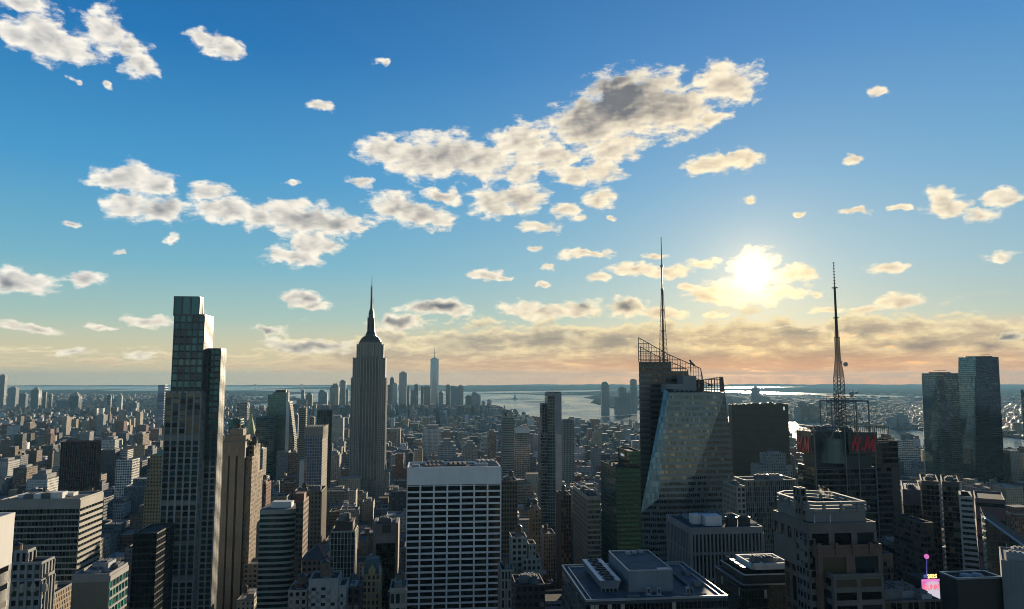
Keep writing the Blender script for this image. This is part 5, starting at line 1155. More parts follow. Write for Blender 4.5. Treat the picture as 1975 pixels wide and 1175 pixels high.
def roof_front():
    b = start('flat_roofed_block', 'wide flat roof with a blue plant house, on a dark block at the bottom edge', 1130, 1161, 272)
    z = lambda q, p=1200, l=0: b.z(q, p, l); H = z(1161, 1130); w = b.x(1404, 1160); dep = 50.0
    mb = MB(); mb.box(0, w, 0, dep, 0, H, 0, 1); b.rects.append((0, w, 0, dep, 0, H)); b.part('wall', mb, [facade('dark_grid', 1.6, 3.9, .85, .6, (.03,.035,.04), glass=(.01,.012,.014)), mat('roof_membrane', (.085,.095,.105), .75, noise=.7, nscale=.22, streak=False)])
    q = MB(); parapet(q, 0, w, 0, dep, H, .75, .35); parapet(q, 2.2, w-2.2, 1.0, dep-2.5, H, .45, .3); b.part('parapet', q, mat('coping', (.36,.40,.43), .3, .6))
    def yy(py): return dep*(1161-py)/(1161-1097)*(1098-py*0)/(1098)   # rough
    def at(px, py, zz):      # point on a level plane
        r = ray(px, py); t = (zz-HC)/r.z; p = Vector((r.x*t, r.y*t, 0))-Vector((b.o.x, b.o.y, 0)); return p.dot(b.ux), p.dot(b.uy)
    x0, y0 = at(1213, 1143, H); x1, _ = at(1301, 1143, H); _, y1 = at(1189, 1100, H); hh = b.zl(x0, 1103, y0)-H
    q = MB(); q.box(x0, x1, y0, y1, H, H+hh, 0, 1); b.part('plant_house', q, [mat('plant_blue', (.15,.18,.21), .6), W('roof_membrane')])
    q = MB(); parapet(q, x0, x1, y0, y1, H+hh, .5, .3); q.box(x1-5.4, x1-.6, y0+.6, y0+3.4, H+hh, H+hh+.35); q.box(x1-5, x1-1, y0+1, y0+3, H+hh+.3, H+hh+.42); b.part('coping', q, W('coping'))
    q = MB(); [q.box(x0+6+k*3, x0+8+k*3, y1-6+k, y1-4+k, H+hh, H+hh+1.1) for k in range(3)]; b.part('roof_hatch', q, W('pale_metal'))
    # cooling plant on the left: open-topped louvred trough with fans
    a0, c0 = at(1157, 1144, H); a1, _ = at(1199, 1144, H); _, c1 = at(1127, 1100, H); hc = b.zl(a0, 1121, c0)-H
    q = MB(); sl = .8; P0 = [(a0+sl, c0+sl), (a1-sl, c0+sl), (a1-sl, c1-sl), (a0+sl, c1-sl)]; P1 = [(a0, c0), (a1, c0), (a1, c1), (a0, c1)]; q.frustum(P0, H+1.2, P1, H+hc, 0)
    for k in range(5): u = a0+1+(a1-a0-2)*k/4; q.box(u-.2, u+.2, c0+1.5, c0+1.9, H, H+1.3); q.box(u-.2, u+.2, c1-2.3, c1-1.9, H, H+1.3)
    b.part('cooling_plant', q, W('plant_blue'))
    for s_ in (0, 1):
        q = MB(); u = a0 if s_ == 0 else a1-1.7; q.box(u, u+1.7, c0, c1, H+hc, H+hc+.25)
        for k in range(9): v = c0+1+(c1-c0-3)*k/8; q.box(u+(1.7 if s_ == 0 else -.7), u+(2.4 if s_ == 0 else 0), v, v+1.2, H+hc, H+hc+.22)
        b.part('louvre_rim', q, W('white_metal'))
    for k in range(5):
        v = c0+3.2+(c1-c0-6)*k/4; q = MB(); r = (a1-a0)*.27; u = (a0+a1)/2; q.lathe([(r, H+hc-.4), (r*1.05, H+hc+.7), (r*.9, H+hc+.75), (r*.85, H+hc+.1), (0, H+hc)], u, v, 18)
        for i in range(6): t = i*math.pi/3; q.tube((u, v, H+hc+.35), (u+r*.85*math.cos(t), v+r*.85*math.sin(t), H+hc+.35), .12, .12, 4)
        b.part('fan', q, W('dark_metal'))
    for (u, v, l_, w_, h_) in ((w*.80, 8, 1.2, 26, 1.0), (w*.86, 14, 3, 3, 1.6), (w*.70, 3, 9, .8, .7), (w*.05, 4, .8, 12, .7), (w*.9, 30, 2.2, 6, 1.3), (w*.76, 38, 5, 1.0, .9), (w*.30, 3.2, 5, 1, .8)):
        q = MB(); q.box(u, u+l_, v, v+w_, H, H+h_); o_ = b.part('duct', q, W('roof_grey')); q = MB()
        for k in range(max(2, int(max(l_, w_)/3))): t = (k+.5)/max(2, int(max(l_, w_)/3)); q.box(u-.08+(l_*t if l_ > w_ else 0), u+.08+(l_*t if l_ > w_ else l_), v-.08+(w_*t if w_ >= l_ else 0), v+.08+(w_*t if w_ >= l_ else w_), H, H+h_+.08)
        b.part('duct_strap', q, W('pale_metal'), o_)
    for px in (1251, 1271, 1327):
        u, v = at(px, 1149, H); q = MB(); q.box(u-.7, u+.7, v, v+1.2, H+.5, H+3.0); q.box(u-.4, u+.4, v-.1, v, H+1.0, H+2.4, 1); q.box(u-1.1, u+1.1, v-.3, v+1.5, H, H+.5); b.part('vent_box', q, [W('pale_metal'), W('black_steel')])
    for pts in (((1255, 1149), (1278, 1149), (1284, 1153), (1304, 1153)), ((1331, 1150), (1360, 1149), (1366, 1152))):
        q = MB()
        for (p, r_), (s_, t_) in zip(pts, pts[1:]): A, C = at(p, r_, H+.3), at(s_, t_, H+.3); q.tube((*A, H+.3), (*C, H+.3), .16, .16, 5)
        b.part('pipework', q, W('pale_metal'))
    finish(b)
roof_front()
def terrace_dark():
    b = start('white_terraced_roof_block', 'dark glass block with bright white-rimmed rooftop terraces, left of the granite tower', 1433, 1130, 330)
    z = lambda q, p=1450, l=0: b.z(q, p, l); x = lambda p, q, l=0: b.x(p, q, l); mb = MB(); rng = random.Random(7); H = z(1130, 1433); w = x(1560, 1130); dep = 32; x0 = 0
    q = MB(); ch = 2.0; poly = [(ch, 0), (w, 0), (w, dep), (0, dep), (0, ch)]
    q.prism(poly, 0, H, 0, 1); b.rects.append((0, w, 0, dep, 0, H)); b.part('wall', q, [facade('black_curtain', 1.5, 3.9, .93, .9, (.035,.04,.04), glass=(.008,.014,.013), gmetal=.2, lit=.03), W('roof_grey')])
    q = MB(); parapet(q, 0, w, 0, dep, H, .6, .3); b.part('parapet', q, W('coping'))
    z1 = H+4.2; q = MB(); q.prism([(3.2, 2.6), (w, 2.6), (w, dep-3), (2, dep-3), (2, 4)], H, z1, 2, 1); q.box(1.7, w, 2.3, dep-2.7, z1-.5, z1, 0, 1); b.part('upper_terrace', q, [W('white_stone'), mat('terrace_deck', (.26,.29,.32), .6), W('black_steel')])
    X0, X1 = x(1450, 1095, 9), x(1526, 1095, 9); z2 = z(1087, 1480, 9); q = MB(); q.prism([(X0+2, 9), (X1, 9), (X1, 27), (X0, 27), (X0, 11)], z1, z2-1.6, 0, 1); b.part('penthouse', q, [W('white_stone'), W('roof_tar')])
    q = MB()
    for (u0, u1, v0, v1) in ((X0, X1, 9, 9.8), (X0, X1, 26, 27), (X0, X0+.9, 9, 27), (X1-.9, X1, 9, 27), (X0+(X1-X0)*.3, X0+(X1-X0)*.3+.8, 9, 27), (X0, X1, 18, 18.6)): q.box(u0, u1, v0-.2, v1+.2, z2-1.65+(u0-X0)*.002, z2+(v0)*.002)
    b.part('roof_rim', q, W('white_stone')); roofkit(b, X0+2, X1-2, 11, 25, z2-1.6, 7, 'pale_metal', 3, 0)
    for k in range(4): q = MB(); u = 5+k*.2; v = 8+k*6; q.box(u-1.5, u+.6, v, v+4, z1, z1+1.6); b.part('rooftop_unit', q, W('dark_metal'))
    finish(b)
terrace_dark()
tower('striped_pier_tower', 'grey office tower of closely spaced pale piers with golden glints, between crystal and broadcast towers', 1437, 1536, 929, 560, 20, 'l', S(1.62, 3.9, .5, .55, .45, .05, glass=[GLS['dark'][0], GLS['gold'][0], GLS['gold'][1], GLS['black'][0], GLS['dark'][2]], wts=[2, 4, 3, 1.5, 2]), 'pier_pale', 'roof_grey', kit=('roof_pale', 5, 0))  # golden glints are painted in by the gold pane colours
tower('white_window_grid_block', 'small pale block with a deep window grid squeezed between crystal tower and striped tower', 1421, 1437, 941, 520, 26, 'l', S(2.6, 3.8, 1.0, 1.4, .5, .3), 'limestone', 'roof_grey', kit=('roof_pale', 2, 0))
tower('brown_monolith_tower', 'very dark brown flat-topped monolith right of the crystal glass tower', 1411, 1520, 781, 1250, 14, 'l', S(3.4, 3.9, .5, .8, .15, .1, glass=[MATS['glass_umber']]), 'monolith_brown', 'roof_tar', kit=('dark_metal', 6, 0))
def one_sign():
    b = HEROES[-1]; w = b.w; o = sign_letters(b, '1', w-9, -.5, b.H-9.5, 2.2, 6.0, W('sign_white'))
one_sign()
def stone_old():
    stack('old_stone_block', 'old grey stone block with a raised centre tower, in front of the brown monolith', 980, [(1469, 1528, 900, 0, 34), (1478, 1516, 877, 6, 20)], S(3.2, 4, 1.5, 1.9, .3, .2), 'grey_stone', ('grey_stone', 3, 1))
# ------------------------------------------------------------------ far right
def glass_pair():
    fm = facade('west_curtain', 1.6, 4.2, .93, .84, (.035,.045,.06), glass=(.09,.16,.22), gmetal=.95, grough=.06, lit=.02, litc=(.10,.10,.09), wallrough=.35)
    f2 = facade('west_curtain_dark', 1.6, 4.2, .93, .80, (.03,.035,.05), glass=(.028,.038,.06), gmetal=.9, grough=.06, lit=.03, litc=(.08,.08,.07), wallrough=.35)  # darker copy of the same glass, facet shading put into its colour
    b = start('dark_glass_skyscraper', 'taller of the two dark blue glass skyscrapers far right, widening toward its base', 1849, 689, 1500, rot=-math.atan((1849-987.5)/F)+.05)
    z = lambda q, p=1880, l=0: b.z(q, p, l); x = lambda p, q, l=0: b.x(p, q, l); H = z(689); xa, xb = x(1882, 689, -8), x(1926, 690); L0, L1 = x(1849, 950), x(1940, 950); w = xb
    bot = [(L0-2, 12), (x(1883, 950, -9), -9), (L1, 0), (L1+4, 50), (L0-1, 60)]; top = [(0, 10), (xa, -8), (xb, 0), (xb-2, 44), (4, 52)]
    q = MB(); zb = z(950)
    for k in range(5):
        a, c, d, e = bot[k], bot[(k+1) % 5], top[(k+1) % 5], top[k]; L_ = math.hypot(c[0]-a[0], c[1]-a[1]); L2 = math.hypot(d[0]-e[0], d[1]-e[1])
        q.quad([(*a, zb), (*c, zb), (*d, H), (*e, H)], [(-L_/2, zb), (L_/2, zb), (L2/2, H), (-L2/2, H)], 0 if k in (0, 4) else 2)
    q.prism(bot, 0, zb, 2, None); q.quad([(*p, H) for p in top], None, 1); b.rects.append((L0, L1, -8, 50, 0, H)); b.part('wall', q, [fm, W('roof_tar'), f2])
    q = MB(); q.box(12, w-10, 8, 40, H, H+2); q.tube((w-24, 10, H+2), (w-24, 10, H+4.5), .4); q.tube((w-30, 10, H+4.5), (w-14, 10, H+5.2), .4); b.part('roof_crane', q, W('dark_metal')); finish(b)
    b = start('dark_glass_skyscraper', 'shorter dark blue glass skyscraper, the left one of the pair far right', 1778, 720, 1440, rot=-math.atan((1778-987.5)/F)+.05)
    z = lambda q, p=1800, l=0: b.z(q, p, l); x = lambda p, q, l=0: b.x(p, q, l); H = z(720); xm, xr = x(1805, 720, -5), x(1848, 720, 0); zb = z(930)
    bot = [(x(1786, 930, 10), 10), (x(1818, 930, -6), -6), (x(1860, 930), 0), (x(1860, 930), 45), (x(1786, 930, 10), 55)]; top = [(0, 10), (xm, -5), (xr, 0), (xr, 45), (3, 52)]
    q = MB()
    for k in range(5):
        a, c, d, e = bot[k], bot[(k+1) % 5], top[(k+1) % 5], top[k]; L_ = math.hypot(c[0]-a[0], c[1]-a[1]); L2 = math.hypot(d[0]-e[0], d[1]-e[1])
        q.quad([(*a, zb), (*c, zb), (*d, H), (*e, H)], [(-L_/2, zb), (L_/2, zb), (L2/2, H), (-L2/2, H)], 3 if k == 1 else 0)
    q.prism(bot, 0, zb, 0, None); q.quad([(*p, H) for p in top], None, 1); b.rects.append((0, xr, -5, 50, 0, H)); b.part('wall', q, [fm, W('roof_tar'), f2, facade('west_curtain_mid', 1.6, 4.2, .93, .7, (.05,.055,.06), glass=(.05,.065,.08), gmetal=.9, grough=.1, lit=.22, litc=(.13,.13,.12), wallrough=.35)])
    q = MB(); sl = [(xm+4, -5.6), (xm+12, -4.2)]; q.quad([(x(1826, 930, -6), -7.2, zb), (x(1842, 930, -4), -5.2, zb), (xm+13, -3.9, H-14), (xm+4, -4.9, H-14)], [(0, 0), (8, 0), (8, H-zb), (0, H-zb)]); b.part('shaded_slot_strip', q, f2)
    q = MB(); q.box(12, xr-12, 8, 38, H, H+2); q.tube((30, 10, H+2), (30, 10, H+5), .4); q.tube((22, 10, H+5), (42, 10, H+5.4), .4); b.part('roof_crane', q, W('dark_metal')); finish(b)
glass_pair()
tower('brick_riverside_block', 'reddish brown brick block by the river at the right edge', 1940, 1990, 876, 2050, 60, 'l', S(6, 5, 2, 2, .2, .2), 'red_brick', 'roof_tar', kit=('red_brick', 3, 1))
def stack(name, label, D, vols, st, m, kit=None):
    b = start(name, label, vols[0][0], vols[0][2], D); mb = MB(); rng = random.Random(3); zp = 0
    for (xl, xr, yt, ly, dep) in vols:
        x0, x1, H = b.x(xl, yt, ly), b.x(xr, yt, ly), b.z(yt, xl, ly); vol(b, mb, x0, x1, ly, ly+dep, zp, H, st, left=True, right=xl < 838, rng=rng, zmin=max(zp, b.zvis)); zp = H
    b.part('wall', mb, [W(m), W('roof_grey'), W('black_steel')])
    if kit: roofkit(b, x0, x1, ly, ly+dep, H, 3, *kit)
    finish(b)
stack('riverside_apartment_block', 'white stepped apartment block by the river, left of the dark glass pair', 1750, [(1735, 1773, 868, 0, 40), (1741, 1762, 851, 8, 24)], S(5, 4.2, .6, 1.8, .2, .6), 'white_stone', ('dark_metal', 2, 0))
tower('edge_blue_tower', 'dark blue tower sliver at the right edge above the horizon haze', 1972, 1990, 752, 2500, 8, 'l', S(8, 6, .5, 1), 'teal_metal', 'roof_tar')
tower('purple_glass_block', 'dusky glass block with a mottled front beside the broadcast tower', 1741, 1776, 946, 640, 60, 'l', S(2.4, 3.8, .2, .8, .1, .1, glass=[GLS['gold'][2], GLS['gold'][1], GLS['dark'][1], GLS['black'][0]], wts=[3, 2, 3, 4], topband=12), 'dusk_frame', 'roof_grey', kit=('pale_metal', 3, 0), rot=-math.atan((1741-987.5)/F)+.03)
tower('ribbed_brown_tower', 'dark brown tower with a column of lit corner balconies, right of the mottled glass block', 1777, 1810, 930, 560, 44, 'l', S(3.0, 3.9, .3, 1.0, .15, .1, glass=[GLS['black'][0], GLS['dark'][1], MATS['glass_gold_reflect_b'], GLS['dark'][0]], wts=[6, 3, 1, 2], topband=2), 'dusk_brown', 'roof_tar', kit=('dark_metal', 2, 0), rot=-math.atan((1777-987.5)/F)+.03)
def balconies():
    b = HEROES[-1]; k = 0
    while b.H-4-k*3.9 > b.zvis: zz = b.H-4-k*3.9; q = MB(); q.box(b.w-.2, b.w+2.2, -.9, 1.5, zz-1.3, zz); k += 1; b.part('balcony', q, W('limestone')); b.rects.append((b.w, b.w+4, 0, 3, 0, b.H))
balconies()
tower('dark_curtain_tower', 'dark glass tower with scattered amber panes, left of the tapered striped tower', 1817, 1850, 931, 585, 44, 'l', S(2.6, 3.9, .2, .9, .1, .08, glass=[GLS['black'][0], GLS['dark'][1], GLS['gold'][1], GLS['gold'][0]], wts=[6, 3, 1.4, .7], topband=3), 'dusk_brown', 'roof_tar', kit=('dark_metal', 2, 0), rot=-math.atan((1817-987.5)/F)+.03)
def tapered():
    b = start('tapered_striped_tower', 'pale striped tower that narrows upward, a stack of grey bands at right', 1851, 958, 520, rot=-math.atan((1851-987.5)/F)+.03)
    z = lambda q, p=1870, l=0: b.z(q, p, l); x = lambda p, q, l=0: b.x(p, q, l); H = z(958); zb = z(1115); wt, wb = x(1875, 958), x(1893, 1115); q = MB(); z0 = b.zvis
    wd = lambda zz: wb+(wt-wb)*(zz-zb)/(H-zb)
    q.frustum([(.3, .5), (wd(z0)-.3, .5), (wd(z0), 30), (.3, 30)], z0, [(.3, .5), (wt-.3, .5), (wt-2, 26), (.3, 26)], H, 2); q.box(0, wd(z0), .5, 30, 0, z0, 2); fl = 3.75; k = 0; rng = random.Random(3)
    while H-k*fl > z0:
        zz = H-k*fl; ww = wd(zz); q.box(0, ww, 0, 28, zz-1.9, zz, 0)
        m_ = 6
        for i in range(m_): b.panes.append((.8+(ww-1.6)*i/m_, .34, zz-fl+.03, 0, (ww-1.6)/m_-.15, fl-1.95, rng.choice([GLS['black'][0], GLS['dark'][1], GLS['dark'][0]]), False))
        k += 1
    q.box(-.6, .6, -.3, .5, z0, H+1, 0); b.rects.append((0, wb, 0, 28, 0, H)); b.part('wall', q, [mat('stripe_grey', (.36,.35,.32), .6), W('roof_tar'), W('black_steel')])
    q = MB(); q.quad([(0, -.3, H), (wt, -.3, H-3), (wt, 20, H-3), (0, 20, H)]); q.box(0, 1, -.3, 20, H, H+1); b.part('sloping_roof', q, W('pale_metal')); finish(b)
tapered()
tower('reddish_flat_block', 'dull red flat-topped block behind the tapered striped tower', 1881, 1938, 963, 640, 50, 'l', S(16, 14, 1, 11, .1, .1, glass='black', topband=2.5), 'dull_red', 'roof_tar', rot=-math.atan((1881-987.5)/F)+.03)
def slope_glass():
    b = start('slant_roofed_glass_block', 'dark glass block whose roof edge slants down to the right, at the right edge', 1900, 1005, 430, rot=-math.atan((1900-987.5)/F)+.06)
    z = lambda q, p=1900, l=0: b.z(q, p, l); x = lambda p, q, l=0: b.x(p, q, l); q = MB(); H = z(1000); w = x(1990, 1060); H2 = z(1066, 1990); fm = facade('slant_curtain', 1.8, 3.9, .9, .85, (.04,.045,.045), glass=(.05,.055,.05), gmetal=.5, grough=.1, lit=.12, litc=(.10,.09,.06))
    D_ = 44
    q.quad([(0, 0, 0), (w, 0, 0), (w, 0, H2), (0, 0, H)], [(0, 0), (w, 0), (w, H2), (0, H)]); q.quad([(0, D_, 0), (0, 0, 0), (0, 0, H), (0, D_, H)], [(0, 0), (D_, 0), (D_, H), (0, H)]); q.quad([(0, 0, H), (w, 0, H2), (w, D_, H2), (0, D_, H)], None, 1); q.quad([(w, 0, 0), (w, D_, 0), (w, D_, H2), (w, 0, H2)], None, 0); q.quad([(w, D_, 0), (0, D_, 0), (0, D_, H), (w, D_, H2)], None, 0)
    b.rects.append((0, w, 0, D_, 0, H)); b.part('wall', q, [fm, W('roof_tar')])
    q = MB(); q.tube((0, -.4, H), (w, -.4, H2), .6); q.tube((0, 3, H+.4), (w, 3, H2+.4), .4); b.part('roof_edge', q, W('coping'))
    q = MB(); k = 0
    while H-k*3.9 > b.zvis: q.box(-1.4, -.05, 2, 9, H-k*3.9-1.7, H-k*3.9); q.box(-1.0, -.05, -.2, 2, H-k*3.9-2.9, H-k*3.9-1.9); k += 1
    b.part('lit_louvres', q, mat('louvre_cream', (.40,.38,.28), .5)); finish(b)
slope_glass()
tower('plain_grey_wall_block', 'blank grey concrete wall at the bottom right corner', 1931, 2010, 1082, 330, 30, 'l', S(60, 80, .2, .2, .05, .05, glass=[mat('blank_concrete', (.19,.195,.20), .8)], topband=1), 'blank_concrete', 'roof_grey', kit=('pale_metal', 3, 0), par=.5, rot=-math.atan((1931-987.5)/F)+.03)
def open_top():
    b = tower('open_roofed_dark_block', 'black box-shaped block with a pale rim round its sunken roof, bottom right', 1845, 1933, 1119, 330, 11, 'l', S(30, 60, .2, .2, .05, .05, glass=[mat('matt_black', (.018,.018,.016), .6)]), 'matt_black', 'roof_tar', par=.1)
    q = MB(); parapet(q, 0, b.w, 0, 11, b.H+.1, .8, .5); b.part('parapet', q, W('coping'))
    for k in range(2): q = MB(); q.lathe([(2.6, b.H-2), (2.6, b.H+.3), (1.8, b.H+1.0), (0, b.H+1.2)], b.w*(.4+.25*k), 5.5, 16); b.part('fan', q, W('pale_metal'))
open_top()
def ball_sign():
    b = start('new_year_sign_building', 'slim dark building wearing a pink advertising screen, glowing numerals and a pole with a ball', 1778, 1118, 400)
    z = lambda q, p=1795, l=0: b.z(q, p, l); x = lambda p, q, l=0: b.x(p, q, l); w = x(1812, 1118); H = z(1118); q = MB(); q.box(0, w, .5, 14, 0, H, 0, 1); q.box(0, w+3.5, .5, 14, 0, z(1122), 0, 1); b.rects.append((0, w+3, 0, 14, 0, H)); b.part('wall', q, [W('matt_black'), W('roof_tar')])
    scr = bpy.data.materials.new('screen_pink'); scr.use_nodes = True; N = NT(scr.node_tree); N.n.clear(); e = N.new('ShaderNodeEmission'); o = N.new('ShaderNodeOutputMaterial'); N.link(e.outputs[0], o.inputs[0])
    g = N.sep(N.new('ShaderNodeTexCoord').outputs['Generated'])[:]; d = N.v('LENGTH', N.v('MULTIPLY', N.v('SUBTRACT', N.comb(g[0], g[2]), (.62, .25, 0)), (1.0, .8, 0))); c = N.ramp(d, [(.35, srgb(214,206,222)), (.52, srgb(226,190,214)), (.66, srgb(222,120,190))]); N.link(c, e.inputs[0]); e.inputs[1].default_value = .5
    q = MB(); q.box(0, w*.99, .1, .45, z(1160), H); b.part('advertising_screen', q, scr)
    q = MB(); q.box(0, w+3.4, -.1, .1, z(1120.5), H+.2); b.part('screen_header', q, mat('header_pink', (.6,.1,.4), .5, noise=0, emit=(.85,.22,.62,.5)))
    hot = mat('letter_hotpink', (.6,.05,.15), .5, noise=0, emit=(.80,.10,.16,.7)); sign_letters(b, 'DUNKI', w*.10, .05, z(1138), w*.86, z(1127.5)-z(1138), hot, bold=.02)
    sign_letters(b, '2025', x(1790, 1115), .3, H+.6, x(1808, 1115)-x(1790, 1115), 2.1, mat('numeral_gold', (.9,.6,.1), .5, noise=0, emit=(1.0,.62,.16,2.2)), name='sign_numerals', bold=.02)
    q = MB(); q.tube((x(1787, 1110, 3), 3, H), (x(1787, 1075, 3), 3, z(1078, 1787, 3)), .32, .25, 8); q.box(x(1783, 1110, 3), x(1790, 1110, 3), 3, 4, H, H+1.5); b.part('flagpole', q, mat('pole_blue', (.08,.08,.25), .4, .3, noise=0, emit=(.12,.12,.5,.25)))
    q = MB(); c = x(1787, 1073, 3); zc = z(1073.5, 1787, 3); R = 1.25; q.lathe([(R*math.sin(t*math.pi/10)+.001, zc-R*math.cos(t*math.pi/10)) for t in range(11)], c, 3, 16); b.part('time_ball', q, mat('ball_pink', (.5,.1,.4), .3, noise=0, emit=(.8,.18,.55,.45)))
    finish(b)
ball_sign()
def low_roof():
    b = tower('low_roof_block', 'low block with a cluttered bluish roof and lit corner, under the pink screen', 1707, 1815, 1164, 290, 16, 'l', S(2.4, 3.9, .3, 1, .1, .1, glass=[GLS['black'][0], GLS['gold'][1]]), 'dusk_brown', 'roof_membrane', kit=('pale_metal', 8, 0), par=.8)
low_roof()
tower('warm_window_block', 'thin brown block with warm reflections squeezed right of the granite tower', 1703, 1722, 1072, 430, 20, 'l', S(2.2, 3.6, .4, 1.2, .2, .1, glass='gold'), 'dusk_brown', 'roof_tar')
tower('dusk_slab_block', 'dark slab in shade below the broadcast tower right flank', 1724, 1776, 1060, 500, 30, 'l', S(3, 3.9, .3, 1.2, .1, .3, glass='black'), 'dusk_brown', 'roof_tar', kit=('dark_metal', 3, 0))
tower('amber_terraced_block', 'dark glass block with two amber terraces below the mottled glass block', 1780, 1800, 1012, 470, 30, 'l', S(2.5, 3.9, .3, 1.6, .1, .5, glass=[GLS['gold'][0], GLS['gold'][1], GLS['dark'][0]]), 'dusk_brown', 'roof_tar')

stone_old()
# ------------------------------------------------------------------ far towers, bridge, statue
facade('far_stone', 3.4, 3.9, .5, .6, None, glass=(.04,.05,.06), gmetal=.2, lit=.25)
facade('far_glass', 3.0, 4.0, .9, .75, None, glass=(.10,.14,.18), gmetal=.6, grough=.1, lit=.2, wallrough=.5)
TONE = {'grey': (.24,.25,.26), 'pale': (.42,.42,.40), 'tan': (.33,.28,.22), 'dark': (.07,.08,.09), 'blue': (.10,.14,.19), 'brown': (.16,.11,.08), 'white': (.55,.55,.52)}
def far(label, xl, xr, yt, D, tone='grey', kind='far_stone', dep=None, cap=None, name='distant_tower', group=None, step=None):
    b = B(name, xl, yt, D, label, 'building', group); w = b.x(xr, yt); H = b.z(yt, xl); dep = dep or max(14, w*.8); q = MB(); b.w, b.H = w, H
    if step: h2 = H*(1-step[0]); q.box(-w*step[1], w*(1+step[1]), -3, dep+3, 0, h2, 0, 1)
    q.box(0, w, 0, dep, 0, H, 0, 1); b.rects.append((0, w, 0, dep, 0, H))
    b.part('wall', q, [W(kind), W('roof_grey')], col=(*TONE[tone], (xl*.37) % 1))
    q = MB(); cz = H
    if cap == 'spire': q.lathe([(w*.42, H), (w*.3, H+w*.35), (w*.08, H+w*.9), (.1, H+w*1.5)], w/2, dep/2, 8)
    elif cap == 'dome': q.lathe([(w*.5, H), (w*.45, H+w*.18), (w*.3, H+w*.33), (.1, H+w*.42)], w/2, dep/2, 12)
    elif cap == 'slope': q.frustum([(0, 0), (w, 0), (w, dep), (0, dep)], H, [(w*.15, dep*.3), (w*.5, dep*.3), (w*.5, dep*.8), (w*.15, dep*.8)], H+w*.35)
    elif cap == 'crown': q.box(w*.15, w*.85, dep*.15, dep*.85, H, H+w*.22); q.box(w*.3, w*.7, dep*.3, dep*.7, H+w*.22, H+w*.4)
    else: q.box(w*.2, w*.75, dep*.25, dep*.8, H, H+min(9, w*.18))
    b.part('roof_cap', q, W({'spire': 'copper_green', 'dome': 'copper_green'}.get(cap, 'grey_stone'))); return b
# spire tower downtown: square base twisting to a rotated square top
def chamfer_tower():
    b = B('tapering_glass_tower', 829.5, 760, 5750, 'tallest downtown tower, pale blue glass with long triangular facets and a needle mast', 'building'); z = lambda q: b.z(q, 838); w = b.x(846, 720); H, zb = z(692), 45.0; r = w*.5; c = r
    q = MB(); Bc = [(0, 0), (w, 0), (w, w), (0, w)]; T = [(c, 0), (w, c), (c, w), (0, c)]
    q.prism(Bc, 0, zb, 0, None)
    for k in range(4):
        a, d, t, tp = Bc[k], Bc[(k+1) % 4], T[k], T[k-1]
        q.quad([(*a, zb), (*d, zb), (*t, H)], [(-w/2, zb), (w/2, zb), (0, H)], 0); q.quad([(*a, zb), (*t, H), (*tp, H)], [(0, zb), (w*.35, H), (-w*.35, H)], 2)
    q.quad([(*p, H) for p in T], None, 1); b.rects.append((0, w, 0, w, 0, H))
    b.part('wall', q, [facade('tower_sky_glass', 3, 4.2, .95, .9, (.2,.26,.32), glass=(.25,.36,.50), gmetal=.75, grough=.12, wallrough=.3), W('roof_grey'), facade('tower_pale_glass', 3, 4.2, .95, .9, (.3,.34,.38), glass=(.36,.42,.48), gmetal=.7, grough=.2, wallrough=.3)])
    q = MB(); q.lathe([(r*.72, H), (r*.72, H+5), (r*.5, H+6), (r*.5, H+8), (0, H+8)], c, c, 20); b.part('mast_ring', q, W('pale_metal'))
    q = MB(); q.tube((c, c, H+8), (c, c, z(676)), 2.8, 2.0, 8); q.tube((c, c, z(676)), (c, c, z(664.5)), 1.6, .5, 6); b.part('mast', q, W('grey_stone'))
chamfer_tower()
DT = 'downtown towers on the horizon'
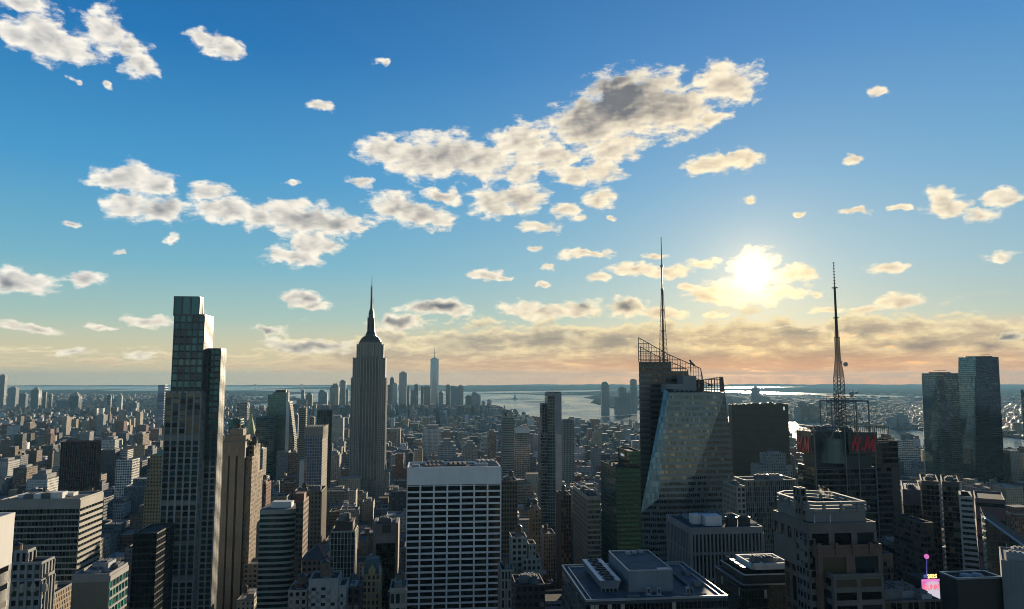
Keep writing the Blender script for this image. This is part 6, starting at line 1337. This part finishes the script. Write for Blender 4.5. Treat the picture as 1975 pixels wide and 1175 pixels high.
for a in [
 ('broad dark slab on the left rim of the downtown cluster', 572, 591, 772, 5200, 'dark', 'far_glass'),
 ('thin dark tower poking above the left rim of downtown', 581, 587, 753, 5600, 'dark', 'far_glass'),
 ('low domed block between the thin dark tower and the step-topped tower, downtown left', 590, 602, 762, 5500, 'brown', 'far_stone', None, 'dome'),
 ('step-topped grey block left of the pointed downtown tower', 614, 631, 758, 5400, 'grey', 'far_stone', None, 'slope'),
 ('wide dark downtown block immediately left of the pointed tower', 636, 654, 747, 5300, 'dark', 'far_glass', 50, 'crown'),
 ('slim downtown tower with a pointed green top', 646, 653, 745, 5250, 'tan', 'far_stone', None, 'spire'),
 ('tall pale downtown slab just left of the mast-topped skyscraper', 655, 667, 735, 5500, 'grey', 'far_glass'),
 ('shouldered downtown tower half behind the mast-topped skyscraper', 667, 672, 751, 5450, 'grey', 'far_stone'),
 ('dim downtown tower touching the right side of the mast-topped skyscraper', 748, 755, 743, 5400, 'dark', 'far_stone'),
 ('dark stepped tower with a narrow top, second right of the mast-topped skyscraper', 752, 760, 730, 5600, 'dark', 'far_stone', None, 'crown'),
 ('shimmering rippled pale tower, third right of the mast-topped skyscraper', 757, 766.5, 740, 5300, 'white', 'far_glass'),
 ('tallest slab of the group between the mast-topped skyscraper and the needle-topped tower', 770, 785, 719, 5600, 'pale', 'far_glass', 40),
 ('narrow slab leaning against the tallest pale downtown slab', 785, 790, 746, 5500, 'grey', 'far_stone'),
 ('squat blue block right of the tallest pale downtown slab', 792, 799, 753, 5400, 'blue', 'far_glass'),
 ('narrow dark tower midway between the tall pale slab and the needle-topped tower', 799, 807, 742, 5350, 'dark', 'far_glass'),
 ('narrow dark slab left of the bronze slab by the needle-topped tower', 812, 817, 746, 5300, 'dark', 'far_stone'),
 ('bronze coloured slab directly left of the needle-topped tower', 817.5, 830, 746, 5400, 'brown', 'far_glass'),
 ('round-shouldered dark block directly right of the needle-topped tower', 846, 855, 758, 5300, 'dark', 'far_glass', None, 'dome'),
 ('slim tall dark tower right of the needle-topped tower', 860, 868, 743, 5500, 'dark', 'far_glass'),
 ('grey tower with a pointed roof, second right of the needle-topped tower', 869, 883, 749, 5600, 'grey', 'far_stone', None, 'slope'),
 ('pale flat-topped tower, third right of the needle-topped tower', 883, 894, 745, 5650, 'pale', 'far_glass'),
 ('broad dark block at the right shoulder of downtown', 898, 910, 764, 5400, 'dark', 'far_stone'),
 ('widest grey block near the right end of downtown', 909, 927, 763, 5600, 'grey', 'far_glass', 60, 'slope'),
 ('stepped tan block right of the widest grey downtown block', 929, 936, 776, 5500, 'tan', 'far_stone', None, 'crown'),
 ('last tall pale tower before the bay', 940, 948, 772, 5600, 'pale', 'far_stone'),
 ('short pale tower at the very end of downtown beside the bay', 948, 955, 783, 5700, 'tan', 'far_stone'),
 ('small dark riverside block standing alone in front of the bay', 968, 977, 791, 3600, 'dark', 'far_stone'),
 ('small round-topped riverside block in front of the bay', 980, 989, 794, 3600, 'brown', 'far_stone', None, 'dome')]:
    far(*a, group=DT) if len(a) < 9 else far(*a, group=DT)
JC = 'towers across the river'
for a in [
 ('tall round-topped glass tower alone at the water across the bay', 1161, 1175, 742, 5100, 'grey', 'far_glass', 42, 'dome'),
 ('low block beside the tower group across the river', 1186, 1194, 767, 5300, 'grey', 'far_stone'),
 ('wide slab of the tower group across the river', 1194, 1208, 749, 5300, 'blue', 'far_glass'),
 ('shoulder block of the tower group across the river', 1208, 1217, 759, 5350, 'grey', 'far_stone'),
 ('tallest slim tower of the group across the river, touching the crystal tower', 1217, 1228, 733, 5400, 'grey', 'far_glass'),
 ('flared-top tower alone on the far shore above the dark brown monolith', 1453, 1466, 751, 5600, 'grey', 'far_stone', None, 'crown'),
 ('low wide block right of the flared-top tower on the far shore', 1468, 1485, 765, 5700, 'grey', 'far_stone'),
 ('left block of three on the far shore beside the broadcast tower', 1535, 1544, 786, 4600, 'grey', 'far_stone'),
 ('middle and tallest block of three on the far shore beside the broadcast tower', 1544, 1557, 776, 4650, 'brown', 'far_stone'),
 ('right block of three on the far shore beside the broadcast tower', 1561, 1579, 782, 4700, 'brown', 'far_stone'),
 ('pair-like pale block across the river right of the broadcast tower', 1716, 1729, 806, 3900, 'grey', 'far_stone'),
 ('ribbed grey block across the river left of the dark glass pair', 1733, 1751, 800, 3900, 'grey', 'far_stone'),
 ('left low block between crystal tower and brown monolith on the far shore', 1402, 1413, 766, 5900, 'grey', 'far_stone'),
 ('right low block between crystal tower and brown monolith on the far shore', 1417, 1431, 768, 5900, 'grey', 'far_stone')]:
    far(*a, group=JC)
BK = 'far towers on the left horizon'
for a in [
 ('very tall slim dark tower at the left edge of the horizon', -2, 10, 724, 6800, 'dark', 'far_glass'),
 ('flat pale tower second from the left edge on the horizon', 16, 31, 748, 6500, 'grey', 'far_stone'),
 ('grey tower third from the left edge on the horizon', 38, 50, 760, 6300, 'blue', 'far_stone'),
 ('broad dark tower fourth from the left edge on the horizon', 60, 75, 753, 6200, 'dark', 'far_glass', None, 'crown'),
 ('narrow dark tower fifth from the left edge on the horizon', 83, 89, 757, 6300, 'dark', 'far_stone'),
 ('narrow dark tower sixth from the left edge on the horizon', 94, 100, 761, 6200, 'dark', 'far_stone'),
 ('dark cluster block left of centre on the left horizon', 110, 128, 773, 5800, 'blue', 'far_stone'),
 ('wide dim block in the middle of the left horizon', 134, 152, 764, 5900, 'dark', 'far_stone', None, 'crown'),
 ('small dark tower over the dark brown tower on the left horizon', 207, 214, 762, 5600, 'dark', 'far_stone'),
 ('pale twin-like tower right of it on the left horizon', 227, 235, 763, 5600, 'pale', 'far_stone'),
 ('dim broad block left of the pale slab on the left horizon', 248, 264, 777, 5000, 'blue', 'far_stone'),
 ('sunlit tan apartment tower above the white grid block', 228, 237, 793, 3400, 'tan', 'far_stone', 40),
 ('sunlit cream apartment tower, the left one above the dark brown tower', 119, 129, 805, 3000, 'tan', 'far_stone', 40),
 ('pale apartment tower near the left edge with a sunlit side', 14, 26, 822, 2900, 'white', 'far_stone', 50),
 ('three-tone apartment tower left of the dark brown tower', 46, 58, 817, 2800, 'brown', 'far_stone', 40),
 ('grey slab in front of the bridge water, left of the white grid block', 187, 200, 801, 3100, 'grey', 'far_stone', 40),
 ('tan slab beside the pale far slab', 262, 271, 797, 3300, 'tan', 'far_stone', 34)]:
    far(*a, group=BK)
# mid-distance blocks that stand out between the heroes
for a in [
 ('white-topped block with dark vertical bays below the downtown skyline', 845, 880, 861, 1650, 'white', 'far_glass', 40, 'crown'),
 ('broad pale grey block with a blank front behind the white-topped block', 816, 856, 827, 2100, 'pale', 'far_stone', 50),
 ('olive block leaning on the broad pale grey block', 851, 874, 834, 2000, 'brown', 'far_stone', 40),
 ('tan twin-shouldered block right of the white-topped block', 893, 921, 862, 1700, 'tan', 'far_stone', 30, 'crown'),
 ('dark narrow block left of the banded grey tower', 941, 957, 833, 1750, 'brown', 'far_stone', 24),
 ('pale slab at the right foot of the mast-topped skyscraper', 752, 770, 882, 1650, 'grey', 'far_stone', 40),
 ('long dark block behind the teal glass tower', 560, 575, 800, 2300, 'blue', 'far_stone', 40),
 ('small pale block between the mast-topped skyscraper and the blue-windowed tower', 640, 662, 806, 2600, 'tan', 'far_stone', 40),
 ('tan stone block with a stepped top left of the mast-topped skyscraper', 636, 655, 878, 1450, 'tan', 'far_stone', 30, 'crown'),
 ('wide cream block in the middle distance left of the tan deco tower', 196, 222, 848, 1900, 'pale', 'far_stone', 44),
 ('brown slab block right of the white grid block', 258, 276, 838, 2000, 'brown', 'far_stone', 44),
 ('tan slab with a sunlit side at far left behind the banded block', 26, 52, 903, 1250, 'brown', 'far_stone', 34),
 ('white stepped block behind the banded office block roof', 52, 92, 925, 1100, 'white', 'far_stone', 40, 'crown'),
 ('pale block at the left edge behind the banded office block', -10, 16, 890, 1400, 'pale', 'far_stone', 40),
 ('cream block left of the green topped block', 100, 117, 902, 1350, 'tan', 'far_stone', 30)]:
    far(*a, name='midrise_block')
def bridge():
    b = B('suspension_bridge', 492, 757, 16800, 'suspension bridge with two tall towers far out at the harbour mouth', 'bridge', rot=0.0); z = lambda p: b.z(p, 492); D = 16800; X1 = (581-492)*D/F; z0, zt, zd = -2, z(741.5), z(753.5)
    for u in (0, X1):
        q = MB()
        for s in (-22, 22): q.box(u+s-7, u+s+7, -9, 9, z0, zt)
        q.box(u-15, u+15, -9, 9, zt-14, zt); q.box(u-15, u+15, -9, 9, zd+14, zd+26); b.part('bridge_tower', q, W('grey_stone'))
    q = MB(); q.box(-X1*.45, X1*1.4, -14, 14, zd-5, zd+3); b.part('deck', q, W('grey_stone'))
    q = MB(); n = 24
    for k in range(n):
        f = lambda t: zd+8+(zt-zd-8)*(2*t-1)**2
        q.tube((X1*k/n, 0, f(k/n)), (X1*(k+1)/n, 0, f((k+1)/n)), 2.2, 2.2, 4)
        if k: q.tube((X1*k/n, 0, zd), (X1*k/n, 0, f(k/n)), .9, .9, 4)
    q.tube((0, 0, zt), (-X1*.42, 0, zd), 2.2, 2.2, 4); q.tube((X1, 0, zt), (X1*1.38, 0, zd), 2.2, 2.2, 4); b.part('cable', q, W('grey_stone'))
bridge()
def statue():
    c = geo(40.6893, -74.0446); r = empty('statue', (c[0], c[1], .5)); tag(r, 'tiny green robed statue holding up a torch on its island in the bay', 'statue')
    q = MB(); q.lathe([(48, 0), (46, 8), (30, 9), (30, 12)], 0, 0, 11); q.frustum([(-14, -14), (14, -14), (14, 14), (-14, 14)], 12, [(-9, -9), (9, -9), (9, 9), (-9, 9)], 46, 0); q.build('pedestal', W('grey_stone'), r)
    q = MB(); q.lathe([(6.5, 46), (6.8, 50), (5.6, 60), (4.8, 68), (5.4, 74), (4.6, 79), (1.6, 81), (2.3, 83), (2.4, 86), (1.2, 88.5), (.1, 89)], 0, 0, 12); q.tube((3.5, 0, 77), (6.5, -1, 86), 1.7, 1.1, 8); q.tube((6.5, -1, 86), (7, -1, 91), 1.1, .8, 8); q.tube((-4, 0, 76), (-6.5, -2, 69), 1.6, 1.2, 8); q.box(-8.5, -5, -4, -2.6, 66, 73); q.build('body', W('copper_green'), r)
    q = MB(); q.lathe([(1.4, 91), (1.8, 92.5), (1.0, 93), (1.3, 94), (.1, 96)], 7, -1, 8); q.build('torch', W('gold_leaf'), r)
    q = MB()
    for k in range(7): t = math.pi*k/6; q.tube((2.2*math.cos(t), 0, 86.5+1.2*math.sin(t)), (5*math.cos(t), 0, 87+4*math.sin(t)), .3, .1, 4)
    q.build('crown', W('copper_green'), r)
statue()
def steam():
    g, X, Y, Z = GT; w = g.world(X+4, Y, Z)
    m = bpy.data.materials.new('steam'); m.use_nodes = True; N = NT(m.node_tree); N.n.clear()
    v = N.new('ShaderNodeVolumePrincipled'); o = N.new('ShaderNodeOutputMaterial'); N.link(v.outputs[0], o.inputs['Volume']); v.inputs['Color'].default_value = (1,.98,.95,1); v.inputs['Anisotropy'].default_value = .6
    tc = N.new('ShaderNodeTexCoord').outputs['Object']; n = N.noise(N.v('MULTIPLY', tc, (1, 1, .6)), .45, 4, .65); x_, y_, z_ = N.sep(tc)[:]
    N.put(v.inputs['Density'], N.m('MULTIPLY', N.ss(n, .56, .78), .14))
    q = MB(); r = random.Random(3)
    q.lathe([(.3, -1), (2.6, 0), (3.8, 2.2), (3.0, 4.6), (1.8, 6.6), (.1, 8)], 0, 0, 12)
    o = q.build('steam', m, None, loc=(w.x, w.y, Z-1)); tag(o, 'wisp of white steam rising inside the pale ring crown of the granite tower', 'steam', kind='stuff')
steam()
# ------------------------------------------------------------------ the rest of the city
rg = random.Random(11); ug, vg = Vector((math.cos(G), math.sin(G))), Vector((-math.sin(G), math.cos(G)))
facade('mid_brick', 3.1, 3.5, .40, .46, None, glass=(.03,.035,.04), gmetal=.15, lit=.25, litc=(.22,.21,.18))
facade('mid_band', 3.6, 3.7, .92, .42, None, glass=(.035,.045,.05), gmetal=.3, lit=.2, litc=(.20,.20,.18))
facade('mid_pier', 2.4, 3.8, .52, .72, None, glass=(.03,.035,.045), gmetal=.25, lit=.2, litc=(.22,.2,.16))
FM = ['mid_brick', 'mid_band', 'mid_pier']
PAL = [('tan', (.30,.225,.14)), ('brown', (.15,.10,.065)), ('red brick', (.21,.085,.05)), ('cream', (.38,.335,.25)), ('grey', (.17,.17,.17)), ('white', (.48,.47,.45)), ('dark', (.05,.05,.055)), ('slate', (.09,.11,.13))]
PW = [20, 22, 14, 11, 14, 5, 12, 9]
hero_fp = []       # footprints of the hand-built buildings, to keep the filler off them
for h in HEROES:
    for (x0, x1, y0, y1, z0, z1) in h.rects:
        if z0 < 40:
            P = [h.world(a, c, 0) for a, c in ((x0, y0), (x1, y0), (x1, y1), (x0, y1))]
            hero_fp.append((min(p.x for p in P)-2, max(p.x for p in P)+2, min(p.y for p in P)-2, max(p.y for p in P)+2))
hf = np.array(hero_fp)
def clear(x, y, r):
    return not np.any((hf[:, 0]-r < x) & (x < hf[:, 1]+r) & (hf[:, 2]-r < y) & (y < hf[:, 3]+r))
def lim(px, Y):          # highest image row a filler roof may reach at this distance
    if Y < 430: return 1180
    if Y < 620: return 1095
    if Y < 800: return 1015
    if Y < 1000: return 955
    if Y < 1400: return 905 if px < 560 else 918
    if Y < 2200: return 856
    if Y < 3200: return 818
    if Y < 4500: return 797
    if Y < 7000: return 779
    return 758
NB = []   # x, y, w, d, h, rot, colour index, style
def add(x, y, w, d, h, rot, near=True):
    px, py = proj(x, y, h)
    if not -120 < px < 2080: return
    L = lim(px, y)+rg.uniform(0, 26)*(1 if y < 2500 else .4)
    if py < L: h = HC-(L-YE)*y/F*rg.uniform(.99, 1.04)
    if h < 6 or proj(x, y, h)[1] > 1230: return
    if not clear(x+w*.0, y, max(w, d)*.45): return
    NB.append((x, y, w, d, h, rot, rg.choices(range(8), PW)[0], rg.choices((0, 1, 2), (6, 2, 2))[0], rg.random()))
def height(Y, X):
    r = rg.random()
    if Y < 1150: return rg.lognormvariate(4.25, .40)
    if Y < 1700: return rg.lognormvariate(4.0, .42)
    if Y < 2300: return rg.lognormvariate(3.65, .42) if r < .93 else rg.uniform(60, 110)
    if Y < 4700: return rg.lognormvariate(3.05, .40) if r < .95 else rg.uniform(45, 80)
    return rg.lognormvariate(4.1, .5)
# Manhattan: blocks of the street grid
for i in range(3, 84):
    for j in range(-17, 14):
        t0 = j*268+40; s0 = i*79.0
        for row in (0, 1):
            t = t0
            while t < t0+240:
                w = rg.choice((9, 12, 16, 18, 22, 26, 32, 40)) if s0 < 1900 else rg.choice((8, 12, 18, 24, 30, 38)); w = min(w, t0+242-t)
                if w < 6: break
                d = rg.uniform(22, 29) if row == 0 else rg.uniform(24, 30)
                c = ug*(t+w/2)+vg*(s0+15+row*31); x, y = c.x, c.y
                t += w+.4
                if y < 380 or abs(x) > .74*y+60 or not inside(MANH, x, y): continue
                h = height(y, x)
                if y > 1800: h *= .55+.45*min(1, w/20)
                if y > 4700 and not (proj(x, y, 0)[0] > 560 and proj(x, y, 0)[0] < 960): h *= .45
                add(x, y, w, d, h, G)
# Brooklyn, Queens and New Jersey: looser carpets
def carpet(poly, x0, x1, y0, y1, step, mu, sg, rot, tall=.02, tr=(35, 70)):
    n = int((x1-x0)/step); m_ = int((y1-y0)/step)
    for i in range(n):
        for j in range(m_):
            x = x0+(i+rg.uniform(.15, .85))*step; y = y0+(j+rg.uniform(.15, .85))*step
            if abs(x) > .74*y+80 or not inside(poly, x, y): continue
            h = rg.lognormvariate(mu, sg) if rg.random() > tall else rg.uniform(*tr)
            w = step*rg.uniform(.35, .8); add(x, y, w, step*rg.uniform(.35, .7), h, rot)
carpet(BKLYN, -6500, 500, 2800, 8000, 44, 2.5, .35, .5, .03); carpet(BKLYN, -12000, 500, 8000, 17000, 95, 2.6, .4, .3, .04, (30, 60))
carpet(NJ, 400, 5200, 2400, 7000, 44, 2.6, .35, -.3, .015); carpet(NJ, 1500, 13000, 7000, 17000, 110, 2.4, .4, .2, .02, (25, 50))
carpet(SI, -3000, 3500, 14500, 19500, 130, 2.3, .3, .1, 0)
NB.sort(key=lambda b: b[1])
# near to far: what of each building rises above everything nearer
colmin = np.full(1000, 1180.0); ev = []
for h in HEROES:
    for (x0, x1, y0, y1, z0, z1) in h.rects:
        P = [h.px(a, c, z1) for a, c in ((x0, y0), (x1, y0), (x1, y1), (x0, y1))]
        ev.append((h.o.y, min(p[0] for p in P), max(p[0] for p in P), max(p[1] for p in P), z0, h.px(x0, y0, z0)[1]))
ev.sort(); hi = 0; vis = []
def corners(b):
    x, y, w, d, h, rot = b[:6]; c, s = math.cos(rot), math.sin(rot)
    return [(x+c*a-s*e, y+s*a+c*e) for a, e in ((-w/2, -d/2), (w/2, -d/2), (w/2, d/2), (-w/2, d/2))]
for k, b in enumerate(NB):
    while hi < len(ev) and ev[hi][0] < b[1]:
        e = ev[hi]; hi += 1
        if e[5] < 1150 and e[4] > 20: pass
        a, c = max(0, int(e[1]/2)), min(1000, int(e[2]/2)+1)
        if a < c: colmin[a:c] = np.minimum(colmin[a:c], e[3])
    C = corners(b); P = [proj(*p, b[4]) for p in C]; a, c = max(0, int(min(p[0] for p in P)/2)), min(1000, int(max(p[0] for p in P)/2)+1)
    if a >= c: vis.append(0); continue
    top = sum(p[1] for p in P)/4; seg = colmin[a:c]; v = float(np.clip(seg-top, 0, None).sum()); vis.append(v)
    colmin[a:c] = np.minimum(seg, max(p[1] for p in P))
order = sorted(range(len(NB)), key=lambda k: -vis[k]); IND = set(k for k in order[:300])
print('filler', len(NB), 'visible', sum(v > 0 for v in vis), 'smallest single', vis[order[299]])
# landmarks used to say where a plain block stands
LM = [(150, 'brown tower'), (75, 'banded block'), (240, 'white-grid block'), (300, 'green-hatted tower'), (365, 'arched tower'), (460, 'grooved tower'), (535, 'teal tower'), (605, 'blue-windowed tower'), (660, 'white-gridded tower'), (714, 'mast skyscraper'), (745, 'framed slab'), (875, 'travertine slab'), (983, 'pinstriped slab'), (1068, 'slender tower'), (1140, 'gold-fronted tower'), (1200, 'emerald tower'), (1320, 'crystal tower'), (1465, 'brown monolith'), (1490, 'striped-pier tower'), (1630, 'broadcast tower'), (1615, 'granite tower'), (1755, 'mottled block'), (1840, 'glass pair'), (1870, 'tapered tower'), (1950, 'photo\'s right edge')]
USED = {}
def describe(px, py, b, feat):
    col = PAL[b[6]][0]; st = ('brick', 'banded', 'ribbed')[b[7]]; hw = 'high-rise' if b[4] > 85 else ('mid-rise' if b[4] > 45 else 'low-rise'); wd = 'wide' if b[2] > 28 else ('narrow' if b[2] < 14 else 'squarish')
    l = min(LM, key=lambda q: abs(q[0]-px)); side = 'left of' if px < l[0]-14 else ('right of' if px > l[0]+14 else 'below')
    dist = 'nearby' if b[1] < 700 else ('midway' if b[1] < 1300 else ('farther' if b[1] < 2400 else 'distant'))
    return f"{dist} {wd} {col} {st} {hw}{feat}, {side} the {l[1]}".replace('red brick brick', 'red brick')
STYLE_ROOF = ['roof_tar', 'roof_grey', 'roof_pale']
items = []
for k in sorted(IND):
    b = NB[k]; px, py = proj(b[0], b[1], b[4]); r = random.Random(k); big = vis[k] > 60
    f = r.choice(('tank', 'cabin', 'step', 'plain')) if b[1] < 2600 else r.choice(('cabin', 'plain'))
    feat = {'tank': ' with water tank', 'cabin': ' with roof cabin', 'step': ' with set-back top', 'plain': ''}[f]
    items.append((k, b, px, py, f, feat, r, big))
groups = {}
for it in items: groups.setdefault(describe(it[2], it[3], it[1], it[5]), []).append(it)
ORD = ['first', 'second', 'third', 'fourth', 'fifth', 'sixth', 'seventh', 'eighth', 'ninth', 'tenth']
for base, L in groups.items():
    L.sort(key=lambda it: it[2])
    for i, it in enumerate(L):
        k, b, px, py, f, feat, r, big = it
        label = base if len(L) == 1 else f"{base}, {ORD[min(i, 9)]} from left"
        x, y, w, d, h, rot, ci, st, sd_ = b; c = PAL[ci][1]; j = .8+.4*r.random(); col = (c[0]*j, c[1]*j, c[2]*j, r.random())
        q = MB(); q.box(-w/2, w/2, -d/2, d/2, 0, h, 0, 1, bot=False)
        if f == 'step': q.box(-w*.3, w*.3, -d*.2, d*.4, h, h+r.uniform(5, 11), 0, 1, bot=False)
        rm = W(r.choice(STYLE_ROOF)); o = empty('apartment_block' if st == 0 else 'office_block', (x, y, 0), rot); tag(o, label, 'building', 'ordinary city blocks between the landmark towers')
        q.build('wall', [W(FM[st]), rm], o, col=col)
        if y < 2600:
            q = MB(); parapet(q, -w/2, w/2, -d/2, d/2, h, 1.1, .4); q.build('parapet', W(('grey_stone', 'brown_brick', 'limestone', 'grey_stone')[ci % 4]), o)
            if f in ('cabin', 'tank'):
                q = MB(); cw, cd = min(6, w*.4), min(7, d*.4); u, v = r.uniform(-w/2+cw/2+1, w/2-cw/2-1) if w > cw+2 else 0, r.uniform(-d/4, d/4); q.box(u-cw/2, u+cw/2, v-cd/2, v+cd/2, h, h+r.uniform(3, 5)); q.box(u-cw/2-.3, u+cw/2+.3, v-cd/2-.3, v+cd/2+.3, h+5, h+5.3); q.build('roof_cabin', W(('grey_stone', 'brown_brick', 'limestone')[ci % 3]), o)
            if f == 'tank':
                q = MB(); R = 2.1; u, v = -w*.2, -d*.15; q.lathe([(0, h+4), (R, h+4), (R, h+8), (R*1.1, h+8), (.05, h+9.6)], u, v, 10)
                for sx in (-1, 1):
                    for sy in (-1, 1): q.box(u+sx*1.3-.15, u+sx*1.3+.15, v+sy*1.3-.15, v+sy*1.3+.15, h, h+4)
                q.build('water_tank', W('wood_tank'), o)
            if w > 12:
                for i_ in range(r.randint(1, 4)): q = MB(); u, v = r.uniform(-w/2+2, w/2-4), r.uniform(-d/2+2, d/2-4); q.box(u, u+r.uniform(1.2, 3), v, v+r.uniform(1.2, 3), h, h+r.uniform(1, 2.4)); q.build('rooftop_unit', W('roof_grey'), o)
# everything farther and smaller: one sheet of roofs and walls
def mass(name, ks, label):
    n = len(ks); A = np.array([NB[k] for k in ks], dtype=float); rr = np.random.RandomState(3)
    T = []      # boxes: x y w d z0 z1 rot colour style
    for row in A: pass
    X, Y, Wd, Dp, H, R, CI, ST_, SD = A.T
    pal = np.array([c for _, c in PAL])[CI.astype(int)]*(.75+.5*rr.rand(n, 1))
    up = rr.rand(n) < .6; k = up.sum()
    ox = (rr.rand(k)-.5)*.4*Wd[up]; oy = (rr.rand(k)-.5)*.4*Dp[up]
    X2 = X[up]+ox; Y2 = Y[up]+oy; W2 = Wd[up]*(.2+.35*rr.rand(k)); D2 = Dp[up]*(.2+.35*rr.rand(k)); H2 = H[up]+2+4*rr.rand(k)
    x = np.r_[X, X2]; y = np.r_[Y, Y2]; w = np.r_[Wd, W2]; d = np.r_[Dp, D2]; z0 = np.r_[np.zeros(n), H[up]]; z1 = np.r_[H, H2]; rot = np.r_[R, R[up]]; st = np.r_[ST_, ST_[up]]; col = np.vstack([pal, pal[up]*.85]); N_ = len(x)
    sx = np.array([-.5, .5, .5, -.5]); sy = np.array([-.5, -.5, .5, .5]); lx = w[:, None]*sx; ly = d[:, None]*sy; c, s = np.cos(rot)[:, None], np.sin(rot)[:, None]
    gx = x[:, None]+lx*c-ly*s; gy = y[:, None]+lx*s+ly*c
    V = np.zeros((N_, 8, 3)); V[:, :4, 0] = gx; V[:, 4:, 0] = gx; V[:, :4, 1] = gy; V[:, 4:, 1] = gy; V[:, :4, 2] = z0[:, None]; V[:, 4:, 2] = z1[:, None]
    FQ = np.array([[0, 1, 5, 4], [1, 2, 6, 5], [2, 3, 7, 6], [3, 0, 4, 7], [4, 5, 6, 7]]); Fc = (np.arange(N_)[:, None, None]*8+FQ[None]).reshape(-1)
    me = bpy.data.meshes.new(name); me.vertices.add(N_*8); me.vertices.foreach_set('co', V.reshape(-1)); me.loops.add(N_*20); me.loops.foreach_set('vertex_index', Fc.astype(np.int32)); me.polygons.add(N_*5)
    me.polygons.foreach_set('loop_start', np.arange(0, N_*20, 4, dtype=np.int32)); me.polygons.foreach_set('loop_total', np.full(N_*5, 4, dtype=np.int32))
    roofm = 3+(rr.rand(N_)*3).astype(int); mi = np.stack([st, st, st, st, roofm], 1).reshape(-1).astype(np.int32); me.polygons.foreach_set('material_index', mi)
    uv = np.zeros((N_, 5, 4, 2))
    for f, L_ in enumerate((w, d, w, d)): uv[:, f, 1, 0] = L_; uv[:, f, 2, 0] = L_; uv[:, f, 0, 1] = z0; uv[:, f, 1, 1] = z0; uv[:, f, 2, 1] = z1; uv[:, f, 3, 1] = z1
    ul = me.uv_layers.new(name='uv'); ul.data.foreach_set('uv', uv.reshape(-1).astype(np.float32))
    ca = me.color_attributes.new('col', 'FLOAT_COLOR', 'POINT'); cc = np.ones((N_, 8, 4)); cc[:, :, :3] = col[:, None, :]; cc[:, :, 3] = rr.rand(N_)[:, None]; ca.data.foreach_set('color', cc.reshape(-1).astype(np.float32))
    for m_ in FM+STYLE_ROOF: me.materials.append(W(m_))
    me.update(); me.validate(); o = bpy.data.objects.new(name, me); SC.collection.objects.link(o); tag(o, label, 'buildings', kind='stuff')
rest = [k for k in range(len(NB)) if k not in IND and (vis[k] > 0 or NB[k][1] > 700)]
mass('city_rooftops', [k for k in rest if inside(MANH, NB[k][0], NB[k][1])], 'countless smaller buildings filling the streets of the island')
mass('far_shore_rooftops', [k for k in rest if not inside(MANH, NB[k][0], NB[k][1])], 'low carpet of houses and blocks across the rivers')
# pavements of the nearer blocks
q = MB()
for i in range(3, 26):
    for j in range(-6, 7):
        a = ug*(j*268+36)+vg*(i*79.0+0); 
        if a.y < 250 or abs(a.x) > .8*a.y+300: continue
        P = [a, a+ug*246, a+ug*246+vg*62, a+vg*62]; q.prism([(p.x, p.y) for p in P], 0, .15)
o = q.build('pavement', landmat('pavement', ((.10,.10,.095), (.14,.14,.13), (.18,.175,.165)), .2)); o['kind'] = 'structure'
